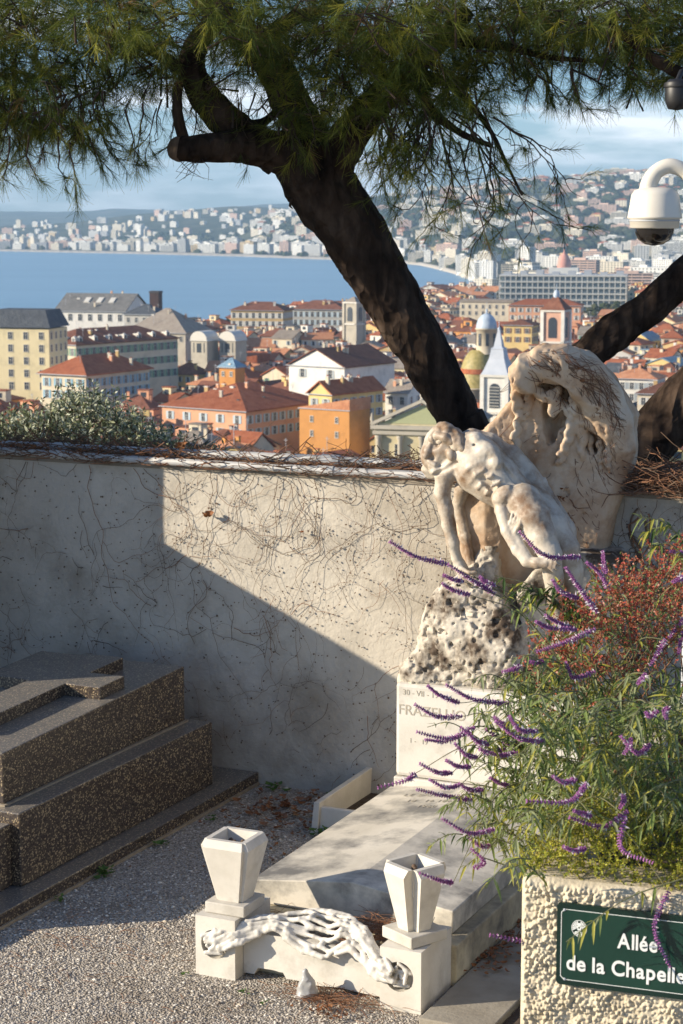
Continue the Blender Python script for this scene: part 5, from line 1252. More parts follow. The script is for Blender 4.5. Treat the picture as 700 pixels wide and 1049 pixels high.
# rock and the plain block beside it
sd = SDF((-0.02, 1.98, 0.82), (1.25, 2.72, 1.62), 0.007)
sd.poly(uz((404, 706), (412, 692), (426, 664), (434, 626), (446, 602), (470, 590), (496, 596), (510, 604), (522, 628), (536, 660), (548, 706), v=2.14), 2.10, 2.60, 0.07, 0.03)
sd.ell(Q(472, 640, 2.16), (0.17, 0.11, 0.22), 0.06); sd.ell(Q(505, 668, 2.13), (0.19, 0.09, 0.14), 0.05); sd.ell(Q(432, 690, 2.16), (0.13, 0.09, 0.09), 0.05)
sd.chain([Q(498, 600, 2.26), Q(503, 545, 2.28)], [0.085, 0.04], 0.04)
sd.chain([Q(482, 590, 2.20), Q(500, 582, 2.24)], [0.06, 0.06], 0.04)
sd.poly(uz((526, 606), (545, 585), (600, 560), (640, 575), (645, 706), (540, 706), v=2.2), 2.19, 2.68, 0.03, 0.03)
def rockd(x, y, z):
    rocky = 1 - sm((x - 0.70) / 0.12)
    d = 0.020 * fbm(x * 9, y * 9, z * 9, 1, 4) + 0.008 * fbm(x * 34, y * 34, z * 34, 5, 3)
    pit = np.maximum(0, vnoise(x * 52, y * 52, z * 52, 9) - 0.30) * 0.055 + np.maximum(0, vnoise(x * 27, y * 27, z * 27, 19) - 0.45) * 0.06
    return (d + pit) * (0.12 + 0.88 * rocky)
sd.disp(rockd)
b = MB(); sd.mesh(b)
for q in b.V:
    d = 0.55 * np.clip(q[:, 0] - 0.72, 0, 9); q[:, 1] += d; q[:, 0] -= 0.40 * d; q[:, 2] -= d * (3.3 - q[:, 2]) / 10.3
b.build('rock', m_rock, mon, MO)
# stele with the hood
st = SDF((0.05, 2.0, 0.80), (1.40, 2.74, 2.80), 0.0082)
st.poly(uz((470, 706), (472, 520), (488, 446), (506, 428), (523, 408), (524, 380), (536, 362), (558, 356), (584, 360), (606, 374), (626, 398), (645, 428), (653, 456), (651, 480), (642, 508), (632, 532), (625, 566), (628, 600), (640, 706), v=2.40), 2.355, 2.58, 0.05, 0.02)
# pale panel behind the hanging arms
st.poly(uz((466, 500), (512, 500), (520, 606), (470, 606), v=2.34), 2.33, 2.50, 0.02, 0.02)
# hood: a heavy rolled edge of cloth sweeping over the top and down the right
hood = [Q(541, 384, 2.29), Q(558, 374, 2.28), Q(580, 374, 2.29), Q(602, 388, 2.32), Q(620, 410, 2.35), Q(634, 434, 2.37), Q(643, 458, 2.40), Q(646, 482, 2.44)]
st.chain(hood, [0.095, 0.098, 0.105, 0.118, 0.118, 0.10, 0.075, 0.03], 0.025)
st.ell(Q(538, 384, 2.25), (0.075, 0.085, 0.10), 0.03)
st.poly(uz((532, 366), (560, 357), (590, 362), (620, 390), (646, 430), (640, 462), (612, 420), (588, 398), (560, 390), (536, 392), v=2.3), 2.315, 2.6, 0.03, 0.03)
# hollows under the hood
for x, y, rx, rz_, vv_ in ((560, 402, 8, 8, 2.30), (583, 408, 9, 19, 2.33), (566, 428, 8, 24, 2.36), (609, 453, 9, 11, 2.36), (574, 422, 7, 16, 2.34)):
    st.ell(Q(x, y, vv_), (rx * K * 1.15, 0.13, rz_ * K * 1.15), 0.008, sub=True)
# stone cloth hanging in strands
def spline_uz(p, n):
    p = np.array(p, float); t = np.linspace(0, len(p) - 1, n); return np.stack([np.interp(t, range(len(p)), p[:, c]) for c in range(3)], 1)
def strand(px, r, v0=2.325, k=0.006):
    pts = spline_uz([Q(p[0], p[1], p[2] if len(p) > 2 else v0) for p in px], 5 * len(px)); rr = np.interp(np.linspace(0, len(r) - 1, len(pts)), range(len(r)), r) * K * 0.8
    for i in range(len(pts)): pts[i] = pts[i] + np.array([0.010 * math.sin(i * 1.35 + r[0]), -0.006 * math.sin(i * 1.9), 0])
    st.chain(pts, rr, k)
strand([(534, 392), (529, 412), (531, 430), (528, 448), (532, 466)], [6, 6.5, 5, 5, 3])
strand([(545, 396), (541, 416), (538, 430)], [6, 5, 3], 2.34)
strand([(552, 398), (556, 408), (566, 404), (576, 398)], [5, 6, 6, 5], 2.30)
strand([(566, 404), (570, 416), (566, 424)], [8, 7, 5], 2.31)
strand([(578, 414), (586, 424), (588, 438), (583, 452), (577, 464), (574, 476)], [4, 5, 6, 6, 6, 4], 2.33)
strand([(588, 398), (592, 416), (590, 430)], [5, 5, 4], 2.32)
strand([(553, 432), (552, 446), (556, 458), (553, 470)], [4, 4.5, 4.5, 3], 2.37)
strand([(596, 412), (598, 430), (600, 446), (598, 470)], [8, 9, 6, 3], 2.35)
strand([(598, 432), (612, 436), (624, 444), (630, 456), (626, 470), (628, 482)], [8, 8, 6, 5, 4.5, 2.5], 2.34)
strand([(622, 446), (618, 458), (622, 470), (617, 484)], [4, 4, 3.5, 2], 2.36)
strand([(606, 440), (610, 462), (606, 486)], [3, 3, 2], 2.38)
strand([(580, 500), (590, 506), (596, 516)], [6, 5, 4], 2.41); strand([(590, 506), (584, 518)], [4, 3], 2.41)
def std(x, y, z):
    d = 0.007 * fbm(x * 8, y * 8, z * 8, 2, 3) + 0.004 * fbm(x * 45, y * 45, z * 45, 5, 3) + 0.011 * np.clip(vnoise(x * 22, y * 22, z * 9, 44) - 0.1, 0, 1) * np.clip((x - 0.6) * 4, 0, 1)
    folds = 0.014 * (np.abs(np.sin(x * 15 + z * 21 + 2.2 * fbm(x * 4, y * 4, z * 4, 8, 2))) - 0.6) * np.clip((z - 2.18) * 4, 0, 1) * np.clip((2.42 - y) * 10, 0, 1)
    left = np.clip((0.62 - x) * 8, 0, 1) * np.clip((z - 1.9) * 5, 0, 1) * np.maximum(0, vnoise(x * 30, y * 30, z * 30, 7) - 0.1) * 0.04
    pits = np.maximum(0, vnoise(x * 48, y * 48, z * 48, 31) - 0.62) * 0.05
    return d + folds + left + pits
st.disp(std)
def turn(b, k, u0, lim):      # the stele and the plain block are turned away from the sun, towards the path
    for q in b.V:
        d = k * np.clip(q[:, 0] - u0, -lim, 9); q[:, 1] += d; q[:, 0] -= 0.40 * d; q[:, 2] -= d * (3.3 - q[:, 2]) / 10.3
    return b
b = MB(); st.mesh(b); turn(b, 0.52, 0.66, 0.2); b.build('stele', m_stat, mon, MO)
# the woman: slumped backwards across the rock, head fallen to the left, arms hanging
fg = SDF((0.10, 1.86, 0.92), (1.16, 2.46, 2.36), 0.0056)
c3 = lambda L, rr, k=0.022, **kw: fg.chain([Q(*p) for p in L], [r * K for r in rr], k, **kw)
# trunk: shoulders, ribcage, waist, hips
c3([(478, 464, 2.13), (492, 478, 2.12), (508, 492, 2.12), (524, 506, 2.13), (538, 520, 2.14), (552, 536, 2.15)], [20, 25, 24, 20, 22, 22], 0.022)
fg.ell(Q(488, 474, 2.09), (26 * K, 0.105, 31 * K), 0.03, rot=0.5)             # ribcage swell
fg.ell(Q(470, 470, 2.10), (16 * K, 0.07, 15 * K), 0.03)                        # near shoulder
c3([(484, 449, 2.16), (500, 456, 2.2), (520, 470, 2.24), (545, 498, 2.26), (574, 545, 2.26), (586, 590, 2.28)], [10, 12, 14, 15, 14, 11], 0.016)    # far flank and cloth falling behind
fg.ell(Q(496, 462, 2.03), (9 * K, 0.04, 8 * K), 0.02); fg.ell(Q(508, 474, 2.03), (7 * K, 0.035, 7 * K), 0.02)  # breast and rib swell
for q in range(4):       # ribs
    x0, y0 = 474 + q * 8, 488 + q * 6; c3([(x0, y0, 2.00), (x0 + 6, y0 - 8, 1.985), (x0 + 14, y0 - 13, 1.99)], [2.0, 2.4, 1.6], 0.009)
c3([(494, 490, 1.985), (510, 506, 2.0), (526, 516, 2.02)], [3.2, 3.8, 2.6], 0.010, sub=True)
fg.ell(Q(516, 508, 2.0), (13 * K, 0.05, 9 * K), 0.02, rot=0.7)
fg.ell(Q(548, 512, 2.10), (5 * K, 0.05, 5 * K), 0.015)
# neck and head, fallen back and turned to the left
c3([(479, 462, 2.13), (468, 463, 2.10), (462, 461, 2.09)], [11, 9.5, 10], 0.02)
fg.ell(Q(455, 457, 2.09), (20 * K, 0.098, 21 * K), 0.02, rot=0.5)              # skull
fg.ell(Q(446, 468, 2.07), (14 * K, 0.075, 16 * K), 0.02, rot=0.6)              # face, pointing down and left
c3([(444, 452, 2.02), (438, 462, 2.0), (437, 466, 2.0)], [4, 3.6, 4.2], 0.012) # brow ridge to nose
c3([(448, 446, 2.01), (456, 448, 2.0), (463, 452, 2.01)], [4.5, 4, 4], 0.014)
for x, y in ((446, 456), (441, 471)): fg.ell(Q(x, y, 1.985), (5 * K, 0.03, 3.6 * K), 0.012, sub=True, rot=0.6)   # eye hollow, mouth
fg.ell(Q(446, 456.5, 2.02), (3 * K, 0.016, 2.2 * K), 0.006)
c3([(440, 473, 2.0), (446, 476, 2.0)], [2.2, 2.2], 0.008); c3([(441, 477, 2.005), (447, 480, 2.01)], [2.2, 2.2], 0.008)
fg.ell(Q(447, 483, 2.03), (7 * K, 0.04, 5 * K), 0.014)                          # chin
fg.ell(Q(462, 466, 2.0), (4.5 * K, 0.02, 6 * K), 0.008, rot=0.4); fg.ell(Q(485, 456, 2.09), (11 * K, 0.06, 9 * K), 0.02)
# near arm hanging to the rock
c3([(468, 474, 2.06), (456, 487, 2.04), (453, 505, 2.04), (457, 522, 2.045), (460, 538, 2.05), (464, 556, 2.06), (468, 572, 2.075), (472, 580, 2.085)], [11, 9.5, 7.8, 7.2, 6.8, 6.2, 4.8, 5], 0.014)
def fingers(hx, hy, hv, ang, L, r, cnt=4, spread=0.22, bend=0.5):
    for q in range(cnt):
        a = ang + (q - 1.5) * spread; l = L * (1, 1.12, 1.05, 0.85)[q]
        p = [(hx + (q - 1.5) * 2.2 * -math.sin(ang), hy + (q - 1.5) * 2.2 * math.cos(ang), hv)]
        for s_ in range(3): a += bend * 0.3; p.append((p[-1][0] + math.cos(a) * l / 3, p[-1][1] + math.sin(a) * l / 3, p[-1][2] - 0.006 + 0.008 * s_))
        c3(p, [r, r * 0.95, r * 0.85, r * 0.65], 0.005)
c3([(471, 579, 2.085), (476, 587, 2.09)], [6.5, 6.5], 0.012); fingers(477, 588, 2.085, 0.9, 16, 2.0, bend=-0.4); c3([(473, 582, 2.06), (481, 587, 2.05), (487, 586, 2.06)], [2.4, 2.1, 1.6], 0.006)
# far arm hanging behind it
c3([(474, 500, 2.2), (470, 516, 2.22), (473, 532, 2.22), (477, 550, 2.21), (480, 566, 2.2), (482, 576, 2.19)], [8, 6.2, 5.2, 5.2, 4.2, 4.6], 0.010); fingers(482, 577, 2.18, 1.4, 12, 1.8)
# thighs, knees, lower legs
c3([(536, 514, 2.05), (546, 530, 2.02), (556, 550, 2.0), (564, 570, 1.99)], [18, 16.5, 13.5, 11.5], 0.014)
c3([(564, 570, 1.99), (567, 590, 2.02), (569, 612, 2.05), (573, 634, 2.08), (578, 650, 2.1)], [10.5, 9.5, 8.5, 6, 5], 0.012)
fg.ell(Q(564, 568, 1.975), (10 * K, 0.045, 11 * K), 0.02)
c3([(552, 520, 2.16), (566, 540, 2.13), (580, 562, 2.12), (586, 584, 2.14), (588, 620, 2.16)], [17, 16, 13, 11, 8], 0.012)
c3([(577, 650, 2.09), (570, 660, 2.03), (566, 664, 2.0)], [6, 5, 3.5], 0.012)
# bent arm: elbow low, hand laid on the thigh
c3([(512, 506, 2.03), (514, 522, 1.99), (520, 544, 1.96), (530, 563, 1.94), (540, 574, 1.93)], [7.5, 6.8, 6.2, 5.6, 6.2], 0.010)
c3([(540, 575, 1.93), (550, 577, 1.92), (560, 577, 1.925)], [5.6, 5.2, 4.8], 0.010); fingers(561, 576, 1.925, 0.1, 12, 2.1, bend=0.5)
c3([(541, 572, 1.93), (532, 556, 1.95), (526, 542, 1.96)], [4.8, 4.4, 4.6], 0.008); fingers(526, 541, 1.955, -1.25, 15, 2.0, spread=0.16, bend=0.15); c3([(528, 545, 1.945), (533, 537, 1.94), (534, 530, 1.945)], [2.4, 2.1, 1.7], 0.006)
c3([(446, 486, 2.0), (458, 480, 1.99), (468, 474, 2.0)], [2.2, 3.2, 2.2], 0.006, sub=True)
c3([(528, 520, 1.99), (538, 512, 2.0), (548, 506, 2.04)], [1.6, 2.2, 1.6], 0.008, sub=True); c3([(545, 520, 2.02), (560, 543, 2.0), (572, 566, 2.0)], [1.8, 2.8, 2.0], 0.008, sub=True)
c3([(486, 456, 2.02), (506, 470, 2.04), (528, 492, 2.06), (546, 512, 2.08)], [1.6, 2.4, 2.4, 1.6], 0.010, sub=True); fg.ell(Q(490, 450, 2.07), (9 * K, 0.05, 6 * K), 0.012, rot=-0.6); fg.ell(Q(503, 462, 2.04), (11 * K, 0.04, 7 * K), 0.012, rot=-0.6)
def figd(x, y, z):
    return 0.0016 * fbm(x * 24, y * 24, z * 24, 12, 3) + 0.0018 * fbm(x * 75, y * 75, z * 75, 15, 2) + 0.010 * (1 - 1.6 * np.abs(np.sin(x * 34 + z * 16 + 1.5 * vnoise(x * 6, y * 6, z * 6, 2)))) * np.clip((y - 2.15) * 12, 0, 1) * np.clip((x - 0.5) * 6, 0, 1)
fg.disp(figd, 0.03)
b = MB(); fg.mesh(b); figo = b.build('figure', m_fig, mon, MO)
# wavy stone hair falling from the back of the head
hr = SDF((0.08, 1.92, 1.80), (0.52, 2.30, 2.30), 0.005)
for q in range(15):
    t = q / 14.0; x0, y0 = 447 + t * 20, 437 + 6 * abs(t - 0.4) * 2; a = 0.3 + t * 2.0
    vq = 2.02 + 0.06 * abs(math.sin(q * 2.1)); pts = [(x0, y0, 2.08)]
    for s_ in range(6): pts.append((x0 + (3.4 * s_) * (t * 1.2 - 0.25) + 1.5 * math.sin(s_ * 1.5 + q), y0 + s_ * 4.6 * (0.5 + 0.5 * t), 2.06 - 0.05 * math.sin(min(1, s_ / 4) * 1.6) + 0.01 * (q % 3)))
    hr.chain([Q(*p) for p in pts], [r * K for r in (4, 5, 4.8, 4.4, 4, 3.4, 2.4)], 0.007)
hr.ell(Q(470, 455, 2.06), (9 * K, 0.06, 11 * K), 0.01)
for q in range(5): hr.chain([Q(438 + q * 1.5, 474, 2.08), Q(436 + q * 1.6, 481, 2.09), Q(439 + q * 1.8, 488, 2.1)], [4 * K, 4 * K, 2.5 * K], 0.008)
hr.disp(lambda x, y, z: 0.003 * fbm(x * 40, y * 40, z * 40, 4, 3), 0.03)
b = MB(); hr.mesh(b); b.build('hair', m_fig, figo)
figo.children[-1].location = (-MO[0], -MO[1], 0)
# dead creeper clinging to the hood and stele
b = MB(); rs = random.Random(9)
def cling(x, y, a, n, r, turn=0.25):
    pts = []
    for q in range(n):
        u, _, z = Q(x, y, 2.3); v = st.front(u, z)
        if v is None: break
        u, _, z = Q(x, y, v); d = 0.52 * max(-0.2, u - 0.66); pts.append((u - 0.4 * d, v + d - 0.002 - 0.005 * rs.random(), z - d * (3.3 - z) / 10.3)); a += rs.gauss(0, turn); x += math.cos(a) * 4; y += math.sin(a) * 4
    if len(pts) > 3: b.tube(pts, np.linspace(r, r * 0.5, len(pts)), 4, caps=False, mat=rs.choice([0, 1, 1]))
for q in range(75): cling(rs.uniform(538, 600), rs.uniform(358, 388), rs.uniform(0.1, 1.0), rs.randint(8, 34), rs.uniform(0.0009, 0.0022), 0.18)
for q in range(60): cling(rs.uniform(598, 640), rs.uniform(375, 440), rs.uniform(0.6, 1.7), rs.randint(8, 26), rs.uniform(0.0009, 0.002), 0.18)
for q in range(16): cling(rs.uniform(560, 640), rs.uniform(470, 560), rs.uniform(0.5, 2.6), rs.randint(6, 18), rs.uniform(0.0012, 0.0024))
for q in range(10): cling(rs.uniform(572, 584), rs.uniform(505, 560), rs.uniform(0.8, 1.6), rs.randint(8, 20), rs.uniform(0.0016, 0.003))
for q in range(5): cling(rs.uniform(574, 580), rs.uniform(400, 405), 1.5 + rs.gauss(0, .4), 6, 0.0025)
for q in range(40):
    x, y = rs.choice([(rs.uniform(572, 588), rs.uniform(500, 590)), (rs.uniform(560, 640), rs.uniform(365, 420))]); u, _, z = Q(x, y, 2.3); v = st.front(u, z)
    if v: d = 0.52 * max(-0.2, u - 0.66); leaf(b, (u - 0.4 * d, v + d - 0.014, z), rs.uniform(0.006, 0.014), rs.uniform(0, 6), rs.uniform(-1.5, 1.5), 2)
for q in range(3): b.tube([(Q(512 + q, 402, 2.4)), Q(522, 392 + q * 3, 2.4), Q(533, 388 - q * 4, 2.25)], 0.0014, 3, caps=False)
o = b.build('creeper_stems', [m_vine, m_vine2, m_dleaf]); o.location = W(0, 0); o.rotation_euler = (0, 0, -AX); tag(o, 'thin dry creeper stems clinging over the hood of the stele', 'creeper', kind='stuff')
# ------------------------------------------------------------------ pines, olive
m_bark = nmat('pine_bark', [(0.010, 0.007, 0.006), (0.040, 0.027, 0.020), (0.085, 0.060, 0.045)], scale=9, rough=0.95, bump=1.0, bscale=14, bdist=0.05, mapscale=(1, 1, 0.35), voronoi=True, spec=0.1)
m_cut = nmat('sawn_wood', [(0.10, 0.065, 0.040), (0.17, 0.11, 0.07)], scale=20, rough=0.9)
m_need = [nmat('needles_' + n_, [tuple(k * 0.75 for k in c), c], scale=1.2, rough=0.55, trans=0.5, spec=0.3) for n_, c in (('dark', (0.075, 0.108, 0.020)), ('mid', (0.16, 0.19, 0.028)), ('bright', (0.34, 0.33, 0.045)), ('dry', (0.22, 0.13, 0.05)))]
m_twig = nmat('pine_twig', [(0.035, 0.022, 0.015), (0.07, 0.045, 0.03)], scale=10, rough=0.95)
def spline(pts, n):
    p = np.array([tuple(q) for q in pts], float); p = np.vstack([2 * p[0] - p[1], p, 2 * p[-1] - p[-2]]); out = []
    seg = len(p) - 3
    for t in np.linspace(0, seg, n):
        i = min(int(t), seg - 1); f = t - i; a, b_, c, d = p[i:i + 4]
        out.append(0.5 * ((2 * b_) + (c - a) * f + (2 * a - 5 * b_ + 4 * c - d) * f * f + (3 * b_ - a - 3 * c + d) * f ** 3))
    return np.array(out)
def limb(pl, n=None, nz_=0.16, seg=28, base=None):
    """pl: (x px, y px, distance, width px)"""
    n = n or max(10, len(pl) * 9)
    pts = [P(x, y, Y) for x, y, Y, w in pl]; r = [w * Y / 2000 / 2 for x, y, Y, w in pl]
    c = spline(pts, n); rr = np.interp(np.linspace(0, len(r) - 1, n), range(len(r)), r)
    n2 = max(n, int(n * 3.2)); tt = np.linspace(0, n - 1, n2); c2 = np.stack([np.interp(tt, range(n), c[:, k]) for k in range(3)], 1); r2 = np.interp(tt, range(n), rr); s2 = seg * 2
    b = MB(); b.tube(c2, r2, s2, noise=nz_, nscale=7.0, seed=int(pl[0][0]))
    V = b.V[0].reshape(n2, s2, 3); ang = np.linspace(0, 2 * math.pi, s2, endpoint=False)[None, :]; L_ = np.concatenate([[0], np.cumsum(np.linalg.norm(np.diff(c2, axis=0), axis=1))])[:, None]
    ca, sa = np.cos(ang) * r2[:, None] * 26, np.sin(ang) * r2[:, None] * 26
    plate = np.minimum(np.abs(vnoise(ca, sa, L_ * 9, 3)), np.abs(vnoise(ca * 1.1 + 9, sa * 1.1, L_ * 11 + 4, 7))) * 3.0
    rel = np.clip(plate, 0, 1) ** 0.6 - 0.6
    V += (V - c2[:, None, :]) * (rel * np.clip(0.010 / r2, 0.02, 0.10)[:, None] + 0.02 * fbm(ca * 2.5, sa * 2.5, L_ * 22, 5, 2))[..., None]
    b.V[0] = V.reshape(-1, 3); return b, c, rr
BASE = P(500, 505, 12.0)
pine = root('umbrella_pine', (BASE.x, BASE.y, -2.6), 0, 'leaning dark pine whose crown spreads across the top of the view', 'tree')
po = (BASE.x, BASE.y, -2.6)
def part(b, name, mats, parent, off): 
    o = b.build(name, mats, parent, off); return o
lb = MB(); lb.tube(np.array([(BASE.x + 0.45, 12.1, -2.6), (BASE.x + 0.25, 12.05, -0.6), tuple(P(492, 478, 12)), tuple(P(470, 430, 12))]), [0.26, 0.2, 0.16, 0.16], 24, noise=0.12, nscale=7)
b1, c1, r1 = limb([(508, 520, 12, 50), (470, 430, 12, 47), (437, 365, 12, 52), (403, 308, 12, 58), (372, 255, 12, 62), (346, 215, 12, 66), (322, 180, 12, 72), (306, 158, 11.95, 60)], 70, 0.15, 36)
lb.V += b1.V; lb.F += [(f + lb.n, m, s) for f, m, s in b1.F]; lb.n += b1.n
part(lb, 'trunk', m_bark, pine, po)
LIMBS = [
    [(322, 178, 12, 52), (292, 158, 11.9, 44), (262, 151, 11.8, 36), (232, 150, 11.7, 31), (198, 153, 11.6, 27), (184, 151, 11.6, 25)],
    [(285, 162, 11.9, 40), (252, 140, 11.85, 36), (228, 120, 11.8, 34), (210, 98, 11.8, 31), (197, 72, 11.8, 27), (202, 45, 11.9, 24), (222, 20, 12, 20), (236, -10, 12.1, 18)],
    [(330, 182, 12, 46), (315, 140, 12.1, 42), (298, 105, 12.2, 38), (282, 72, 12.3, 36), (262, 48, 12.4, 30), (240, 25, 12.6, 24), (200, -5, 12.8, 18)],
    [(335, 185, 12, 44), (352, 150, 11.9, 40), (372, 122, 11.8, 36), (392, 98, 11.8, 32), (420, 70, 11.7, 26), (452, 40, 11.7, 20), (480, 10, 11.7, 16)],
    [(190, 148, 11.62, 11), (183, 122, 11.6, 11), (182, 102, 11.6, 10), (184, 84, 11.6, 8)],
    [(238, 132, 11.82, 12), (270, 125, 11.9, 9), (284, 112, 12, 6)],
    [(205, 88, 11.8, 14), (170, 60, 11.7, 11), (130, 40, 11.6, 8), (90, 30, 11.5, 6)],
    [(262, 48, 12.4, 20), (300, 20, 12.2, 14), (350, 5, 12, 10)],
    [(420, 70, 11.7, 14), (440, 110, 11.6, 10), (470, 135, 11.5, 7), (505, 150, 11.5, 5)],
    [(452, 40, 11.7, 14), (510, 46, 11.6, 9), (560, 58, 11.5, 6), (600, 62, 11.5, 4)],
    [(420, 70, 11.7, 12), (465, 90, 11.6, 8), (500, 130, 11.5, 5), (520, 170, 11.45, 3.4), (535, 200, 11.4, 2.4)],
]
for l in LIMBS:
    b, c, rr = limb(l); part(b, 'limb', m_bark, pine, po)
b = MB(); c = P(181, 151, 11.59); b.lathe([(0, 0.02), (0.060, 0.016), (0.074, -0.005), (0.073, -0.05)], n=20); o = b.build('cut_face', m_cut, pine); o.location = c - Vector(po); o.rotation_euler = (math.radians(72), 0, math.radians(-38))
b = MB(); b.tube([P(299, 205, 11.83), P(297, 211, 11.8), P(300, 214, 11.8)], [0.012, 0.008, 0.002], 8, noise=0.4, nscale=40); part(b, 'twig_stub', m_bark, pine, po)

# foliage: tufts of long needles on drooping twigs
NEED = [MB() for _ in range(1)][0]; TW = MB()
gt = np.random.default_rng(5)
def tufts(centers, dirs, n=26, L=0.105, wid=0.0022, mats=None):
    """needles as thin two-sided blades fanned around each tuft's direction"""
    m = len(centers); c = np.repeat(centers, n, 0); d = np.repeat(dirs, n, 0)
    r = gt.normal(size=(m * n, 3)); r /= np.linalg.norm(r, axis=1)[:, None]
    spread = gt.uniform(0.25, 1.15, (m * n, 1)); nd = d + r * spread; nd /= np.linalg.norm(nd, axis=1)[:, None]
    nd[:, 2] -= 0.12; l = L * gt.uniform(0.6, 1.15, (m * n, 1)); back = gt.uniform(-0.09, 0.03, (m * n, 1))
    p0 = c + d * back; p1 = p0 + nd * l
    s = np.cross(nd, gt.normal(size=(m * n, 3))); s /= np.linalg.norm(s, axis=1)[:, None] + 1e-9
    v = np.stack([p0 - s * wid / 2, p0 + s * wid / 2, p1 + s * wid * 0.25, p1 - s * wid * 0.25], 1)
    mi = np.repeat(mats, n); f = np.arange(m * n * 4).reshape(-1, 4)
    for k in range(4):
        q = np.nonzero(mi == k)[0]
        if len(q): NEED.add(v[q].reshape(-1, 3), np.arange(len(q) * 4).reshape(-1, 4), k)
def clump(x, y, Y, rx, ry, n, droop=0.25, depth=0.8, pal=(0.45, 0.35, 0.17, 0.03)):
    """a mass of foliage round a point: twigs run out to tufts"""
    c = np.array(P(x, y, Y)); k = Y / 2000
    q = gt.normal(size=(n, 3)) * 0.5; q *= np.minimum(1, 1.25 / (np.linalg.norm(q, axis=1)[:, None] + 1e-9))
    pos = c + q * np.array([rx * k, depth, ry * k])
    d = q * np.array([1, 0.6, 0.6]) + np.array([0, 0, -droop]) + gt.normal(size=(n, 3)) * 0.35; d /= np.linalg.norm(d, axis=1)[:, None]
    tufts(pos, d, mats=gt.choice(4, n, p=pal))
    for i in range(0, n, 5):
        a = c + (pos[i] - c) * 0.25 + gt.normal(size=3) * 0.1; mid = (a + pos[i]) / 2 + np.array([0, 0, 0.05]); TW.tube([a, mid, pos[i]], [0.007, 0.004, 0.002], 4, caps=False)
def spray(x, y, Y, L, ang, n, sub=4, dens=1.0, pal=(0.45, 0.35, 0.17, 0.03)):
    """a bare drooping twig with side shoots, each ending in tufts"""
    p = np.array(P(x, y, Y)); d = np.array([math.cos(ang), gt.uniform(-0.3, 0.3), -math.sin(ang)]); pts = [p]; s = L / n
    tips = []
    for i in range(n):
        d = d + np.array([gt.normal() * 0.22, gt.normal() * 0.15, -0.045 + gt.normal() * 0.17]); d /= np.linalg.norm(d); p = p + d * s; pts.append(p)
        if i > 0 and gt.random() < 0.72:
            q = p.copy(); e = d + gt.normal(size=3) * 0.75; e[2] -= 0.1; e /= np.linalg.norm(e); sp = [q]
            for j in range(sub):
                e = e + gt.normal(size=3) * 0.3 + np.array([0, 0, -0.08]); e /= np.linalg.norm(e); q = q + e * s * 0.75; sp.append(q)
            TW.tube(sp, np.linspace(0.0032, 0.0012, len(sp)), 4, caps=False); tips.append((sp[-1], e)); 
            if gt.random() < 0.5: tips.append((sp[-2], e))
    TW.tube(pts, np.linspace(0.0065, 0.0015, len(pts)), 4, caps=False); tips.append((pts[-1], d)); 
    tips = [t for t in tips if gt.random() < dens]
    if tips: tufts(np.array([t[0] for t in tips]), np.array([t[1] for t in tips]), n=26, L=0.098, mats=gt.choice(4, len(tips), p=pal))
# dense crown (the upper band) then its ragged lower edge
for x in range(-330, 1050, 60):
    for y, n in ((-75, 40), (-25, 60), (22, 75)):
        for Y in (11.2, 12.6): clump(x + gt.uniform(-20, 20), y + gt.uniform(-12, 12), Y + gt.uniform(-0.4, 0.4), 62, 36, n, depth=0.9)
for x, y, rx, ry, n in ((-40, 85, 60, 60, 160), (20, 80, 60, 60, 200), (80, 70, 60, 55, 190), (140, 70, 55, 42, 150), (-60, 120, 50, 45, 110), (5, 112, 45, 46, 110), (50, 104, 45, 38, 70), (178, 70, 40, 40, 90), (300, 62, 60, 40, 120), (250, 45, 50, 30, 100), (345, 70, 55, 45, 150), (390, 70, 60, 50, 190), (440, 75, 60, 50, 190), (490, 70, 60, 46, 190), (545, 48, 60, 36, 130), (600, 36, 60, 34, 120), (660, 45, 60, 42, 160), (720, 60, 60, 50, 150), (780, 60, 70, 60, 150), (360, 112, 30, 26, 50), (415, 104, 42, 30, 60), (462, 104, 45, 32, 55), (650, 78, 26, 20, 26), (685, 78, 30, 24, 40), (330, 118, 24, 22, 34), (382, 40, 60, 40, 120)):
    clump(x, y, 11.7 + gt.uniform(-0.4, 0.5), rx, ry, n, depth=0.7)
for y in (105, 140, 175, 205): clump(-300, y, 10.45, 62, 40, 170, depth=0.32)  # unseen low foliage added left of the frame to shade the right-hand trunk
for x, y in ((-150, 165), (-190, 190), (-120, 190), (-230, 170), (-170, 215)): clump(x, y, 10.95, 75, 40, 150, depth=0.35)  # more unseen foliage, added to keep the trunks in shade
for x, y in ((225, 92), (298, 122), (306, 130), (268, 90), (240, 68)): clump(x, y, 11.6, 26, 24, 16, depth=0.25)
for q in range(52): spray(gt.uniform(-40, 110), gt.uniform(85, 132), gt.uniform(11.2, 12.2), gt.uniform(0.14, 0.36), gt.uniform(0.5, 2.6), 6, 3, 0.9)
for x, y, a in ((60, 140, 1.6), (72, 146, 1.5), (30, 138, 1.5), (88, 132, 1.4), (128, 112, 1.5), (146, 106, 1.5), (10, 140, 1.7)): spray(x, y, 11.3, 0.30, a, 5, 2, 1.0)
for q in range(24): spray(gt.uniform(390, 500), gt.uniform(90, 132), gt.uniform(11.2, 12.0), gt.uniform(0.25, 0.55), gt.uniform(0.5, 1.9), 8, 4, 0.62)
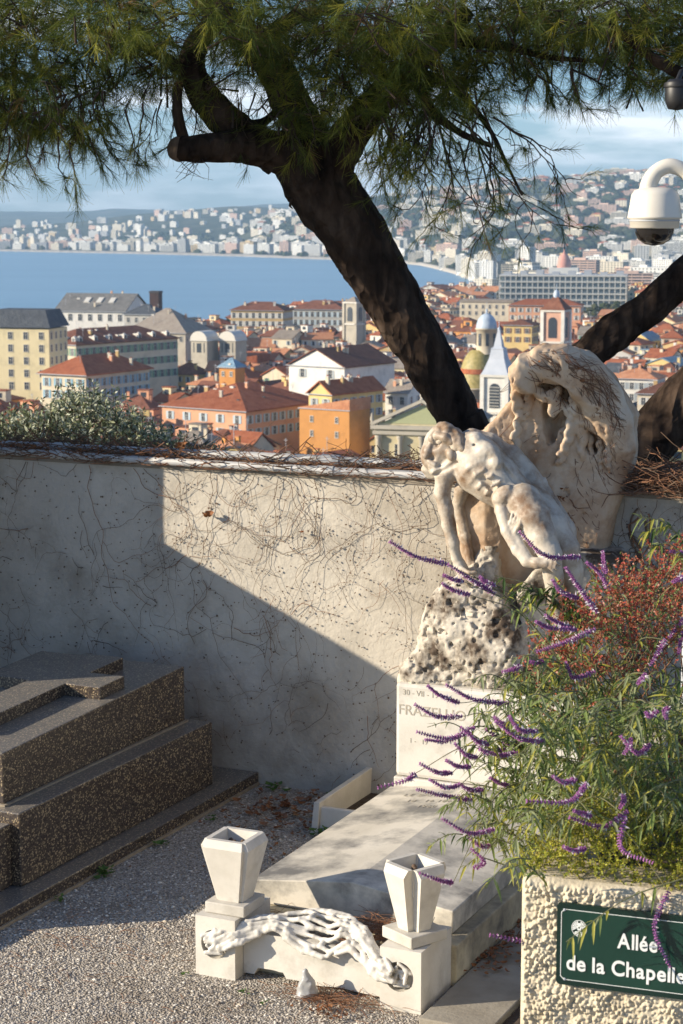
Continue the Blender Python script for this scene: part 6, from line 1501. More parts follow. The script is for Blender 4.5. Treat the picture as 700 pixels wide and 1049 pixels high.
for x, y, a, L in ((470, 120, 0.75, 0.85), (480, 130, 0.9, 0.8), (500, 140, 1.0, 0.6), (450, 130, 1.2, 0.7), (505, 120, 0.6, 0.6), (440, 125, 1.5, 0.5), (420, 118, 2.0, 0.45), (490, 150, 1.1, 0.55), (520, 130, 0.9, 0.55), (470, 145, 1.3, 0.6), (455, 150, 1.4, 0.5)): spray(x, y, 11.4, L, a, 10, 5, 0.7)
for q in range(22): spray(gt.uniform(520, 650), gt.uniform(48, 76), gt.uniform(11.2, 12.0), gt.uniform(0.10, 0.26), gt.uniform(0.4, 1.8), 5, 3, 0.8)
for q in range(26): spray(gt.uniform(160, 340), gt.uniform(70, 112), gt.uniform(11.5, 12.0), gt.uniform(0.12, 0.34), gt.uniform(0.9, 2.3), 5, 3, 0.35)
for q in range(16): spray(gt.uniform(380, 440), gt.uniform(110, 140), 11.4, gt.uniform(0.2, 0.4), gt.uniform(1.4, 2.6), 6, 3, 0.9, (0.2, 0.4, 0.38, 0.02))
for q in range(10): TW.tube([P(gt.uniform(175, 215), 158, 11.6), P(gt.uniform(178, 215), gt.uniform(165, 176), 11.55), P(gt.uniform(178, 220), gt.uniform(176, 192), 11.5)], [0.003, 0.002, 0.001], 4, caps=False)
NEED.build('crown', m_need, pine, po); TW.build('twigs', m_twig, pine, po)

# the forked pine rising behind the monument
fb = P(600, 500, 11.4); fork = root('forked_pine', (fb.x, fb.y, -2.6), 0, 'dark forked pine raking up to the right behind the monument', 'tree'); fo = (fb.x, fb.y, -2.6)
b, c, rr = limb([(520, 900, 11.6, 60), (575, 560, 11.5, 58), (640, 478, 11.4, 56), (706, 408, 11.3, 58), (780, 330, 11.2, 56), (850, 250, 11.1, 50), (900, 150, 11.1, 44), (930, 30, 11.2, 36)], 60, 0.15, 32); b.build('trunk', m_bark, fork, fo)
b, c, rr = limb([(540, 500, 11.6, 44), (575, 396, 11.7, 36), (610, 356, 11.7, 36), (660, 318, 11.7, 36), (712, 275, 11.7, 38), (790, 205, 11.7, 34), (840, 120, 11.7, 30), (880, 20, 11.8, 24)], 60, 0.17, 28); b.build('limb', m_bark, fork, fo)
b, c, rr = limb([(840, 120, 11.7, 20), (770, 92, 11.4, 17), (715, 82, 11.2, 15), (680, 66, 11.1, 12), (650, 45, 11.1, 9), (620, 20, 11, 6)], 40); b.build('limb', m_bark, fork, fo)

# olive behind the wall at the left
NEED = MB(); TW = MB()
m_olive = [nmat('olive_leaf_' + n_, [tuple(k * 0.8 for k in c), c], scale=4, rough=0.5, trans=0.15, spec=0.45) for n_, c in (('green', (0.11, 0.14, 0.065)), ('silver', (0.46, 0.49, 0.37)), ('pale', (0.28, 0.31, 0.17)))]
ob = P(70, 470, 14.5); olive = root('olive_tree', (ob.x, ob.y, -2.2), 0, 'silvery green olive top showing above the left end of the wall', 'tree'); oo = (ob.x, ob.y, -2.2)
b = MB(); b.tube([(ob.x, ob.y, -2.2), (ob.x + 0.1, ob.y, -0.6), tuple(P(75, 520, 14.5))], [0.14, 0.11, 0.08], 14, noise=0.2, nscale=6); b.build('trunk', m_bark, olive, oo)
LV = [MB(), MB()]; lv = MB()
def shoot(x, y, Y, L, a):
    p = np.array(P(x, y, Y)); d = np.array([math.cos(a), gt.uniform(-0.4, 0.4), math.sin(a)]); n = max(4, int(L / 0.02)); pts = [p]
    for i in range(n):
        d = d + gt.normal(size=3) * 0.12; d /= np.linalg.norm(d); p = p + d * 0.02; pts.append(p)
        for s in (-1, 1):
            e = np.cross(d, gt.normal(size=3)); e /= np.linalg.norm(e) + 1e-9; e = e * 0.85 + d * 0.5; e /= np.linalg.norm(e); w_ = np.cross(e, gt.normal(size=3)); w_ /= np.linalg.norm(w_) + 1e-9
            l = gt.uniform(0.035, 0.062); wd = l * 0.15; lv.add([p, p + e * l * 0.5 + w_ * wd, p + e * l, p + e * l * 0.5 - w_ * wd], [(0, 1, 2, 3)], int(gt.choice(3, p=(0.30, 0.38, 0.32))))
    TW.tube(pts, np.linspace(0.004, 0.0012, len(pts)), 4, caps=False)
OUT = [(-40, 436), (0, 434), (40, 424), (70, 412), (95, 404), (110, 412), (130, 426), (150, 440), (165, 450), (180, 460)]
for q in range(950):
    x = gt.uniform(-60, 178); top = np.interp(x, [p[0] for p in OUT], [p[1] for p in OUT]); y = gt.uniform(top + 10, 486); 
    if 100 < x < 118 and y < 432 and gt.random() < 0.6: continue
    shoot(x, y, gt.uniform(13.8, 15.2), gt.uniform(0.10, 0.24), gt.uniform(0.5, 2.6))
for q in range(40):
    x = gt.uniform(-20, 176); top = np.interp(x, [p[0] for p in OUT], [p[1] for p in OUT]); shoot(x, top + gt.uniform(8, 22), gt.uniform(14, 15), gt.uniform(0.14, 0.22), gt.uniform(1.0, 2.2))
for x, y in ((185, 452), (195, 458), (215, 460), (222, 465), (640, 470), (632, 476), (648, 478)): 
    for q in range(4): shoot(x + gt.uniform(-6, 6), y + gt.uniform(4, 16), 14.3, 0.12, gt.uniform(0.8, 2.3))
for q in range(16): TW.tube([P(75, 520, 14.5), P(gt.uniform(10, 140), 490, gt.uniform(14, 15)), P(gt.uniform(-30, 170), gt.uniform(440, 470), gt.uniform(14, 15))], [0.03, 0.016, 0.006], 6, caps=False)
lv.build('crown', m_olive, olive, oo); TW.build('twigs', m_twig, olive, oo)
# ------------------------------------------------------------------ roughcast planter, street sign, bushes, security camera
PC = G(534, 897, 0)          # direction of the planter's near left corner
PY = 5.35; pc = P(534, 897, PY); PTOP = pc.z
PA = math.radians(19)
pe1 = Vector((math.cos(PA), -math.sin(PA), 0)); pe2 = Vector((math.sin(PA), math.cos(PA), 0))
def PP(x, y, out=0.0):
    """where a sight line meets the planter's front face: (along, height)"""
    d = Vector(ray(x, y)); t = (Vector((pc.x, pc.y, 0)) - pe2 * out).dot(pe2) / d.dot(pe2); q = d * t
    return (q - Vector((pc.x, pc.y, 0))).dot(pe1), CAM_H + q.z
planter = root('roughcast_planter', (pc.x, pc.y, 0), -PA, 'cream roughcast planter wall carrying the street sign', 'planter')
m_rough = nmat('roughcast', [(0.40, 0.345, 0.25), (0.52, 0.455, 0.34), (0.58, 0.52, 0.40)], scale=14, rough=0.95, bump=0.6, bscale=120, bdist=0.004, stain=(0.27, 0.22, 0.15), stain_scale=5, stain_pos=(0.55, 0.78), spec=0.2)
b = MB(); W_ = 1.5; H_ = PTOP
us = np.linspace(0.0, 0.62, 250); zs = np.linspace(H_ - 0.50, H_, 205); UU, ZZ = np.meshgrid(us, zs)
edge = np.clip(np.minimum(UU / 0.02, (H_ - ZZ) / 0.025), 0, 1)
def worley(x, y, s):
    xi, yi = np.floor(x).astype(np.int64), np.floor(y).astype(np.int64); m = np.full(x.shape, 9.0)
    for a in (-1, 0, 1):
        for c in (-1, 0, 1):
            m = np.minimum(m, (x - xi - a - _hash(xi + a, yi + c, 0 * xi, s)) ** 2 + (y - yi - c - _hash(xi + a, yi + c, 0 * xi + 7, s)) ** 2)
    return np.sqrt(m)
cell = np.clip(1.15 - 1.25 * worley(UU * 82 + 0.3 * vnoise(UU * 60, ZZ * 60, 0, 5), ZZ * 82, 2), 0, 1) * np.clip(0.8 + 0.7 * vnoise(UU * 34, ZZ * 34, 0, 12), 0.2, 1.3) + 0.25 * vnoise(UU * 170, ZZ * 170, 0, 8) if True else np.clip(1.25 - 2.6 * np.abs(vnoise(UU * 62, ZZ * 62, 0, 3)) + 0.5 * vnoise(UU * 130, ZZ * 130, 0, 8), 0, 1.3) * np.clip(0.75 + 0.9 * vnoise(UU * 30, ZZ * 30, 0, 12), 0.15, 1.2)
VV = -(0.004 + 0.016 * cell * edge + 0.006 * fbm(UU * 22, ZZ * 22, 0, 6, 3) * edge) + 0.02 * (1 - np.clip(UU / 0.018, 0, 1)) ** 2 + 0.02 * (1 - np.clip((H_ - ZZ) / 0.02, 0, 1)) ** 2
VV -= 0.0
nr, nc = UU.shape; i = np.arange(nr - 1)[:, None] * nc; j = np.arange(nc - 1)[None, :]
b.add(np.stack([UU, VV, ZZ], -1).reshape(-1, 3), np.stack([i + j, i + j + 1, i + nc + j + 1, i + nc + j], -1).reshape(-1, 4), 0, True)
b.box(0.003, W_, 0.022, 0.20, 0, H_ - 0.004); b.box(0.62, W_, -0.012, 0.022, 0, H_); b.box(0.0, 0.62, -0.012, 0.022, 0, H_ - 0.50)
b.box(0.003, 0.12, 0.20, 2.2, 0, H_ - 0.02); b.box(W_ - 0.15, W_, 0.20, 2.2, 0, H_ - 0.02); b.box(0.12, W_ - 0.15, 2.05, 2.2, 0, H_ - 0.02)
b.build('wall', m_rough, planter)
b = MB(); b.box(0.12, W_ - 0.15, 0.20, 2.05, H_ - 0.25, H_ - 0.09); b.build('soil', bpy.data.materials['dark_soil'], planter)
# street sign
s0 = PP(571, 924, 0.03); s1 = PP(572, 1008, 0.03); SW = 0.50; SH = s0[1] - s1[1]; sx, sz = s0[0], s1[1]
ploc = Vector((pc.x, pc.y, 0)) + pe1 * sx - pe2 * 0.030 + Vector((0, 0, sz))
sign = root('street_sign', ploc, -PA, 'dark green enamel street sign lettered in white on the planter', 'sign')
m_enam = nmat('green_enamel', [(0.006, 0.030, 0.022), (0.010, 0.042, 0.030)], scale=6, rough=0.16, spec=0.6); m_enam2 = nmat('green_enamel_dark', [(0.004, 0.018, 0.014), (0.006, 0.024, 0.018)], scale=6, rough=0.2, spec=0.6); m_white = flat('white_enamel', (0.72, 0.74, 0.72), rough=0.25)
def rrect(x0, x1, z0, z1, r, n=6):
    o = []
    for cx, cz, a in ((x1 - r, z1 - r, 0), (x0 + r, z1 - r, 90), (x0 + r, z0 + r, 180), (x1 - r, z0 + r, 270)):
        for k in range(n + 1): t = math.radians(a + 90 * k / n); o.append((cx + r * math.cos(t), cz + r * math.sin(t)))
    return o
def plate(b, o, y0, y1, mat=0):
    k = len(o); b.add([(p[0], y0, p[1]) for p in o] + [(p[0], y1, p[1]) for p in o], [tuple(range(k)), tuple(range(2 * k - 1, k - 1, -1))] + [(t, t + k, (t + 1) % k + k, (t + 1) % k) for t in range(k)], mat)
b = MB(); plate(b, rrect(0, SW, 0, SH, 0.012), 0, 0.010); b.build('plate', m_enam2, sign)
b = MB(); plate(b, rrect(0.012, SW - 0.012, 0.016, SH - 0.016, 0.008), -0.0016, -0.0002); b.build('field', m_enam, sign)
def cham(m_, c): x0, x1, z0, z1 = m_, SW - m_, m_ + .004, SH - m_ - .004; return [(x0 + c, z0), (x1 - c, z0), (x1, z0 + c), (x1, z1 - c), (x1 - c, z1), (x0 + c, z1), (x0, z1 - c), (x0, z0 + c)]
b = MB(); A_, B_ = cham(0.0125, 0.010), cham(0.0143, 0.0095)
b.add([(p[0], -0.0028, p[1]) for p in A_] + [(p[0], -0.0028, p[1]) for p in B_], [(t, (t + 1) % 8, 8 + (t + 1) % 8, 8 + t) for t in range(8)]); b.build('border_line', m_white, sign)
def letters(txt, x0px, x1px, ybase, cap_px):
    """a line of white capitals-and-lowercase whose left and right ends are given along the sign"""
    l, z = PP(x0px, ybase, 0.032); r_, _ = PP(x1px, ybase + (x1px - x0px) * 0.17, 0.032); hgt = cap_px * 5.45 / 2000
    parts = []
    x = 0; objs = []
    for ch in txt:
        cu = bpy.data.curves.new('t', 'FONT'); cu.body = ch; cu.size = 1.0; cu.offset = 0.020; cu.extrude = 0.004
        o = bpy.data.objects.new('t', cu); C.objects.link(o); bpy.context.view_layer.update(); dep = bpy.context.evaluated_depsgraph_get()
        me = bpy.data.meshes.new_from_object(o.evaluated_get(dep)); bpy.data.objects.remove(o)
        if len(me.vertices): xs = [v.co.x for v in me.vertices]; a0, a1 = min(xs), max(xs)
        else: a0, a1 = 0, 0.20
        if ch == ' ': x += 0.26; continue
        objs.append((me, x - a0, ch)); x += a1 - a0 + 0.085
    tot = x - 0.085; sxs = (r_ - l) / tot; sz_ = hgt / 0.73
    for me, dx, ch in objs:
        for v in me.vertices: v.co = ((v.co.x + dx) * sxs, v.co.y * sz_, v.co.z * 0.3)
        me.materials.clear(); me.materials.append(m_white); o = bpy.data.objects.new('letter', me); C.objects.link(o); o.parent = sign; o.location = (l - sx, -0.0030, z - sz); o.rotation_euler = (math.pi / 2, 0, 0)
letters('Allée', 632.5, 673.5, 970.5, 16.5)
letters('de la Chapelle', 580.5, 702, 992.5, 16.5)
# round city emblem
cxp, czp = PP(593.5, 951, 0.032); b = MB(); R_ = 0.0245
ex, ez = cxp - sx, czp - sz
def disc(b, x, z, r, y, mat, n=28, sx_=1.0): b.add([(x + r * sx_ * math.cos(t), y, z + r * math.sin(t)) for t in np.linspace(0, 2 * math.pi, n, endpoint=False)], [tuple(range(n))], mat)
disc(b, ex, ez, R_, -0.0026, 0, sx_=0.9); disc(b, ex, ez, R_ * 0.93, -0.0029, 1, sx_=0.9)
for s in (-1, 1):      # spread wings, head, tail and hills of a heraldic bird
    for k in range(6):
        t = -0.35 + k * 0.30
        b.add([(ex + s * 0.0035, -0.0032, ez + 0.002), (ex + s * 0.0195 * math.cos(t), -0.0032, ez + 0.0215 * math.sin(t)), (ex + s * 0.0195 * math.cos(t + 0.22), -0.0032, ez + 0.0215 * math.sin(t + 0.22))], [(0, 1, 2) if s > 0 else (2, 1, 0)], 0)
    disc(b, ex + s * 0.0075, ez - 0.0150, 0.0062, -0.0033, 0, 12)
disc(b, ex, ez + 0.001, 0.0085, -0.0034, 0, 14, 0.7); disc(b, ex, ez + 0.012, 0.0045, -0.0034, 0, 12); disc(b, ex, ez - 0.013, 0.0062, -0.0035, 0, 12)
disc(b, ex, ez + 0.002, 0.0028, -0.0036, 1, 10); disc(b, ex, ez - 0.006, 0.0016, -0.0036, 1, 8)
b.build('emblem', [m_white, m_enam2], sign)
for x, y in ((578.5, 932), (578.5, 1003)):
    p, z = PP(x, y, 0.033); b = MB(); b.lathe([(0.0042, 0), (0.0042, 0.0012), (0.0025, 0.0022), (0, 0.0024)], n=12); o = b.build('screw', m_steel, sign); o.location = (p - sx, -0.002, z - sz); o.rotation_euler = (math.pi / 2, 0, 0)

# ---------------------------------------------------------------- sage with purple spikes
m_leaf = [nmat('sage_leaf_' + n_, [tuple(k * 0.8 for k in c), c], scale=9, rough=0.55, trans=0.42, spec=0.3) for n_, c in (('green', (0.22, 0.29, 0.085)), ('grey', (0.31, 0.35, 0.18)), ('yellow', (0.44, 0.42, 0.08)), ('deep', (0.05, 0.095, 0.024)))]
m_stem = nmat('sage_stem', [(0.10, 0.12, 0.05), (0.17, 0.15, 0.08)], scale=12, rough=0.8)
m_purp = [nmat('sage_purple', [(0.22, 0.06, 0.20), (0.33, 0.12, 0.29)], scale=30, rough=0.7), nmat('sage_violet', [(0.29, 0.09, 0.30), (0.45, 0.20, 0.44)], scale=30, rough=0.7, trans=0.2), nmat('sage_white', [(0.55, 0.48, 0.55), (0.68, 0.62, 0.66)], scale=30, rough=0.7, trans=0.2)]
gb = np.random.default_rng(31)
sage = root('sage_bush', (pc.x + 0.45, pc.y + 0.7, PTOP - 0.1), 0, 'sprawling sage bush with arching purple flower spikes over the planter', 'bush'); so = tuple(sage.location)
LF = MB(); ST = MB()
def lance(c, d, l, wd, mat, curl=0.35):
    """one lance-shaped leaf that droops towards its tip"""
    d = np.array(d, float); d /= np.linalg.norm(d) + 1e-9; s = np.cross(d, [0, 0, 1]) + gb.normal(size=3) * 0.25; s /= np.linalg.norm(s) + 1e-9
    c = np.array(c, float); L_ = []; R2 = []; M_ = []
    for t, w_ in ((0.0, 0.15), (0.3, 1.0), (0.65, 0.75), (1.0, 0.0)):
        p = c + d * l * t; p = p + np.array([0, 0, -curl * l * t * t]); M_.append(p); up = np.cross(s, d) * wd * 0.35 * w_
        L_.append(p + s * wd * w_ + up); R2.append(p - s * wd * w_ + up)
    v = [L_[0], R2[0], L_[1], M_[1], R2[1], L_[2], M_[2], R2[2], M_[3]]
    LF.add(v, [(0, 3, 2), (0, 1, 3), (1, 4, 3), (2, 3, 6, 5), (3, 4, 7, 6), (5, 6, 8), (6, 7, 8)], mat)
def leafy_stem(pts, n=30, l=0.075, mats=(0.42, 0.32, 0.20, 0.06), r=0.0024, dens=1.0, t0=0.1, t1=1.0):
    c = spline(pts, n); ST.tube(c, np.linspace(r, r * 0.5, n), 5, caps=False); k = 0
    for i in range(int(n * t0), int(n * t1) - 1):
        if gb.random() > 0.62 * dens: continue
        d = c[min(i + 1, n - 1)] - c[i]; d /= np.linalg.norm(d) + 1e-9; k += 1
        for s in (-1, 1):
            e = np.cross(d, [0.3 * gb.normal(), 0.3 * gb.normal(), 1]) * s; e /= np.linalg.norm(e) + 1e-9; e = e * 0.75 + d * 0.45 + gb.normal(size=3) * 0.25; e[2] -= 0.12
            ll = l * gb.uniform(0.55, 1.15); lance(c[i], e, ll, ll * 0.085, int(gb.choice(4, p=mats)), gb.uniform(0.2, 0.7))
            if gb.random() < 0.5: lance(c[i], e + gb.normal(size=3) * 0.5, ll * 0.5, ll * 0.05, int(gb.choice(4, p=mats)))
def spike(px, Y, Y2=None):
    """a flower spike through the given photo points, from stem to tip"""
    Y2 = Y2 or Y - 0.05; n = 26; m = len(px)
    c = spline([P(x, y, Y + (Y2 - Y) * k / (m - 1)) for k, (x, y) in enumerate(px)], n); b = MB(); L_ = float(np.sum(np.linalg.norm(np.diff(c, axis=0), axis=1)))
    b.tube(c, np.linspace(0.0019, 0.001, n), 5, 0, caps=False)
    whorls = max(6, int(L_ / 0.0075)); V = []; mats = []
    for w_ in range(whorls):
        t = w_ / (whorls - 1); i = t * (n - 1); k = min(int(i), n - 2); p = c[k] + (c[k + 1] - c[k]) * (i - k); d = c[k + 1] - c[k]; d /= np.linalg.norm(d)
        rad = 0.0095 * (1 - 0.40 * t) * (0.75 if t < 0.06 else 1); u = np.cross(d, [0, 0, 1.0]); u /= np.linalg.norm(u) + 1e-9; v = np.cross(d, u)
        for q in range(8):
            a = q * math.pi / 4 + w_ * 0.4 + gb.uniform(-0.2, 0.2); o_ = u * math.cos(a) + v * math.sin(a); ln = rad * gb.uniform(0.8, 1.45); sz = rad * 0.36
            base = p + o_ * rad * 0.15; tip = p + o_ * ln + d * ln * 0.55; s1 = np.cross(o_, d) * sz; mid = (base + tip) / 2; s2 = d * sz
            wh = gb.random() < 0.13 * (1.3 - t); mat = 2 if wh else int(gb.random() < 0.45)
            if wh: tip = p + o_ * ln * 1.7 + d * ln * 0.4
            V.append(([base, mid + s1, mid + s2, mid - s1, mid - s2, tip], mat))
    for mm in range(3):
        vv = [np.array(v) for v, m_ in V if m_ == mm]
        if vv: b.add(np.concatenate(vv), (np.array([(0, 2, 1), (0, 3, 2), (0, 4, 3), (0, 1, 4), (5, 1, 2), (5, 2, 3), (5, 3, 4), (5, 4, 1)])[None] + np.arange(len(vv))[:, None, None] * 6).reshape(-1, 3), mm)
    b.build('flower_spike', m_purp, sage, so); return c[0]
Z4 = lambda x, y: (400 + x / 2.3333, 540 + y / 2.3333)
SP = [[(140, 90), (60, 70), (0, 35)], [(250, 160), (198, 128), (140, 90)], [(175, 130), (150, 125), (128, 115)], [(190, 162), (150, 150), (125, 135)], [(250, 140), (225, 130), (215, 120)],
      [(455, 72), (370, 68), (310, 12)], [(495, 205), (455, 150), (420, 98)], [(450, 170), (410, 155), (388, 128)], [(515, 110), (510, 85), (508, 60)], [(522, 150), (500, 110), (470, 85)],
      [(490, 243), (420, 275), (352, 297)], [(445, 247), (400, 228), (372, 212)], [(440, 245), (380, 240), (350, 226)], [(490, 345), (440, 360), (420, 325)], [(285, 422), (200, 412), (135, 378)],
      [(165, 420), (120, 403), (90, 380)], [(172, 452), (110, 452), (60, 425)], [(202, 478), (140, 505), (65, 490)], [(180, 492), (130, 512), (85, 508)], [(275, 530), (230, 540), (188, 490)],
      [(312, 520), (278, 515), (230, 484)], [(208, 550), (182, 545), (155, 518)], [(305, 540), (258, 545), (215, 532)], [(352, 488), (310, 485), (285, 454)], [(368, 512), (310, 505), (252, 466)],
      [(148, 588), (112, 586), (72, 566)], [(60, 588), (38, 605), (-28, 622)], [(192, 573), (162, 572), (135, 558)], [(195, 652), (130, 642), (65, 627)], [(165, 618), (130, 622), (95, 604)],
      [(222, 628), (190, 628), (165, 614)], [(250, 722), (190, 732), (125, 698)], [(242, 762), (215, 762), (190, 743)], [(285, 620), (262, 612), (240, 600)], [(470, 610), (430, 655), (328, 655)],
      [(568, 678), (510, 716), (430, 694)], [(562, 690), (552, 768), (625, 802)], [(445, 603), (415, 610), (390, 596)], [(468, 768), (440, 774), (415, 764)], [(622, 518), (590, 540), (552, 502)], [(575, 505), (572, 520), (560, 540)],
      [(700, 218), (682, 245), (668, 262)], [(658, 268), (640, 300), (622, 328)], [(610, 350), (600, 365), (592, 372)], [(480, 690), (462, 686), (440, 678)], [(700, 250), (692, 280), (690, 300)], [(365, 320), (350, 325), (335, 322)],
      [(150, 850), (120, 845), (72, 828)], [(200, 815), (225, 800), (195, 770)], [(395, 985), (350, 995), (240, 975)], [(665, 870), (632, 960), (668, 1050)], [(700, 60), (690, 62), (672, 58)], [(700, 118), (690, 125), (676, 130)],
      [(555, 640), (558, 655), (550, 670)], [(640, 440), (620, 452), (612, 445)], [(665, 432), (655, 440), (660, 455)], [(310, 330), (295, 340), (270, 345)], [(290, 470), (270, 470), (250, 455)], [(235, 520), (205, 510), (170, 480)]]
CORE = [(560, 760), (600, 740), (540, 800), (620, 790), (580, 820), (650, 740), (530, 770), (600, 700), (640, 690)]
for k, s in enumerate(SP):
    px = [Z4(*p) for p in s]; Y = gb.uniform(5.65, 5.95) if px[0][1] > 690 else gb.uniform(5.8, 6.1)
    if px[0][0] > 535 and px[0][1] > 690: Y = gb.uniform(5.2, 5.32)
    if k == 50: Y = 5.2
    if k == 49: Y = 5.38
    x0, y0 = px[0]; st_ = spike(px, Y)
    core = min(CORE, key=lambda q: (q[0] - x0) ** 2 * 0.5 + (q[1] - y0) ** 2); cr = P(core[0] + gb.uniform(-15, 15), core[1] + gb.uniform(-10, 20), Y + gb.uniform(0.1, 0.35))
    mid = (Vector(st_) + cr) / 2 + Vector((0, 0, gb.uniform(0.0, 0.05) + 0.10 * (Vector(st_) - cr).length)); leafy_stem([cr, mid, Vector(st_)], 26, 0.058, dens=0.75, t1=0.72)
# extra leafy shoots without flowers
for q in range(330):
    x = gb.uniform(490, 730); lim = np.interp(x, [490, 520, 560, 620, 720], [735, 710, 690, 705, 690]); y = gb.uniform(lim, 872); Y = gb.uniform(5.8, 6.5)
    if x < 530 and gb.random() < 0.7: continue
    p = P(x, y, Y); a = gb.uniform(0, 6.28); d = Vector((math.cos(a) - 0.25, -0.25, gb.uniform(0.0, 0.7))) * gb.uniform(0.08, 0.17); leafy_stem([p, p + d * 0.6 + Vector((0, 0, 0.02)), p + d + Vector((0, 0, -0.03))], 12, 0.056, t0=0.0)
for q in range(120):     # shoots cascading over the rim
    x, y = gb.uniform(545, 725), gb.uniform(720, 850); p = P(x, y, gb.uniform(5.30, 5.7)); d = Vector((gb.uniform(-0.14, 0.03), -0.05, gb.uniform(-0.04, 0.05)))
    leafy_stem([p - d * 0.8 + Vector((0, 0.10, -0.02)), p + Vector((0, 0, 0.025)), p + d + Vector((0, 0, -0.03))], 12, 0.060, (0.40, 0.36, 0.20, 0.04), t0=0.0)
for x, y, x2, y2, n in ((600, 650, 505, 590, 3), (600, 655, 560, 600, 2), (590, 640, 530, 600, 3), (600, 660, 575, 620, 2)):      # the dark leafy shoots before the figure's feet
    for q in range(n): a, b2 = P(x, y, 6.3), P(x2 + gb.uniform(-10, 10), y2 + gb.uniform(-6, 14), 6.3); leafy_stem([a, (a + b2) / 2 + Vector((0, 0, 0.05)), b2], 20, 0.070, (0.3, 0.1, 0.1, 0.5), dens=0.55)
for x, y, x2, y2 in ((705, 560, 655, 530), (705, 555, 660, 545), (705, 575, 668, 560), (700, 900, 580, 965), (560, 905, 520, 890), (545, 880, 500, 905)):
    a, b2 = P(x, y, 5.9 if y < 800 else 5.2), P(x2, y2, 5.9 if y < 800 else 5.12); leafy_stem([a, (a + b2) / 2 + Vector((0, 0, 0.03)), b2], 18, 0.055, (0.35, 0.1, 0.4, 0.15), dens=0.8)
for q in range(34):    # lower left fringe hanging out past the planter's corner
    x, y = gb.uniform(470, 560), gb.uniform(790, 905); p = P(x, y, gb.uniform(5.7, 6.2)); d = Vector((-0.10 + gb.uniform(-0.06, 0.12), -0.02, -0.04 + gb.uniform(-0.05, 0.06))); leafy_stem([p - d, p - d * 0.4 + Vector((0, 0, 0.03)), p], 9, 0.05, (0.4, 0.2, 0.35, 0.05), t0=0.0)
for q in range(40): lance(P(gb.uniform(500, 690), gb.uniform(700, 850), 5.9), gb.normal(size=3), 0.05, 0.006, 2)
LF.build('foliage', m_leaf, sage, so); ST.build('stems', m_stem, sage, so)

# red-leaved shrub behind it
m_red = [nmat('red_leaf_' + n_, [tuple(k * 0.75 for k in c), c], scale=12, rough=0.6, trans=0.3) for n_, c in (('red', (0.48, 0.085, 0.05)), ('rust', (0.36, 0.13, 0.06)), ('green', (0.19, 0.26, 0.08)), ('pink', (0.55, 0.27, 0.20)))]
redr = root('red_shrub', (pc.x + 0.75, pc.y + 1.2, PTOP - 0.1), 0, 'twiggy shrub with small red and green leaves behind the sage', 'shrub'); ro = tuple(redr.location)
lf = MB(); tw = MB()
for q in range(480):
    x = gb.uniform(548, 740); top = np.interp(x, [548, 575, 600, 640, 690, 740], [690, 645, 615, 600, 575, 570]); y = top + abs(gb.normal()) * 62
    if y > 770: continue
    p = np.array(P(x, y, gb.uniform(6.0, 6.9))); d = np.array([gb.normal() * 0.5, gb.normal() * 0.4, 0.8]); pts = [p]; n = 12
    red = gb.random() < np.interp(y - top, [0, 60, 150], [0.85, 0.75, 0.45])
    for i in range(n):
        d = d + gb.normal(size=3) * 0.25; d /= np.linalg.norm(d); p = p + d * 0.012; pts.append(p)
        for s in range(3):
            e = gb.normal(size=3); e /= np.linalg.norm(e); w_ = np.cross(e, gb.normal(size=3)); w_ /= np.linalg.norm(w_) + 1e-9; l = gb.uniform(0.007, 0.015); wd = l * 0.32
            lf.add([p, p + e * l * 0.5 + w_ * wd, p + e * l, p + e * l * 0.5 - w_ * wd], [(0, 1, 2, 3)], int(gb.choice(4, p=(0.42, 0.28, 0.2, 0.10) if red else (0.08, 0.2, 0.68, 0.04))))
    tw.tube(pts, np.linspace(0.0016, 0.0007, len(pts)), 4, caps=False)
for q in range(40): tw.tube([P(gb.uniform(600, 700), 860, 6.3), P(gb.uniform(580, 720), 760, 6.4), P(gb.uniform(570, 730), gb.uniform(610, 700), gb.uniform(6.1, 6.8))], [0.006, 0.004, 0.0015], 5, caps=False)
lf.build('foliage', m_red, redr, ro); tw.build('twigs', m_vine2, redr, ro)

# low yellow-green cushion plant along the planter's edge
m_cush = [nmat('cushion_' + n_, [tuple(k * 0.75 for k in c), c], scale=14, rough=0.6, trans=0.3) for n_, c in (('lime', (0.52, 0.50, 0.045)), ('green', (0.27, 0.32, 0.04)), ('olive', (0.36, 0.29, 0.055)))]
cu_ = root('cushion_shrub', (pc.x + 0.5, pc.y + 0.35, PTOP - 0.1), 0, 'low fine-leaved yellow green cushion plant along the planter rim', 'shrub'); co = tuple(cu_.location); lf = MB(); tw = MB()
for q in range(1500):
    t, dpt = gb.uniform(0.0, 0.95), 0.03 + 0.52 * gb.random() ** 1.3; hgt = (0.10 + 0.10 * math.sin(t * 7) ** 2 + 0.16 * dpt) * gb.uniform(0.3, 1.0)
    p = Vector((pc.x, pc.y, PTOP - 0.08)) + pe1 * t + pe2 * dpt + Vector((0, 0, hgt)); p = np.array(p); d = gb.normal(size=3) * 0.5 + np.array([-0.1, -0.3, 0.5]); d /= np.linalg.norm(d); pts = [p]
    for i in range(7):
        d = d + gb.normal(size=3) * 0.2; d /= np.linalg.norm(d); p = p + d * 0.008; pts.append(p)
        for s in range(5):
            e = gb.normal(size=3); e /= np.linalg.norm(e); w_ = np.cross(e, gb.normal(size=3)); w_ /= np.linalg.norm(w_) + 1e-9; l = gb.uniform(0.005, 0.010); lf.add([p, p + e * l * 0.5 + w_ * l * 0.28, p + e * l, p + e * l * 0.5 - w_ * l * 0.28], [(0, 1, 2, 3)], int(gb.choice(3, p=(0.45, 0.35, 0.20))))
    tw.tube([pts[0], pts[3], pts[-1]], 0.0008, 3, caps=False)
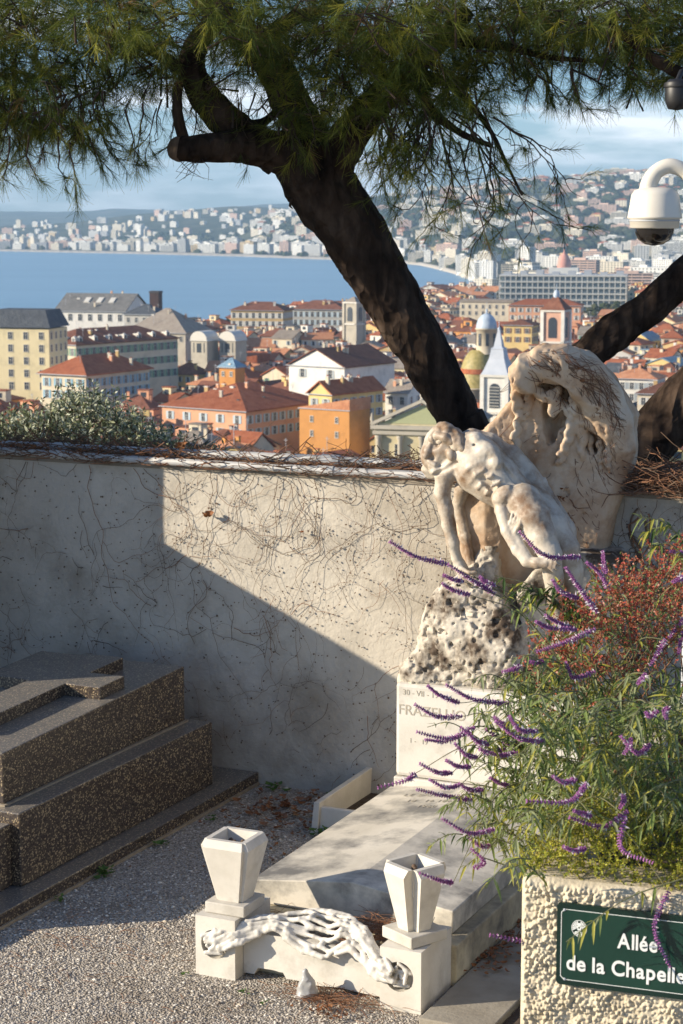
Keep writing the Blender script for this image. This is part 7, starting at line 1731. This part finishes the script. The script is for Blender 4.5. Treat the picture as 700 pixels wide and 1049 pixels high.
lf.build('foliage', m_cush, cu_, co); tw.build('twigs', m_stem, cu_, co)

# ---------------------------------------------------------------- security camera on its swan-neck arm
m_cam = nmat('camera_housing', [(0.60, 0.56, 0.48), (0.66, 0.62, 0.54)], scale=6, rough=0.45); m_glass = flat('smoked_glass', (0.012, 0.010, 0.009), rough=0.06, spec=0.8)
CY = 7.4; kc = CY / 2000; cc = P(671, 214, CY)
camr = root('security_camera', (cc.x, cc.y, cc.z), 0, 'cream dome security camera hanging from a curved arm', 'security camera')
R = 28 * kc; b = MB(); b.lathe([(0.0, 22 * kc), (15 * kc, 21 * kc), (21 * kc, 18.5 * kc), (24 * kc, 14 * kc), (26 * kc, 0), (27.3 * kc, -7.5 * kc), (27.6 * kc, -9.5 * kc), (25.2 * kc, -10 * kc), (24.6 * kc, -18.5 * kc), (22 * kc, -19.5 * kc)], n=40); b.build('housing', m_cam, camr)
b = MB(); b.lathe([(20 * kc, -18.6 * kc), (19.5 * kc, -24 * kc), (16 * kc, -31 * kc), (9 * kc, -35.5 * kc), (0, -37 * kc)], n=32); b.build('dome_glass', m_glass, camr)
b = MB(); b.lathe([(24.8 * kc, -10.4 * kc), (25.6 * kc, -11.2 * kc), (25.6 * kc, -12.0 * kc), (24.8 * kc, -12.6 * kc)], n=40); b.build('band', m_steel, camr)
b = MB(); arm = spline([P(664, 196, CY), P(666, 186, CY), P(674, 175, CY), (P(688, 170, CY)), P(704, 178, CY), P(712, 196, CY), P(716, 235, CY + 0.02)], 40); b.tube(arm - np.array(cc), np.concatenate([np.linspace(9.5, 7.6, 14), np.full(26, 7.6)]) * kc, 20); b.build('arm', m_cam, camr)
pp = P(716, 225, CY + 0.02)
pole = root('camera_pole', (pp.x + 0.03, pp.y + 0.07, 0), 0, 'slim grey steel pole carrying the security camera', 'pole'); m_pole = nmat('grey_paint', [(0.34, 0.35, 0.36), (0.40, 0.41, 0.42)], scale=8, rough=0.5)
b = MB(); b.lathe([(0.10, 0), (0.10, 0.012), (0.05, 0.014)], n=20); b.build('base_plate', m_pole, pole)
b = MB(); b.lathe([(0.042, 0.0), (0.034, pp.z + 0.35), (0, pp.z + 0.36)], n=20); b.build('shaft', m_pole, pole)
b = MB(); b.box(-0.06, 0.045, -0.075, 0.05, pp.z - 0.08, pp.z + 0.08); b.build('bracket', m_cam, pole, bevel=0.008)
# black floodlight under the bough
FY = 9.0; kf = FY / 2000; fc = P(694, 96, FY)
fl = root('floodlight', (fc.x, fc.y, fc.z), 0, 'black lantern-shaped floodlight half hidden under the pine bough', 'floodlight'); m_blk = flat('black_metal', (0.012, 0.012, 0.013), rough=0.5)
b = MB(); b.lathe([(0, 15 * kf), (9 * kf, 14 * kf), (12.5 * kf, 10 * kf), (12 * kf, -8 * kf), (9 * kf, -15 * kf), (0, -16.5 * kf)], n=24); b.build('housing', m_blk, fl)
b = MB(); b.lathe([(13.6 * kf, 6 * kf), (14 * kf, 8 * kf), (13 * kf, 11 * kf)], n=24); b.build('rim', m_blk, fl)
b = MB(); b.tube([(0, 0, 13 * kf), (0.02, 0.02, 22 * kf), (0.25, 0.8, 40 * kf), (0.45, 2.2, 46 * kf)], [0.012, 0.012, 0.012, 0.012], 10); b.build('bracket', m_blk, fl)
